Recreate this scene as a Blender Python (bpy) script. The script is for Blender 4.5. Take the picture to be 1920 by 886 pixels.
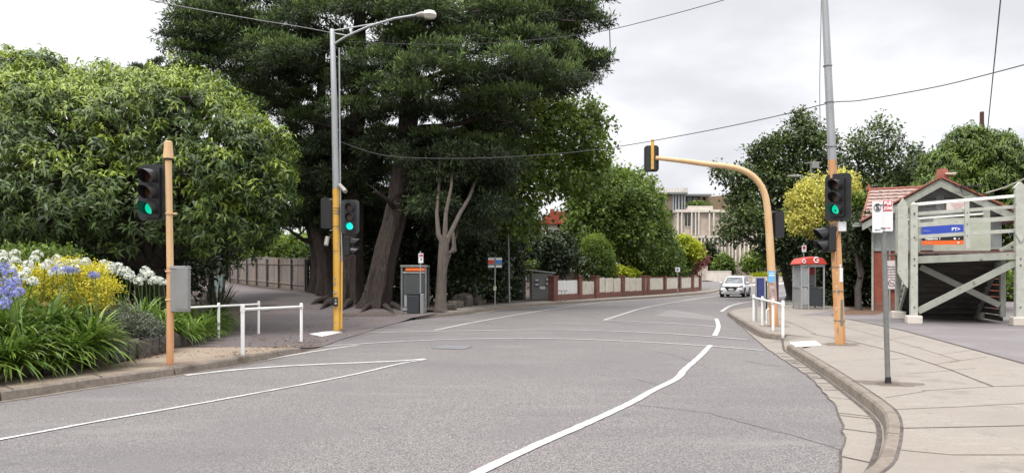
import bpy, math, random
import numpy as np
from mathutils import Vector, Matrix
R = math.radians
for o in list(bpy.data.objects): bpy.data.objects.remove(o)
SC = bpy.context.scene; COL = SC.collection
# ---------------------------------------------------------------- camera
F = 1400.0; EYE = 1.6; HY = 517.0
cam = bpy.data.cameras.new('camera'); cam_o = bpy.data.objects.new('camera', cam); COL.objects.link(cam_o)
cam_o.location = (0, 0, EYE); cam_o.rotation_euler = (R(90), 0, 0)
cam.sensor_width = 36; cam.lens = 36*F/1920; cam.shift_y = (HY-443)/1920
cam.clip_start = 0.1; cam.clip_end = 3000
SC.camera = cam_o
# ---------------------------------------------------------------- sky
w = bpy.data.worlds.new('World'); SC.world = w; w.use_nodes = True
nt = w.node_tree; nt.nodes.clear()
def N(t, **k):
    n = nt.nodes.new(t)
    for a, b in k.items(): setattr(n, a, b)
    return n
L = lambda a, b: nt.links.new(a, b)
SUN_EL, SUN_AZ = 58, 215      # azimuth clockwise from +Y
out = N('ShaderNodeOutputWorld'); bg = N('ShaderNodeBackground'); bg.inputs[1].default_value = 0.1
sky = N('ShaderNodeTexSky', sky_type='NISHITA'); sky.sun_disc = False
sky.sun_elevation = R(SUN_EL); sky.sun_rotation = R(SUN_AZ)
tc = N('ShaderNodeTexCoord'); sep = N('ShaderNodeSeparateXYZ'); L(tc.outputs['Generated'], sep.inputs[0])
def M(op, a, b=None, c=None):
    n = N('ShaderNodeMath', operation=op)
    for i, v in enumerate((a, b, c)):
        if v is None: continue
        if isinstance(v, (int, float)): n.inputs[i].default_value = v
        else: L(v, n.inputs[i])
    return n.outputs[0]
zz = M('ADD', M('MAXIMUM', sep.outputs[2], 0.0), 0.22)
cx = M('DIVIDE', sep.outputs[0], zz); cy = M('DIVIDE', sep.outputs[1], zz)
cb = N('ShaderNodeCombineXYZ'); L(cx, cb.inputs[0]); L(cy, cb.inputs[1])
n1 = N('ShaderNodeTexNoise'); L(cb.outputs[0], n1.inputs['Vector']); n1.inputs['Scale'].default_value = 1.15
n1.inputs['Detail'].default_value = 7; n1.inputs['Roughness'].default_value = 0.5
rp = N('ShaderNodeMapRange'); L(n1.outputs[0], rp.inputs[0])
rp.inputs[1].default_value = 0.38; rp.inputs[2].default_value = 0.62; rp.inputs[3].default_value = 0.0; rp.inputs[4].default_value = 1.0
rp.interpolation_type = 'SMOOTHSTEP'
# thinner, brighter cloud towards the left of the view
br = N('ShaderNodeMapRange'); L(sep.outputs[0], br.inputs[0]); br.inputs[1].default_value = 0.25; br.inputs[2].default_value = -0.25
br.inputs[3].default_value = 0.0; br.inputs[4].default_value = 0.6
cf = M('MINIMUM', M('ADD', rp.outputs[0], br.outputs[0]), 1.0)
mx = N('ShaderNodeMix', data_type='RGBA'); L(cf, mx.inputs[0])
mx.inputs[6].default_value = (6.9, 6.95, 7.3, 1); mx.inputs[7].default_value = (9.6, 9.6, 9.8, 1)
zen = N('ShaderNodeMapRange'); L(sep.outputs[2], zen.inputs[0]); zen.interpolation_type = 'SMOOTHSTEP'
zen.inputs[1].default_value = 0.33; zen.inputs[2].default_value = 0.9; zen.inputs[3].default_value = 1.0; zen.inputs[4].default_value = 3.6
sc_ = N('ShaderNodeVectorMath', operation='SCALE'); L(mx.outputs[2], sc_.inputs[0]); L(zen.outputs[0], sc_.inputs[3])
m2 = N('ShaderNodeMix', data_type='RGBA'); m2.inputs[0].default_value = 0.93
L(sky.outputs[0], m2.inputs[6]); L(sc_.outputs[0], m2.inputs[7])
L(m2.outputs[2], bg.inputs[0]); L(bg.outputs[0], out.inputs[0])
# ---------------------------------------------------------------- sun behind thin cloud
sl = bpy.data.lights.new('sun', 'SUN'); sl.energy = 1.9; sl.angle = R(12); sl.color = (1, 0.95, 0.88)
so = bpy.data.objects.new('sun', sl); COL.objects.link(so)
sd = Vector((math.sin(R(SUN_AZ))*math.cos(R(SUN_EL)), math.cos(R(SUN_AZ))*math.cos(R(SUN_EL)), math.sin(R(SUN_EL))))
so.rotation_euler = sd.to_track_quat('Z', 'Y').to_euler(); so.location = (0, 0, 40)
vs = SC.view_settings; vs.view_transform = 'Standard'; vs.look = 'None'; vs.gamma = 1; vs.exposure = 0.27
vs.use_curve_mapping = False
# ---------------------------------------------------------------- helpers
def G(px, py, z=0.0):
    d = F*(EYE-z)/(py-HY); return Vector(((px-960)/F*d, d, z))
def P(px, py, d): return Vector(((px-960)/F*d, d, EYE+(HY-py)/F*d))
def sst(a, b, x):
    t = min(1, max(0, (x-a)/(b-a))); return t*t*(3-2*t)
def worldloc(p):
    v = Vector((0, 0, 0))
    while p is not None: v += p.location; p = p.parent
    return v
class MB:
    def __init__(s): s.v = []; s.f = []
    def add(s, vs, fs):
        o = len(s.v); s.v += [tuple(v) for v in vs]; s.f += [tuple(i+o for i in f) for f in fs]; return s
    def box(s, c, d, rz=0, rot=None, taper=1.0):
        m = rot if rot is not None else Matrix.Rotation(rz, 3, 'Z')
        vs = []
        for z in (-.5, .5):
            t = taper if z > 0 else 1
            for x, y in ((-.5, -.5), (.5, -.5), (.5, .5), (-.5, .5)):
                vs.append(Vector(c)+m @ Vector((x*d[0]*t, y*d[1]*t, z*d[2])))
        return s.add(vs, [(3, 2, 1, 0), (4, 5, 6, 7), (0, 1, 5, 4), (1, 2, 6, 5), (2, 3, 7, 6), (3, 0, 4, 7)])
    def bar(s, a, b, w, h, up=(0, 0, 1)):
        a = Vector(a); b = Vector(b); d = (b-a); l = d.length; y = d.normalized()
        x = y.cross(Vector(up));
        if x.length < 1e-4: x = Vector((1, 0, 0))
        x.normalize(); z = x.cross(y)
        m = Matrix((x, y, z)).transposed()
        return s.box((a+b)/2, (w, l, h), rot=m)
    def tube(s, pts, rad, n=10, cap=True):
        pts = [Vector(p) for p in pts]
        if isinstance(rad, (int, float)): rad = [rad]*len(pts)
        o = len(s.v); ref = None; k = len(pts)
        for i, p in enumerate(pts):
            t = (pts[min(i+1, k-1)]-pts[max(i-1, 0)]).normalized()
            if ref is None:
                ref = Vector((1, 0, 0)) if abs(t.x) < .9 else Vector((0, 1, 0))
            u = (ref-t*ref.dot(t)).normalized(); ref = u; v = t.cross(u)
            for j in range(n):
                a = 2*math.pi*j/n
                s.v.append(tuple(p+(u*math.cos(a)+v*math.sin(a))*rad[i]))
        for i in range(k-1):
            for j in range(n):
                j2 = (j+1) % n
                s.f.append((o+i*n+j, o+i*n+j2, o+(i+1)*n+j2, o+(i+1)*n+j))
        if cap:
            s.f.append(tuple(o+j for j in reversed(range(n)))); s.f.append(tuple(o+(k-1)*n+j for j in range(n)))
        return s
    def cyl(s, a, b, r, n=16, r2=None): return s.tube([a, b], [r, r if r2 is None else r2], n)
    def sheet(s, poly, z=None):
        o = len(s.v)
        for p in poly: s.v.append((p[0], p[1], p[2] if z is None else z))
        s.f.append(tuple(range(o, o+len(poly)))); return s
    def strip(s, A, B):
        o = len(s.v); k = len(A)
        for a, b in zip(A, B): s.v.append(tuple(a)); s.v.append(tuple(b))
        for i in range(k-1): s.f.append((o+2*i, o+2*i+1, o+2*i+3, o+2*i+2))
        return s
    def prism(s, poly, ext):
        """poly: list of 3D points, ext: vector"""
        n = len(poly); e = Vector(ext); o = len(s.v)
        s.v += [tuple(p) for p in poly]+[tuple(Vector(p)+e) for p in poly]
        s.f.append(tuple(range(o+n-1, o-1, -1))); s.f.append(tuple(range(o+n, o+2*n)))
        for i in range(n): j = (i+1) % n; s.f.append((o+i, o+j, o+n+j, o+n+i))
        return s
    def build(s, name, mat, parent=None, smooth=False, bevel=0, fixn=False):
        off = worldloc(parent) if parent is not None else Vector((0, 0, 0))
        me = bpy.data.meshes.new(name)
        me.from_pydata([tuple(Vector(v)-off) for v in s.v], [], s.f); me.update()
        if fixn:
            import bmesh
            b = bmesh.new(); b.from_mesh(me); bmesh.ops.recalc_face_normals(b, faces=b.faces); b.to_mesh(me); b.free()
        me.materials.append(mat)
        if smooth:
            me.polygons.foreach_set('use_smooth', [True]*len(me.polygons))
            try: me.set_sharp_from_angle(angle=R(40))
            except Exception: pass
        o = bpy.data.objects.new(name, me); COL.objects.link(o)
        if parent is not None: o.parent = parent
        if bevel:
            m = o.modifiers.new('bevel', 'BEVEL'); m.width = bevel; m.segments = 2; m.limit_method = 'ANGLE'; m.angle_limit = R(40)
        return o
def thing(name, label, cat, loc=(0, 0, 0), rz=0, group=None):
    o = bpy.data.objects.new(name, None); COL.objects.link(o); o.empty_display_size = .2
    o.location = loc; o.rotation_euler = (0, 0, rz); return tag(o, label, cat, group)
def tag(o, label, cat, group=None, kind=None):
    if label: o['label'] = label
    if cat: o['category'] = cat
    if group: o['group'] = group
    if kind: o['kind'] = kind
    return o
def struct(o): o['kind'] = 'structure'; return o
def kids(o): return [c for c in COL.objects if c.parent == o]
def dup(root, loc, rz=0, label=None, group=None, s=1):
    r = root.copy(); COL.objects.link(r); r.location = loc; r.rotation_euler = (0, 0, rz); r.scale = (s, s, s)
    if label: r['label'] = label
    if group: r['group'] = group
    for ch in list(root.children):
        c = ch.copy(); COL.objects.link(c); c.parent = r
        for g in list(ch.children):
            d = g.copy(); COL.objects.link(d); d.parent = c
    return r
def offset(pl, d):
    """offset polyline to the right of its direction by d (2D), keeps z"""
    pl = [Vector(p) for p in pl]; r = []
    for i in range(len(pl)):
        t = (pl[min(i+1, len(pl)-1)]-pl[max(i-1, 0)]); t.z = 0; t.normalize()
        r.append(pl[i]+Vector((t.y, -t.x, 0))*d)
    return r
def smoothline(pl, n=6):
    pl = [Vector(p) for p in pl]; r = []
    for i in range(len(pl)-1):
        p0 = pl[max(i-1, 0)]; p1 = pl[i]; p2 = pl[i+1]; p3 = pl[min(i+2, len(pl)-1)]
        for k in range(n):
            t = k/n
            r.append(.5*((2*p1)+(p2-p0)*t+(2*p0-5*p1+4*p2-p3)*t*t+(3*p1-p0-3*p2+p3)*t**3))
    r.append(pl[-1]); return r
# ---------------------------------------------------------------- materials
def mat(name, col, rough=.6, metal=0, noise=None, bump=None, emit=None, spec=.5, col2=None, ramp=None, stretch=(1, 1, 1), detail=6, extra=None, trans=0, alpha=None):
    """noise=(scale, strength) varies the colour between col and col2 (or a darker col); bump=(scale,strength)"""
    m = bpy.data.materials.new(name); m.use_nodes = True; t = m.node_tree; b = t.nodes['Principled BSDF']
    b.inputs['Base Color'].default_value = (*col, 1); b.inputs['Roughness'].default_value = rough
    b.inputs['Metallic'].default_value = metal; b.inputs['Specular IOR Level'].default_value = spec
    tcn = t.nodes.new('ShaderNodeTexCoord'); mp = t.nodes.new('ShaderNodeMapping'); mp.inputs['Scale'].default_value = stretch
    t.links.new(tcn.outputs['Object'], mp.inputs[0])
    last = None
    if noise:
        c2 = col2 or tuple(c*.55 for c in col)
        n = t.nodes.new('ShaderNodeTexNoise'); n.inputs['Scale'].default_value = noise[0]; n.inputs['Detail'].default_value = detail
        n.inputs['Roughness'].default_value = .62
        t.links.new(mp.outputs[0], n.inputs['Vector'])
        mr = t.nodes.new('ShaderNodeMapRange'); mr.inputs[1].default_value = ramp[0] if ramp else .35; mr.inputs[2].default_value = ramp[1] if ramp else .7
        mr.inputs[4].default_value = noise[1]; t.links.new(n.outputs[0], mr.inputs[0])
        x = t.nodes.new('ShaderNodeMix'); x.data_type = 'RGBA'; x.inputs[6].default_value = (*col, 1); x.inputs[7].default_value = (*c2, 1)
        t.links.new(mr.outputs[0], x.inputs[0]); last = x.outputs[2]
    for e in (extra or []):     # (scale, lo, hi, colour, strength, stretch)
        n = t.nodes.new('ShaderNodeTexNoise'); n.inputs['Scale'].default_value = e[0]; n.inputs['Detail'].default_value = 5
        mp2 = t.nodes.new('ShaderNodeMapping'); mp2.inputs['Scale'].default_value = e[5] if len(e) > 5 else (1, 1, 1); mp2.inputs['Location'].default_value = (e[0]*.37, 3.1, 1.7)
        t.links.new(tcn.outputs['Object'], mp2.inputs[0]); t.links.new(mp2.outputs[0], n.inputs['Vector'])
        mr = t.nodes.new('ShaderNodeMapRange'); mr.inputs[1].default_value = e[1]; mr.inputs[2].default_value = e[2]; mr.inputs[4].default_value = e[4]
        t.links.new(n.outputs[0], mr.inputs[0])
        x = t.nodes.new('ShaderNodeMix'); x.data_type = 'RGBA'; x.inputs[7].default_value = (*e[3], 1)
        if last is None: x.inputs[6].default_value = (*col, 1)
        else: t.links.new(last, x.inputs[6])
        t.links.new(mr.outputs[0], x.inputs[0]); last = x.outputs[2]
    if last is not None: t.links.new(last, b.inputs['Base Color'])
    if bump:
        n = t.nodes.new('ShaderNodeTexNoise'); n.inputs['Scale'].default_value = bump[0]; n.inputs['Detail'].default_value = 4
        t.links.new(mp.outputs[0], n.inputs['Vector']); bp = t.nodes.new('ShaderNodeBump'); bp.inputs['Strength'].default_value = bump[1]
        bp.inputs['Distance'].default_value = bump[2] if len(bump) > 2 else .02
        t.links.new(n.outputs[0], bp.inputs['Height']); t.links.new(bp.outputs[0], b.inputs['Normal'])
    if emit: b.inputs['Emission Color'].default_value = (*emit[0], 1); b.inputs['Emission Strength'].default_value = emit[1]
    if trans: b.inputs['Transmission Weight'].default_value = trans
    if alpha is not None: b.inputs['Alpha'].default_value = alpha
    return m
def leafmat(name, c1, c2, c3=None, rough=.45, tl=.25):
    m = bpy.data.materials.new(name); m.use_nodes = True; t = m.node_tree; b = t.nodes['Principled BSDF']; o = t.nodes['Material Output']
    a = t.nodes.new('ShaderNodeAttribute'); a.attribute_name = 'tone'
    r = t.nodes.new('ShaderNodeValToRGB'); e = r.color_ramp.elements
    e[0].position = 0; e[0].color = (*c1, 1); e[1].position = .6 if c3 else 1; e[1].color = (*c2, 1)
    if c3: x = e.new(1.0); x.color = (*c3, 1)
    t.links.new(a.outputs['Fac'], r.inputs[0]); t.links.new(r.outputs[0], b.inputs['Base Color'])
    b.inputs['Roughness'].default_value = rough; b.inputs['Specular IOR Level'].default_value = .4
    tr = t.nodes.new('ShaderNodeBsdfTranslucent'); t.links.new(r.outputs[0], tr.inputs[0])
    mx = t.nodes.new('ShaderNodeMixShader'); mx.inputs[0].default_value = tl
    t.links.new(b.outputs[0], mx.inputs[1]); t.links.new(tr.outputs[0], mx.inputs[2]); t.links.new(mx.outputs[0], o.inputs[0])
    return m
def brickmat(name, c1, c2, mortar, scale=1.0, bw=.23, bh=.085, rough=.85, axis='XZ'):
    m = bpy.data.materials.new(name); m.use_nodes = True; t = m.node_tree; b = t.nodes['Principled BSDF']
    tcn = t.nodes.new('ShaderNodeTexCoord'); sp = t.nodes.new('ShaderNodeSeparateXYZ'); t.links.new(tcn.outputs['Object'], sp.inputs[0])
    ad = t.nodes.new('ShaderNodeMath'); ad.operation = 'ADD'; t.links.new(sp.outputs[0], ad.inputs[0]); t.links.new(sp.outputs[1], ad.inputs[1])
    c = t.nodes.new('ShaderNodeCombineXYZ'); t.links.new(ad.outputs[0], c.inputs[0]); t.links.new(sp.outputs[2], c.inputs[1])
    k = t.nodes.new('ShaderNodeTexBrick'); t.links.new(c.outputs[0], k.inputs['Vector'])
    k.inputs['Color1'].default_value = (*c1, 1); k.inputs['Color2'].default_value = (*c2, 1); k.inputs['Mortar'].default_value = (*mortar, 1)
    k.inputs['Scale'].default_value = scale; k.inputs['Brick Width'].default_value = bw; k.inputs['Row Height'].default_value = bh; k.inputs['Mortar Size'].default_value = .008
    n = t.nodes.new('ShaderNodeTexNoise'); n.inputs['Scale'].default_value = 3; t.links.new(tcn.outputs['Object'], n.inputs['Vector'])
    x = t.nodes.new('ShaderNodeMix'); x.data_type = 'RGBA'; x.blend_type = 'MULTIPLY'; x.inputs[0].default_value = .5
    t.links.new(k.outputs[0], x.inputs[6]); t.links.new(n.outputs[0], x.inputs[7]); t.links.new(x.outputs[2], b.inputs['Base Color'])
    b.inputs['Roughness'].default_value = rough
    return m
MT = {}
MT['asphalt'] = mat('asphalt', (.142, .129, .126), .85, noise=(48, 1), col2=(.045, .041, .04), ramp=(.4, .6), detail=4, bump=(70, .8, .008),
    extra=[(85, .5, .62, (.31, .28, .268), .8), (60, .34, .42, (.15, .14, .138), .0), (.3, .42, .6, (.105, .096, .095), .42), (.9, .5, .66, (.085, .08, .08), .3, (.35, 1.4, 1)), (1.1, .58, .74, (.2, .187, .178), .35, (.45, 1.5, 1)), (5, .64, .7, (.07, .065, .064), .4), (.6, .62, .66, (.12, .11, .108), .5)])
MT['patch'] = mat('patch_asphalt', (.18, .165, .16), .85, noise=(80, .8), col2=(.14, .13, .13), bump=(90, .4, .005))
MT['path'] = mat('path_asphalt', (.118, .1, .1), .9, noise=(60, 1), col2=(.062, .053, .052), bump=(80, .4, .006),
    extra=[(.5, .45, .65, (.125, .1, .095), .6), (1.7, .58, .68, (.075, .05, .036), .6), (28, .66, .72, (.2, .13, .08), .7)])
MT['forecourt'] = mat('forecourt_asphalt', (.165, .145, .145), .9, noise=(60, 1), col2=(.1, .088, .088), bump=(80, .4, .006), extra=[(.8, .5, .7, (.2, .18, .18), .6)])
MT['concrete'] = mat('concrete', (.24, .214, .18), .85, noise=(35, .8), col2=(.17, .145, .122), bump=(70, .35, .005),
    extra=[(.7, .5, .72, (.21, .175, .145), .55, (1, .6, 1)), (9, .55, .72, (.3, .27, .24), .5, (.4, 2, 1)), (150, .6, .68, (.09, .075, .065), .7), (2.4, .58, .7, (.14, .12, .105), .6), (13, .68, .7, (.07, .065, .06), .6), (.45, .5, .6, (.19, .165, .14), .6)])
MT['concrete2'] = mat('concrete_stained', (.26, .205, .15), .88, noise=(30, .8), col2=(.17, .13, .095), bump=(70, .35, .005),
    extra=[(.9, .46, .62, (.14, .105, .08), .6, (1, .6, 1)), (120, .62, .7, (.1, .07, .05), .6)])
MT['kerb'] = mat('kerb_concrete', (.2, .17, .138), .9, noise=(14, .9), col2=(.12, .095, .075), bump=(40, .5, .01), extra=[(3, .5, .65, (.11, .085, .065), .6, (1, 1, 3))])
MT['crack'] = mat('asphalt_crack', (.075, .068, .065), .95, noise=(6, 1), col2=(.14, .13, .127), ramp=(.4, .6))
MT['stain'] = mat('ground_stain', (.13, .09, .06), .95, noise=(9, 1), col2=(.08, .058, .042), alpha=.36)
MT['joint'] = mat('joint_dirt', (.045, .035, .03), .95, noise=(6, .9), col2=(.12, .1, .09))
MT['dirt'] = mat('dirt', (.075, .052, .038), .95, noise=(8, 1), col2=(.035, .024, .018), bump=(25, .8, .03), extra=[(60, .6, .7, (.16, .1, .06), .8)])
MT['mulch'] = mat('mulch', (.16, .085, .05), .95, noise=(20, 1), col2=(.05, .03, .02), bump=(40, 1, .03))
MT['ground'] = mat('ground', (.1, .095, .07), .95, noise=(1, 1), col2=(.06, .07, .035))
MT['paint'] = mat('line_paint', (.47, .455, .435), .7, noise=(22, .85), col2=(.2, .19, .18), ramp=(.5, .66), extra=[(3.0, .52, .64, (.3, .29, .28), .6), (90, .55, .62, (.22, .21, .2), .7)])
MT['white'] = mat('white_paint', (.72, .71, .68), .45, noise=(9, .5), col2=(.4, .37, .33), ramp=(.55, .75))
MT['offwhite'] = mat('cream_paint', (.62, .57, .48), .7, noise=(2.5, .7), col2=(.38, .34, .28))
MT['yellow'] = mat('yellow_paint', (.62, .36, .06), .5, noise=(3.5, .7), col2=(.48, .25, .04), extra=[(7, .6, .66, (.3, .26, .2), .9), (2, .55, .7, (.42, .26, .09), .6, (2, 2, .3))])
MT['tan'] = mat('faded_orange_paint', (.6, .43, .25), .55, noise=(3, .8), col2=(.54, .3, .12), stretch=(1, 1, .35), extra=[(22, .68, .72, (.25, .12, .06), .8)])
MT['orange'] = mat('orange_paint', (.56, .31, .16), .55, noise=(3, .8), col2=(.42, .17, .06), stretch=(1, 1, .35), extra=[(22, .68, .72, (.2, .09, .05), .8)])
MT['worn'] = mat('worn_orange_paint', (.54, .31, .14), .6, noise=(6, 1), col2=(.43, .2, .08), stretch=(1, 1, .25), extra=[(5, .57, .63, (.2, .16, .13), .85, (2, 2, .5)), (11, .62, .67, (.6, .42, .25), .7)])
MT['galv'] = mat('galvanised_steel', (.34, .35, .36), .5, metal=.35, noise=(5, .6), col2=(.24, .25, .26), stretch=(1, 1, .3))
MT['galvdark'] = mat('weathered_steel', (.2, .21, .2), .55, metal=.3, noise=(9, .7), col2=(.12, .12, .11))
MT['black'] = mat('black_plastic', (.012, .012, .013), .45, noise=(12, .4), col2=(.022, .022, .022))
MT['visor'] = mat('visor_black', (.022, .022, .024), .4)
MT['boardgrey'] = mat('charcoal_board', (.03, .036, .038), .6)
MT['lensoff'] = mat('unlit_red_lens', (.07, .02, .015), .25)
MT['lensamber'] = mat('unlit_amber_lens', (.09, .045, .02), .25)
MT['lensgreen'] = mat('lit_green_lens', (.0, .3, .2), .3, emit=((.0, .55, .32), .95))
MT['lenscyan'] = mat('lit_bright_green_lens', (.0, .4, .3), .3, emit=((.0, .8, .62), 1.1))
MT['cabinet'] = mat('grey_cabinet', (.22, .22, .215), .55, noise=(6, .5), col2=(.16, .16, .15))
MT['greencab'] = mat('grey_green_cabinet', (.2, .25, .24), .6, noise=(6, .5), col2=(.14, .18, .17))
MT['glass'] = mat('glass', (.6, .65, .66), .08, alpha=.25)
MT['darkglass'] = mat('dark_glass', (.02, .024, .028), .08, spec=.8)
MT['frost'] = mat('frosted_panel', (.45, .46, .47), .5, noise=(60, 1), col2=(.2, .2, .2), alpha=.75)
MT['alu'] = mat('aluminium', (.42, .43, .44), .4, metal=.4, noise=(8, .4))
MT['red'] = mat('red_paint', (.5, .05, .03), .4, noise=(4, .4), col2=(.4, .03, .02))
MT['signred'] = mat('sign_red', (.5, .02, .03), .45)
MT['orangesign'] = mat('sign_orange', (.75, .14, .02), .5)
MT['blue'] = mat('sign_blue', (.03, .07, .42), .5)
MT['navy'] = mat('navy_panel', (.02, .03, .12), .35, noise=(7, .5), col2=(.06, .07, .2))
MT['skyblue'] = mat('pale_blue_sticker', (.12, .38, .62), .5)
MT['signwhite'] = mat('sign_white', (.66, .66, .67), .45)
MT['ink'] = mat('sign_black', (.012, .012, .014), .5)
MT['lettering'] = mat('white_lettering', (.8, .8, .8), .5)
MT['sage'] = mat('sage_timber_paint', (.31, .325, .275), .7, noise=(4, .7), col2=(.2, .205, .175), stretch=(1, 1, .5), bump=(20, .3, .01), extra=[(7, .64, .7, (.12, .105, .09), .8), (16, .66, .7, (.5, .5, .45), .7)])
MT['sagepale'] = mat('pale_timber_paint', (.42, .43, .375), .7, noise=(4, .6), col2=(.27, .27, .23), extra=[(9, .64, .7, (.14, .12, .1), .7)])
MT['greywall'] = mat('grey_render', (.2, .215, .205), .9, noise=(2, .7), col2=(.15, .16, .15), bump=(60, .4, .01))
MT['greyboard'] = mat('grey_weatherboard', (.24, .25, .24), .8, noise=(3, .6), col2=(.13, .135, .13), stretch=(3, 3, .4))
MT['darkwood'] = mat('dark_timber', (.09, .08, .07), .85, noise=(5, .9), col2=(.035, .03, .027), stretch=(.4, 1, 3))
MT['deckwood'] = mat('deck_timber', (.16, .1, .085), .85, noise=(6, .9), col2=(.06, .045, .04))
MT['fencewood'] = mat('grey_paling', (.27, .235, .205), .9, noise=(7, 1), col2=(.07, .06, .055), stretch=(6, 6, .35), bump=(14, .5, .02), extra=[(1.1, .5, .7, (.28, .17, .1), .55)])
MT['bark'] = mat('cypress_bark', (.12, .088, .072), .95, noise=(3.5, 1), col2=(.026, .02, .018), stretch=(7, 7, .55), bump=(6, 1, .25), detail=8)
MT['barkpale'] = mat('pale_bark', (.125, .105, .085), .9, noise=(4, 1), col2=(.075, .06, .05), stretch=(3, 3, .7), bump=(9, .8, .05))
MT['barkdark'] = mat('dark_bark', (.06, .05, .042), .95, noise=(4, 1), col2=(.022, .018, .016), stretch=(3, 3, .6), bump=(8, .8, .05))
MT['stone'] = mat('bluestone', (.085, .07, .058), .9, noise=(5, 1), col2=(.03, .026, .024), bump=(9, .8, .05), extra=[(2, .55, .65, (.16, .13, .1), .5)])
MT['mortar'] = mat('stone_mortar', (.22, .17, .12), .95, noise=(9, .9), col2=(.12, .09, .065), bump=(20, .8, .02))
MT['brick'] = brickmat('red_brick', (.36, .075, .04), (.28, .055, .03), (.2, .12, .09))
MT['brickbrown'] = brickmat('brown_brick', (.27, .1, .065), (.18, .065, .045), (.18, .12, .1))
MT['tiles'] = mat('terracotta_tiles', (.25, .145, .115), .85, noise=(9, 1), col2=(.34, .28, .25), ramp=(.42, .62), bump=(20, .6, .03), extra=[(4, .58, .68, (.08, .05, .045), .8)])
MT['ridge'] = mat('terracotta', (.27, .095, .065), .8, noise=(5, .7), col2=(.25, .07, .04))
MT['beige'] = mat('beige_concrete', (.46, .39, .32), .8, noise=(1.5, .6), col2=(.28, .235, .2))
MT['beigelight'] = mat('pale_concrete', (.62, .57, .5), .8, noise=(1, .6), col2=(.38, .34, .3))
MT['wire'] = mat('cable_black', (.05, .05, .05), .6)
MT['wirepale'] = mat('cable_grey', (.2, .2, .2), .6)
MT['carwhite'] = mat('white_car_paint', (.75, .76, .78), .18, spec=.7)
MT['tyre'] = mat('tyre', (.015, .015, .015), .8)
MT['rim'] = mat('alloy_rim', (.35, .35, .36), .3, metal=.7)
MT['bin'] = mat('bin_plastic', (.025, .028, .035), .55, noise=(8, .5), col2=(.04, .043, .05))
MT['lamp'] = mat('lamp_housing', (.3, .28, .25), .5, noise=(8, .5))
MT['diffuser'] = mat('lamp_glass', (.55, .52, .46), .3, noise=(12, .5))
MT['umbelw'] = mat('white_petals', (.72, .73, .68), .6, noise=(40, .4), col2=(.5, .55, .42))
MT['umbelb'] = mat('lilac_petals', (.3, .32, .62), .6, noise=(40, .6), col2=(.2, .2, .5))
MT['stalk'] = mat('green_stalk', (.12, .19, .05), .6)
LF = {}
LF['mag'] = leafmat('broad_leaves', (.016, .034, .009), (.075, .125, .02), (.28, .36, .05), .42, .25)
LF['cyp'] = leafmat('cypress_foliage', (.014, .018, .011), (.046, .07, .026), (.14, .21, .055), .75, .15)
LF['plane'] = leafmat('fresh_leaves', (.035, .07, .012), (.135, .2, .03), (.33, .42, .06), .45, .42)
LF['mid'] = leafmat('mid_green_leaves', (.035, .066, .014), (.125, .19, .03), (.27, .36, .06), .5, .35)
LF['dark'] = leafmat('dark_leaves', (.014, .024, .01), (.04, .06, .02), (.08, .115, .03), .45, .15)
LF['oak'] = leafmat('oak_leaves', (.024, .04, .013), (.068, .102, .027), (.15, .205, .045), .45, .2)
LF['gold'] = leafmat('golden_leaves', (.4, .38, .07), (.6, .57, .13), (.78, .75, .27), .6, .35)
LF['yel'] = leafmat('yellow_leaves', (.36, .33, .03), (.62, .55, .04), (.78, .72, .1), .5, .3)
LF['lime'] = leafmat('lime_leaves', (.18, .25, .02), (.42, .46, .03), (.58, .6, .06), .5, .3)
LF['redl'] = leafmat('copper_leaves', (.09, .03, .025), (.22, .075, .05), (.3, .12, .06), .5, .25)
LF['grey'] = leafmat('grey_green_leaves', (.09, .105, .075), (.19, .21, .15), (.3, .32, .25), .7, .15)
LF['aga'] = leafmat('strap_leaves', (.03, .065, .01), (.1, .18, .022), (.28, .36, .08), .32, .28)
LF['flax'] = leafmat('flax_leaves', (.04, .05, .032), (.085, .1, .062), None, .5, .15)
# ---------------------------------------------------------------- foliage
def unit(a): return a/np.maximum(np.linalg.norm(a, axis=-1, keepdims=True), 1e-9)
def leafobj(name, m, parent, Pn, D, Nn, Ln, Wn, tone, sag=.15):
    off = np.array(worldloc(parent)) if parent is not None else np.zeros(3)
    n = len(Pn); D = unit(D); S = unit(np.cross(D, Nn)); Nn = unit(np.cross(S, D))
    Ln = np.broadcast_to(np.asarray(Ln, float).reshape(-1, 1), (n, 1)); Wn = np.broadcast_to(np.asarray(Wn, float).reshape(-1, 1), (n, 1))
    mid = Pn+D*Ln*.45+Nn*Ln*sag*.4
    V = np.stack([Pn, mid+S*Wn*.5, Pn+D*Ln-Nn*Ln*sag, mid-S*Wn*.5], 1).reshape(-1, 3)-off
    me = bpy.data.meshes.new(name)
    me.vertices.add(4*n); me.vertices.foreach_set('co', V.astype(np.float32).ravel())
    me.loops.add(4*n); me.loops.foreach_set('vertex_index', np.arange(4*n, dtype=np.int32))
    me.polygons.add(n); me.polygons.foreach_set('loop_start', np.arange(0, 4*n, 4, dtype=np.int32))
    me.update(calc_edges=True)
    at = me.attributes.new('tone', 'FLOAT', 'FACE'); at.data.foreach_set('value', np.clip(tone, 0, 1).astype(np.float32))
    me.materials.append(m)
    o = bpy.data.objects.new(name, me); COL.objects.link(o)
    if parent is not None: o.parent = parent
    return o
def wob(p, s, ph): return np.sin(p[:, 0]*s+ph)*np.sin(p[:, 1]*s*1.1+ph*2.1)*np.sin(p[:, 2]*s*1.3+ph*.7)+.5*np.sin(p[:, 0]*s*2.3+ph*3)*np.sin(p[:, 2]*s*2.1+ph)
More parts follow.
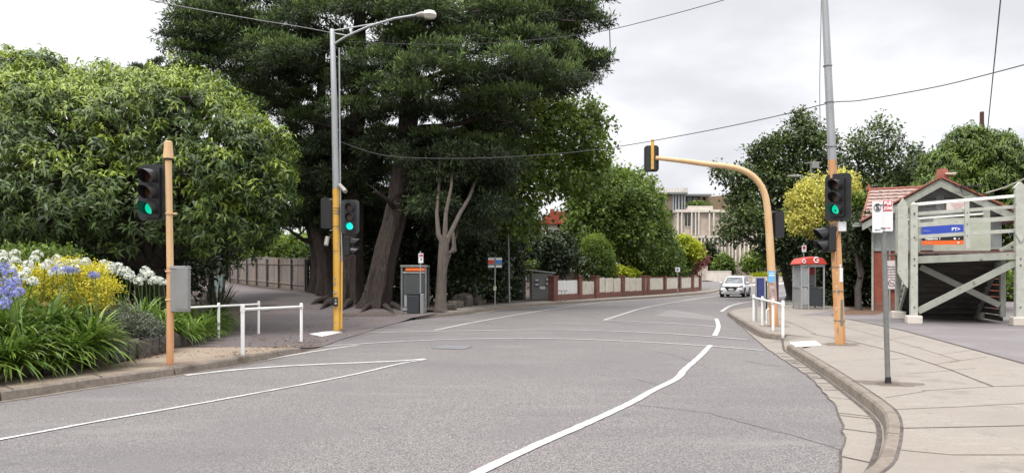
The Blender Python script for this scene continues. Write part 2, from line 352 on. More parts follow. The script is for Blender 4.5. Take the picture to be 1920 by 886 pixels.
def crown_pts(blobs, n, rng, lo=.78, hi=1.04, cull=.72, gap=.0, gs=1.2, zlow=-.8, lump=.13):
    B = np.array(blobs, float); area = (B[:, 3]*B[:, 4]+B[:, 3]*B[:, 5]+B[:, 4]*B[:, 5]); idx = rng.choice(len(B), n, p=area/area.sum())
    d = unit(rng.normal(size=(n, 3))); d[:, 2] = np.where(d[:, 2] < zlow, -d[:, 2], d[:, 2])
    rr = rng.uniform(lo, hi, n); q = d*B[idx, 3:6]*rr[:, None]
    q *= (1+lump*wob(d*3+idx[:, None], 1.7, 1.3)[:, None]); c = B[idx, :3]+q
    keep = np.ones(n, bool)
    for j in range(len(B)):
        e = np.linalg.norm((c-B[j, :3])/B[j, 3:6], axis=1); keep &= ~((e < cull) & (idx != j))
    if gap: keep &= wob(c, gs, .9) > (gap-1)*.9
    out = unit(q/B[idx, 3:6]**2); return c[keep], out[keep]
def foliage(name, m, parent, blobs, n=800, k=10, Lf=.2, Wf=.09, cr=.18, droop=.3, outw=.6, seed=1, gap=0, gs=1.2, up=1.0, young=.25, lo=.78, hi=1.04, cull=.72, fill=.35, zlow=-.8, sag=.15, flat=1.0, lump=.13, rosette=False):
    rng = np.random.default_rng(seed)
    c, o = crown_pts(blobs, n, rng, lo, hi, cull, gap, gs, zlow, lump)
    if fill:
        c2, o2 = crown_pts(blobs, int(n*fill), rng, .35, .75, 0, gap*.5, gs, zlow, lump); nf = len(c2)
        c = np.concatenate([c, c2]); o = np.concatenate([o, o2])
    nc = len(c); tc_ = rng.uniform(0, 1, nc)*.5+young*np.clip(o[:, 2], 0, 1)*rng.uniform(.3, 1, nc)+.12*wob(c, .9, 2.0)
    C = np.repeat(c, k, 0); O = np.repeat(o, k, 0); T = np.repeat(tc_, k)+rng.uniform(-.05, .32, nc*k)
    if rosette:
        ax = unit(O*.6+np.array([0, 0, .6])+rng.normal(size=(nc*k, 3))*.05); side = unit(np.cross(ax, rng.normal(size=(nc*k, 3))))
        el = rng.uniform(-.35, .7, (nc*k, 1)); Dn = side*np.cos(el)+ax*np.sin(el)+np.array([0, 0, -droop]); Pn = C+Dn*Lf*.1+rng.normal(size=(nc*k, 3))*cr
        Nn = ax+rng.normal(size=(nc*k, 3))*.25
    else:
        Pn = C+rng.normal(size=(nc*k, 3))*cr*np.array([1, 1, flat])
        Dn = O*outw+rng.normal(size=(nc*k, 3))*.6+np.array([0, 0, -droop]); Nn = np.array([0, 0, up])+O*.5+rng.normal(size=(nc*k, 3))*.55
    s = rng.uniform(.7, 1.25, nc*k)
    return leafobj(name, m, parent, Pn, Dn, Nn, Lf*s, Wf*s, T, sag)
def limb(mb, a, b, r0, r1, seed=0, n=7, bend=.12, sides=8):
    rr = random.Random(seed); a = Vector(a); b = Vector(b); L_ = (b-a).length; pts = []
    for i in range(n):
        t = i/(n-1); p = a.lerp(b, t)+Vector((0, 0, 1))*math.sin(t*math.pi)*L_*bend*.6
        if 0 < i < n-1: p += Vector((rr.uniform(-1, 1), rr.uniform(-1, 1), rr.uniform(-1, 1)))*L_*.04
        pts.append(p)
    mb.tube(pts, [r0+(r1-r0)*(i/(n-1))**.8 for i in range(n)], sides); return pts
def tree(name, label, cat, base, blobs, leaf, bark, trunk_r=.3, fork=.45, group=None, seed=1, limbs=True, crown='crown', **kw):
    base = Vector(base); t = thing(name, label, cat, base, 0, group)
    B = np.array(blobs); cen = Vector(B[:, :3].mean(0)); top = Vector((cen.x, cen.y, base.z+(cen.z-base.z)*fork*1.3)); mb = MB()
    fk = base.lerp(Vector((cen.x*.5+base.x*.5, cen.y*.5+base.y*.5, base.z+(cen.z-base.z)*fork)), 1)
    mb.tube([base-Vector((0, 0, .2)), base+Vector((0, 0, .25)), base.lerp(fk, .5)+Vector((.05, 0, 0)), fk], [trunk_r*1.5, trunk_r*1.1, trunk_r*.9, trunk_r*.8], 12)
    mb.build('trunk', bark, t, smooth=True)
    if limbs:
        lb = MB(); rr = random.Random(seed)
        for i, b in enumerate(blobs):
            e = Vector(b[:3])+Vector((0, 0, b[5]*.2)); p = limb(lb, fk-Vector((0, 0, .1)), e, trunk_r*.6, trunk_r*.18, seed+i)
            for q in range(3):
                a = rr.uniform(0, 6.28); s = p[rr.randint(3, 6)]
                limb(lb, s, Vector(b[:3])+Vector((math.cos(a)*b[3]*.8, math.sin(a)*b[4]*.8, rr.uniform(-.2, .8)*b[5])), trunk_r*.2, trunk_r*.05, seed*7+i*3+q, 5, sides=5)
        lb.build('limbs', bark, t, smooth=True)
    foliage(crown, leaf, t, blobs, seed=seed, **kw)
    return t
# ================================================================ GROUND
def hr(y): return .85*sst(68, 94, y)
def Gh(px, py, zo=0.0, f=None):
    f = f or (lambda x, y: hr(y)); d = 5.0
    while d < 400:
        z = EYE+(HY-py)/F*d
        if z <= f((px-960)/F*d, d)+zo: break
        d += .05
    return Vector(((px-960)/F*d, d, f((px-960)/F*d, d)+zo))
YB = [-30, 0, 15, 30, 45, 60, 68, 72, 76, 80, 84, 88, 92, 94, 110, 150, 250]
mb = MB(); mb.strip([(-900, y, -.12+hr(y)) for y in [-300]+YB+[900]], [(900, y, -.12+hr(y)) for y in [-300]+YB+[900]])
struct(mb.build('ground', MT['ground']))
mb = MB(); mb.strip([(-40, y, hr(y)) for y in YB[:-1]], [(110, y, hr(y)) for y in YB[:-1]])
struct(mb.build('road', MT['asphalt']))
# ---- left kerb / edge line (world), increasing y
KL = [Vector((-15, -8, 0)), Vector((-11, 0, 0)), Vector((-8.2, 6.5, 0)), G(0, 752), G(160, 728), G(300, 708), G(400, 692), G(480, 678), G(560, 662), G(604, 651)]
KL = smoothline(KL, 4)
APR = [G(604, 651), G(640, 637), G(680, 626), G(712, 615), G(745, 606), G(780, 598)]
KL2 = smoothline([G(780, 598), G(867, 590), G(930, 581), G(1031, 572), G(1133, 565), G(1250, 557), Gh(1330, 550), Gh(1352, 544)], 4)
EL = KL+APR[1:-1]+KL2
ex = [p.y for p in EL]; ev = [p.x for p in EL]
def E(y):
    return float(np.interp(y, ex, ev))
YEND = EL[-1].y
def pz(y):   # height of the edge above the road
    return .12*(1-sst(15.0, 17.0, y))+.13*sst(25, 29, y)+.015
def HL(x, y):
    dx = max(0, E(min(y, YEND))-x)
    return hr(y)+pz(y)+.6*sst(28, 41, y)*(1-sst(-12, -6.5, x))+.42*sst(42, 62, y)*(1-sst(-24, -12, x))
ys = list(np.arange(-8, 46, .75))+list(np.arange(46, YEND, 2))+[YEND]
fr = [0, .16, 1.2, 2, 3, 4, 5, 6, 7, 8, 9.5, 11, 13, 16, 20, 26, 34, 45, 60, 90, 200]
mb = MB(); nf = len(fr)
for y in ys:
    for k, q in enumerate(fr):
        x = E(y)-q-.14; mb.v.append((x, y, HL(x, y)-.02))
for i in range(len(ys)-1):
    for k in range(nf-1): a = i*nf+k; mb.f.append((a+1, a, a+nf, a+nf+1))
struct(mb.build('verge', MT['dirt'], smooth=True))
y2 = [YEND, YEND+6, 94, 120, 200]
mb = MB(); mb.strip([(-240, y, hr(y)+.95) for y in y2], [(E(YEND)-8, y, hr(y)+.12) for y in y2]); struct(mb.build('verge', MT['dirt']))
def kerb(line, side=1, h0=None, wd=.15, name='kerb', seg=2.4, top=None):
    """kerb stones along a line; side=+1: raised side on the left of travel"""
    mb = MB(); acc = 0; A = []; pts = []
    for i in range(len(line)-1):
        a, b = line[i], line[i+1]; n = max(1, int((b-a).length/.4))
        pts += [a.lerp(b, k/n) for k in range(n)]
    pts.append(line[-1]); back = offset(pts, -wd*side); mid = offset(pts, -.03*side)
    run = []; acc = 0
    def flush(run):
        if len(run) < 2: return
        a = [pts[i]+Vector((0, 0, -.05)) for i in run]; b = [mid[i]+Vector((0, 0, hh(i)-.025)) for i in run]; b2 = [offset(pts, -.055*side)[i]+Vector((0, 0, hh(i))) for i in run]
        c = [back[i]+Vector((0, 0, hh(i))) for i in run]; d = [back[i]+Vector((0, 0, -.05)) for i in run]
        k = len(run); o = len(mb.v)
        for q in range(k): mb.v.extend([tuple(a[q]), tuple(b[q]), tuple(b2[q]), tuple(c[q]), tuple(d[q])])
        for q in range(k-1):
            for r in range(4):
                f = (o+q*5+r, o+q*5+r+1, o+(q+1)*5+r+1, o+(q+1)*5+r); mb.f.append(f if side < 0 else f[::-1])
        mb.f.append(tuple(o+r for r in range(5))); mb.f.append(tuple(o+(k-1)*5+r for r in reversed(range(5))))
    hh = (lambda i: top(pts[i].y)) if top else (lambda i: .135)
    for i in range(len(pts)):
        run.append(i)
        if i: acc += (pts[i]-pts[i-1]).length
        if acc > seg:
            # pull the last point back a little for the joint
            flush(run); pts2 = pts[i]; run = [i]; acc = 0
            gp = (pts[min(i+1, len(pts)-1)]-pts[i]); gp = gp.normalized()*.028 if gp.length else gp
            pts[i] = pts[i]+gp; mid[i] = mid[i]+gp; back[i] = back[i]+gp
    flush(run)
    return struct(mb.build(name, MT['kerb'], fixn=True))
kerb(KL, 1, top=lambda y: .012+.123*(1-sst(15.0, 16.8, y)))
kerb(KL2, 1, top=lambda y: .012+.125*sst(25, 29.5, y))
# gutter dirt line left
mb = MB(); mb.strip([p+Vector((0, 0, .006)) for p in offset(KL, .10)], [p+Vector((0, 0, .006)) for p in offset(KL, -.02)]); struct(mb.build('gutter', MT['kerb']))
# concrete footpath strips (left)
def bandL(y0, y1, q0, q1, name, m, dz=.0, step=.5):
    yy = list(np.arange(y0, y1, step))+[y1]
    A = []; B = []
    for y in yy:
        a = E(y)-(q0(y) if callable(q0) else q0); b = E(y)-(q1(y) if callable(q1) else q1)
        A.append((b, y, HL(b, y)+dz)); B.append((a, y, HL(a, y)+dz))
    mb = MB(); mb.strip(B, A); return struct(mb.build(name, m, fixn=False))
BEDP = [(-12.5, -8), (-10.6, 0), (-8.6, 6.5), (G(0, 713, .13).x, G(0, 713, .13).y), (G(100, 700, .13).x, G(100, 700, .13).y), (G(200, 685, .13).x, G(200, 685, .13).y), (G(310, 661, .13).x, G(310, 661, .13).y), (-7.15, 16), (-7.5, 18), (-8.1, 20.5), (-8.9, 23.5), (-9.9, 27), (-11.5, 32), (-14.6, 38), (-18, 46)]
def BX(y): return float(np.interp(y, [p[1] for p in BEDP], [p[0] for p in BEDP]))
# path widths measured from edge
def wid(y): return max(.3, E(y)-BX(y))
bandL(-8, 15.6, .155, wid, 'footpath', MT['concrete2'], .0, .4)
bandL(30, YEND, .155, lambda y: 1.75+1.2*sst(60, 75, y), 'footpath', MT['concrete'], .0, 1.0)
# brownish asphalt apron and path up the hill
A = []; B = []; ya = list(np.arange(15.6, 40, .5))
XR = lambda y: (E(y)-.02) if y < 27 else float(np.interp(y, [27, 30, 34, 40, 46, 56, 66, 80], [E(27)-.02, E(30)-.16, -4.6, -10.6, -14.6, -20.5, -27, -36]))
rows = MB(); cols = 12
ya = list(np.arange(15.6, 70, .6))
for y in ya:
    x0 = BX(y) if y < 46 else float(np.interp(y, [46, 70], [-18, -36])); x1 = XR(y)
    for k in range(cols+1): x = x1+(x0-x1)*k/cols; rows.v.append((x, y, HL(x, y)+.0))
for i in range(len(ya)-1):
    for k in range(cols): a = i*(cols+1)+k; rows.f.append((a+1, a, a+cols+1, a+cols+2))
struct(rows.build('path', MT['path'], smooth=True))
# ---- right kerb lines
KR1 = smoothline([Vector((.9, -6, 0)), Vector((1.3, 0, 0)), Vector((1.95, 3, 0)), G(1590, 960), G(1637, 886), G(1655, 827), G(1651, 794), G(1634, 775), G(1610, 755), G(1550, 709), G(1508, 680), G(1473, 657)], 5)
KR2 = smoothline([G(1469, 637), G(1430, 632), G(1400, 615), G(1365, 592), G(1368, 587), G(1385, 583), G(1440, 577), G(1500, 574), G(1560, 571), Vector((60, 52, 0))], 5)
kerb(KR1, -1); kerb(KR2, -1)
SL1 = offset(KR1, .152); SL2 = offset(KR2, .152); ZF = .132
far = [Vector((60, 48, 0)), Vector((60, -6, 0))]
mb = MB()
rampf = [KR1[-1]+Vector((.06, .02, 0)), KR2[0]+Vector((.1, 0, 0))]
rb = [G(1530, 660, .13), G(1528, 632, .13)]
poly = SL1+[rb[0], rb[1]]+[p for p in SL2[1:]]+far
# triangulate safely with bmesh
import bmesh
def flat(name, poly, z, m):
    b = bmesh.new(); vs_ = [b.verts.new((p[0], p[1], z)) for p in poly]; es = [b.edges.new((vs_[i], vs_[(i+1) % len(vs_)])) for i in range(len(vs_))]
    bmesh.ops.triangle_fill(b, use_beauty=True, use_dissolve=False, edges=es)
    for f in b.faces:
        if f.normal.z < 0: f.normal_flip()
    me = bpy.data.meshes.new(name); b.to_mesh(me); b.free(); me.materials.append(m); o = bpy.data.objects.new(name, me); COL.objects.link(o); return struct(o)
flat('footpath', poly, ZF, MT['concrete'])
mb = MB(); mb.v = [tuple(SL1[-1]+Vector((0, 0, ZF))), tuple(KR1[-1]+Vector((0, 0, .008))), tuple(KR2[0]+Vector((0, 0, .008))), tuple(SL2[0]+Vector((0, 0, ZF))), tuple(SL2[1]+Vector((0, 0, ZF))), (rb[1].x, rb[1].y, ZF), (rb[0].x, rb[0].y, ZF)]
mb.f = [(0, 1, 6), (1, 2, 6), (2, 5, 6), (2, 3, 5), (3, 4, 5)]
o = mb.build('kerb_ramp', MT['concrete']); struct(o)
# asphalt forecourt on the right, slightly above the slab
fc = [G(1500, 590, ZF), G(1560, 592, ZF), G(1632, 606, ZF), G(1700, 621, ZF), G(1800, 648, ZF), G(1930, 684, ZF), Vector((12, 10, 0)), Vector((59, 9.5, 0)), Vector((59, 48, 0)), Vector((30, 44, 0)), Vector((17.0, 36, 0))]
flat('forecourt', fc, ZF+.005, MT['forecourt'])
flat('garden_bed', [G(1556, 590, ZF), G(1640, 590, ZF), Vector((17, 33, 0)), Vector((26, 42, 0)), Vector((16.6, 37.6, 0)), Vector((15.3, 33.6, 0))], ZF+.012, MT['mulch'])
def joint(pts, wdt=.02, z=ZF+.004, m='joint', name='pavement_joint', zo=None):
    pts = [Vector((p[0], p[1], 0)) for p in pts]; a = offset(pts, wdt/2); b = offset(pts, -wdt/2)
    mb = MB(); mb.strip([(p.x, p.y, z) for p in a], [(p.x, p.y, z) for p in b]); return mb
def jl(pts, wdt=.02, z=ZF+.004, m='joint'): 
    global JN
    j = joint(pts, wdt, z); JN.add(j.v, j.f)
JN = MB()
g = lambda *a: [G(x, y, ZF) for x, y in a]
jl(g((1560, 592), (1632, 606), (1700, 621), (1800, 648), (1930, 684)), .05, ZF+.010)
jl(g((1520, 625), (1600, 640), (1690, 662), (1780, 692), (1862, 724)), .035)
jl(g((1862, 724), (1930, 722)), .02)
jl(g((1728, 732), (1862, 724)), .014)
jl(g((1673, 767), (1800, 762), (1930, 755)), .014)
jl(g((1692, 802), (1800, 800), (1930, 797)), .022)
jl(g((1690, 843), (1740, 848), (1785, 852), (1930, 852)), .014)
jl(g((1600, 675), (1640, 674), (1700, 671)), .012)
jl(g((1700, 700), (1760, 696), (1830, 690)), .012)
jl(g((1750, 683), (1850, 668)), .012); jl(g((1640, 640), (1720, 628)), .012); jl(g((1760, 664), (1830, 655)), .012)
jl(g((1480, 585), (1540, 600), (1600, 617), (1700, 645), (1800, 676)), .012)
jl(g((1455, 595), (1500, 612), (1530, 626)), .02); jl(g((1400, 590), (1500, 588)), .012)
kb = offset(SL1, .012); jl([p for p in kb if p.y > 3], .028)
jl([G(1560, 895, ZF), G(1720, 740, ZF)][:0] or g((1660, 745), (1735, 733)), .01)
struct(JN.build('pavement_joints', MT['joint']))
# left footpath joints
JN = MB()
def jL(a, b, w_=.02):
    A_ = Gh(*a, .0, f=HL); B_ = Gh(*b, .0, f=HL); j = joint([A_, B_], w_, 0)
    j.v = [(v[0], v[1], HL(v[0], v[1])+.006) for v in j.v]; JN.add(j.v, j.f)
for a, b in (((40, 733), (0, 722)), ((0, 722), (130, 704)), ((130, 704), (300, 678)), ((170, 700), (200, 709)), ((300, 678), (420, 668)), ((390, 682), (440, 672)), ((640, 640), (760, 605)), ((490, 590), (545, 600)), ((560, 570), (640, 590)), ((420, 610), (500, 640))):
    jL(a, b, .014)
struct(JN.build('path_cracks', MT['joint']))
# gutter apron (right)
GL = smoothline([Vector((.2, -6, 0)), Vector((.8, 0, 0)), Vector((1.5, 3, 0)), G(1545, 960), G(1574, 886), G(1580, 835), G(1580, 800), G(1568, 765), G(1538, 728), G(1500, 694), G(1440, 655), G(1405, 625), G(1378, 600), G(1360, 590)], 4)
KRall = KR1+[p for p in KR2 if p.y < G(1365, 592).y+.01]
yy = np.linspace(-6, G(1365, 592).y, 60)
def ix(line, y): return float(np.interp(y, [p.y for p in line], [p.x for p in line]))
mb = MB(); mb.strip([(ix(GL, y), y, .005) for y in yy], [(ix(KRall, y)+.02, y, .007) for y in yy]); struct(mb.build('gutter', MT['concrete']))
JN = MB()
for yv in [6.35, 7.55, 8.3, 8.45, 9.6, 10.6, 11.6, 12.9, 14.0, 15.2, 16.5, 17.6, 19, 20.5, 22, 24, 26]:
    a = Vector((ix(GL, yv+.25), yv+.25, 0)); b = Vector((ix(KRall, yv)-.02, yv, 0)); j = joint([a, b], .022 if yv < 9 else .016, .011); JN.add(j.v, j.f)
rr = random.Random(3)
for k in range(26):
    yv = rr.uniform(10.4, 15.5); a = Vector((ix(GL, yv)+.03, yv, 0)); b = a+Vector((rr.uniform(.12, .3), -.03, 0)); j = joint([a, b], .03, .011); JN.add(j.v, j.f)
pl = [Vector((ix(KRall, y)-.035, y, 0)) for y in np.linspace(4, 26, 60)]; j = joint(pl, .05, .012); JN.add(j.v, j.f)
pl = [Vector((ix(GL, y)+rr.uniform(-.02, .02), y, 0)) for y in np.linspace(3, 29, 90)]; j = joint(pl, .02, .011); JN.add(j.v, j.f)
struct(JN.build('gutter_joints', MT['joint']))
# ================================================================ ROAD MARKINGS
MK = MB()
def line(px, wdt, z=.009, sm=True):
    pts = [Gh(x, y) for x, y in px]
    if sm and len(pts) > 2: pts = smoothline(pts, 5)
    rw = random.Random(len(MK.v)); q_ = []
    for i in range(len(pts)-1):
        n = max(1, min(14, int((pts[i+1]-pts[i]).length/.12))); q_ += [pts[i].lerp(pts[i+1], k/n) for k in range(n)]
    pts = q_+[pts[-1]]
    jt = lambda L_: [p+Vector((rw.uniform(-1, 1), rw.uniform(-1, 1), 0))*.006 for p in L_]
    a = jt(offset(pts, wdt/2)); b = jt(offset(pts, -wdt/2))
    MK.strip([(p.x, p.y, hr(p.y)+z) for p in a], [(p.x, p.y, hr(p.y)+z) for p in b])
line([(-200, 860), (0, 825), (200, 788), (380, 756), (640, 707), (745, 683), (798, 674)], .07)
line([(348, 704), (440, 694), (560, 685), (740, 677), (797, 673)], .14, sm=True)
line([(500, 674), (600, 657), (672, 647)], .1)
line([(678, 624), (820, 621), (1000, 618), (1130, 620), (1260, 626), (1402, 637)], .1, .012)
line([(597, 650), (760, 640), (900, 635), (1050, 635), (1200, 641), (1330, 649), (1430, 657)], .085, .012)
line([(815, 619), (900, 602), (985, 587), (1060, 576), (1130, 566.5), (1240, 559), (1300, 554)], .12)
for i in range(1):
    line([(700, 990), (800, 935), (900, 886), (985, 846), (1100, 795), (1180, 757), (1225, 732), (1262, 714), (1275, 705), (1283, 694), (1310, 670), (1332, 647)], .115)
line([(1132, 600), (1165, 589.5), (1205, 577.5), (1260, 567), (1330, 557), (1400, 550)], .12)
line([(1132, 600), (1235, 604.5), (1341, 612)], .12, .011)
line([(1343, 597), (1347, 612), (1340, 630)], .14, .013)
line([(1352, 584), (1370, 573), (1395, 567), (1425, 563)], .16)
line([(1280, 563), (1330, 556), (1350, 554)], .1)
line([(1450, 546), (1500, 540), (1560, 535)], .14); line([(1440, 558), (1500, 551), (1600, 545)], .14)
line([(1230, 585), (1262, 583), (1300, 588), (1338, 593)], .06)
struct(MK.build('road_markings', MT['paint']))
flat('road_patch', [G(*p) for p in ((1225, 592), (1260, 580), (1345, 596), (1343, 600))], .005, MT['patch'])
# light edge strip along far left kerb
mb = MB(); q = [p for p in KL2 if p.y > 31]; mb.strip([p+Vector((0, 0, .007)) for p in offset(q, .35)], [p+Vector((0, 0, .007)) for p in offset(q, 0)]); struct(mb.build('gutter', MT['concrete']))
# old cracks and sealed joints in the asphalt
rr = random.Random(12); CK = MB()
def crack(pts, wdt, jit=.03):
    q = [G(*p) for p in pts]; r = []
    for i in range(len(q)-1):
        n = max(2, int((q[i+1]-q[i]).length/.18))
        r += [q[i].lerp(q[i+1], k/n)+Vector((rr.uniform(-jit, jit), rr.uniform(-jit, jit), 0)) for k in range(n)]
    r.append(q[-1]); a = offset(r, wdt/2); b = offset(r, -wdt/2); CK.strip([(p.x, p.y, .0055) for p in a], [(p.x, p.y, .0055) for p in b])
for pts, wd_ in ((((1395, 676), (1430, 682), (1462, 686)), .02), (((1180, 650), (1260, 664), (1330, 690)), .012), (((420, 660), (520, 640), (600, 633)), .012), (((1100, 700), (1180, 708), (1240, 722)), .012),
    (((1180, 757), (1330, 774), (1480, 815), (1575, 842)), .014), (((700, 600), (860, 604), (1000, 598)), .03), (((900, 660), (1000, 668), (1085, 664)), .012), (((1000, 580), (1080, 590), (1180, 608)), .03)):
    crack(pts, wd_)
struct(CK.build('road_cracks', MT['crack']))
# tactile plates, drain grate
def plate(name, label, cat, px, z, m, dz=.02):
    pts = [G(x, y, z+.01) for x, y in px]; mb = MB(); mb.prism([Vector((p.x, p.y, z+.004)) for p in pts], (0, 0, dz))
    c = sum(pts, Vector())/4; u = pts[1]-pts[0]; v = pts[3]-pts[0]
    for i in range(7):
        for k in range(7): p = pts[0]+u*(i+.5)/7+v*(k+.5)/7; mb.cyl((p.x, p.y, z+.022), (p.x, p.y, z+.03), .018, 8, .012)
    tag(mb.build(name, m), label, cat)
plate('tactile_paving', 'white tactile paving square beside the yellow street lamp pole', 'tactile paving', [(580, 626), (621, 620), (641, 622), (604, 631)], .0, MT['white'])
plate('tactile_paving', 'white tactile paving square at the right kerb ramp before the worn orange pole', 'tactile paving', [(1481, 642), (1528, 639), (1540, 647), (1492, 650)], .12, MT['white'])
pts = [G(*p) for p in ((808, 653), (835, 648), (886, 650), (868, 655))]
t = thing('drain_grate', 'pale rectangular grate set in the asphalt between the crossing lines and the wedge', 'drain', sum(pts, Vector())/4)
mb = MB(); mb.prism([p+Vector((0, 0, .005)) for p in pts], (0, 0, .008)); mb.build('frame', MT['patch'], t, fixn=True)
mb = MB()
for k in range(9):
    a = pts[0].lerp(pts[3], (k+.7)/10.2); b = pts[1].lerp(pts[2], (k+.7)/10.2); mb.bar(a.lerp(b, .06)+Vector((0, 0, .017)), a.lerp(b, .94)+Vector((0, 0, .017)), .03, .01)
mb.build('bars', MT['galv'], t)
# ================================================================ GARDEN BED (left)
def bedz(x, y):
    d = BX(y)-x; return HL(x, y)+(.33+.5*sst(.2, 3.2, d))*(1-.75*sst(15, 20, y))
ysb = list(np.arange(-4, 34, .5)); qs = [.0, .12, .4, .8, 1.3, 2, 3, 4.5, 7, 11, 16]; mb = MB()
for y in ysb:
    for q in qs: x = BX(y)-q-.02; mb.v.append((x, y, bedz(x, y) if q > 0 else HL(x, y)))
for i in range(len(ysb)-1):
    for k in range(len(qs)-1): a = i*len(qs)+k; mb.f.append((a+1, a, a+len(qs), a+len(qs)+1))
struct(mb.build('garden_bed', MT['dirt'], smooth=True))
# stone edging wall: thing with mortar core and irregular stones
sw = thing('stone_edging', 'low bluestone garden wall with pale mortar under the grey shrub', 'garden wall', (BX(13), 13, .13))
mb = MB(); yw = list(np.arange(3, 16.4, .25))
for y in yw[:-1]:
    a = Vector((BX(y)-.02, y, .1)); b = Vector((BX(y+.25)-.02, y+.25, .1)); h = .3*(1-.6*sst(14.5, 16.4, y)); mb.bar(a+Vector((-.08, 0, h/2+.02)), b+Vector((-.08, 0, h/2+.02)), .16, h)
mb.build('mortar', MT['mortar'], sw)
mb = MB(); rr = random.Random(5); y = 3.0
def rock(mb, c, s, rr, k=9, pw=.6):
    """irregular rounded stone"""
    o = len(mb.v); n1_, n2_ = 5, 9
    ph = [rr.uniform(0, 6) for _ in range(4)]
    for i in range(n1_+1):
        th = math.pi*i/n1_
        for j in range(n2_):
            a = 2*math.pi*j/n2_; r = 1+.16*math.sin(3*a+ph[0])*math.sin(2*th+ph[1])+.1*math.sin(5*a+ph[2])
            x, y_, z = math.sin(th)*math.cos(a), math.sin(th)*math.sin(a), math.cos(th)
            e = lambda v: math.copysign(abs(v)**pw, v)
            mb.v.append((c[0]+e(x)*s[0]*r, c[1]+e(y_)*s[1]*r, c[2]+e(z)*s[2]*r))
    for i in range(n1_):
        for j in range(n2_): j2 = (j+1) % n2_; mb.f.append((o+i*n2_+j, o+(i+1)*n2_+j, o+(i+1)*n2_+j2, o+i*n2_+j2))
while y < 16.2:
    wv = rr.uniform(.28, .55); hh_ = (.34*(1-.6*sst(14.5, 16.4, y)))
    rock(mb, (BX(y+wv/2)-.05, y+wv/2, .13+hh_*.48), (.1, wv/2-.008, hh_*.5), rr, pw=.3); y += wv+.01
mb.build('stones', MT['stone'], sw, smooth=True)

# grime round the feet of poles and along the kerb foot
ST = MB(); rr = random.Random(9)
def stain(p, r, z):
    o = len(ST.v); n = 22; ph = [rr.uniform(0, 6) for _ in range(3)]
    for k in range(n): a = 2*math.pi*k/n; q = r*(1+.22*math.sin(2*a+ph[0])+.15*math.sin(5*a+ph[1])+.08*math.sin(9*a+ph[2])); ST.v.append((p.x+q*math.cos(a)*1.3, p.y+q*math.sin(a), z))
    ST.f.append(tuple(range(o, o+n)))
for px_, py_, r_ in ((1665, 718, .3), (1665, 720, .16), (1576, 645, .36), (1452, 611, .3), (1413, 602, .14), (1468, 629, .16), (1433, 612, .12), (1452, 620, .12)): p = G(px_, py_, ZF); stain(p, r_, ZF+.007+.0012*len(ST.f))
for px_, py_, r_ in ((319, 684, .34), (455, 668, .16), (565, 642, .14), (633, 621, .3), (700, 588, 1.2)): p = Gh(px_, py_, 0, HL); stain(p, r_, p.z+.016+.001*len(ST.f))
struct(ST.build('ground_stains', MT['stain']))
# ================================================================ STREET FURNITURE
def text(body, size, loc, rz, m, parent, name='lettering', align='CENTER', sx=1.0, bold=0.0):
    c = bpy.data.curves.new(name, 'FONT'); c.body = body; c.size = size; c.align_x = align; c.align_y = 'CENTER'; c.extrude = .0012; c.offset = bold
    o = bpy.data.objects.new(name, c); COL.objects.link(o); dg = bpy.context.evaluated_depsgraph_get(); dg.update()
    me = bpy.data.meshes.new_from_object(o.evaluated_get(dg)); bpy.data.objects.remove(o)
    mt = Matrix.Translation(Vector(loc)-(worldloc(parent) if parent else Vector())) @ Matrix.Rotation(rz, 4, 'Z') @ Matrix.Rotation(R(90), 4, 'X') @ Matrix.Diagonal((sx, 1, 1, 1))
    me.transform(mt); me.materials.clear(); me.materials.append(m); q = bpy.data.objects.new(name, me); COL.objects.link(q)
    if parent: q.parent = parent
    return q
def rrect(w_, h_, r, n=5):
    pts = []
    for cx_, cy_, a0 in ((w_/2-r, h_/2-r, 0), (-w_/2+r, h_/2-r, 90), (-w_/2+r, -h_/2+r, 180), (w_/2-r, -h_/2+r, 270)):
        for i in range(n+1): a = R(a0+90*i/n); pts.append((cx_+r*math.cos(a), cy_+r*math.sin(a)))
    return pts
def signal(parent, c, yaw, lit='lensgreen', w_=.52, h_=1.02, sp=.245, board=True, n=3, bm='black', lr=.1, r=.1):
    """a signal head facing local -Y turned by yaw"""
    c = Vector(c); m = Matrix.Rotation(yaw, 3, 'Z'); T = lambda x, y, z: c+m @ Vector((x, y, z))
    mb = MB(); ext = m @ Vector((0, .16, 0))
    mb.prism([T(x, .0, z) for x, z in rrect(.3, sp*n+.07, .04)], ext)
    hd = mb.build('signal_head', MT['black'], parent, fixn=True)
    if board: mb = MB(); mb.prism([T(x, .05, z) for x, z in rrect(w_, h_, r)], m @ Vector((0, .02, 0))); mb.build('backboard', MT[bm], hd, fixn=True)
    for i in range(n):
        z = sp*((n-1)/2-i); mb = MB()
        cc = T(0, -.012, z); mb.cyl(cc, T(0, .01, z), lr, 20)
        mb.build('lens', MT[lit] if i == n-1 and lit else MT['lensoff' if i == 0 else 'lensamber'], hd)
        mb = MB(); na = 20; o = 0
        for k in range(na+1):
            a = R(-52+284*k/na); x, zz_ = math.cos(a)*(lr+.018), math.sin(a)*(lr+.018)
            ln = .1+.17*max(0, (math.sin(a)+.8)/1.8)
            for q in (0, .008):
                f_ = 1+q*5
                mb.v.append(tuple(T(x*f_, .0, z+zz_*f_))); mb.v.append(tuple(T(x*f_*.95, -ln, z+zz_*f_*.95-.02)))
        for k in range(na):
            a = k*4; mb.f += [(a, a+1, a+5, a+4), (a+2, a+6, a+7, a+3), (a+1, a+3, a+7, a+5)]
        mb.build('visor', MT['visor'], hd, smooth=True)
    return hd
def band(mb, c, r, h=.03, dx=0):
    mb.tube([Vector(c)-Vector((0, 0, h/2)), Vector(c)+Vector((0, 0, h/2))], r, 16)
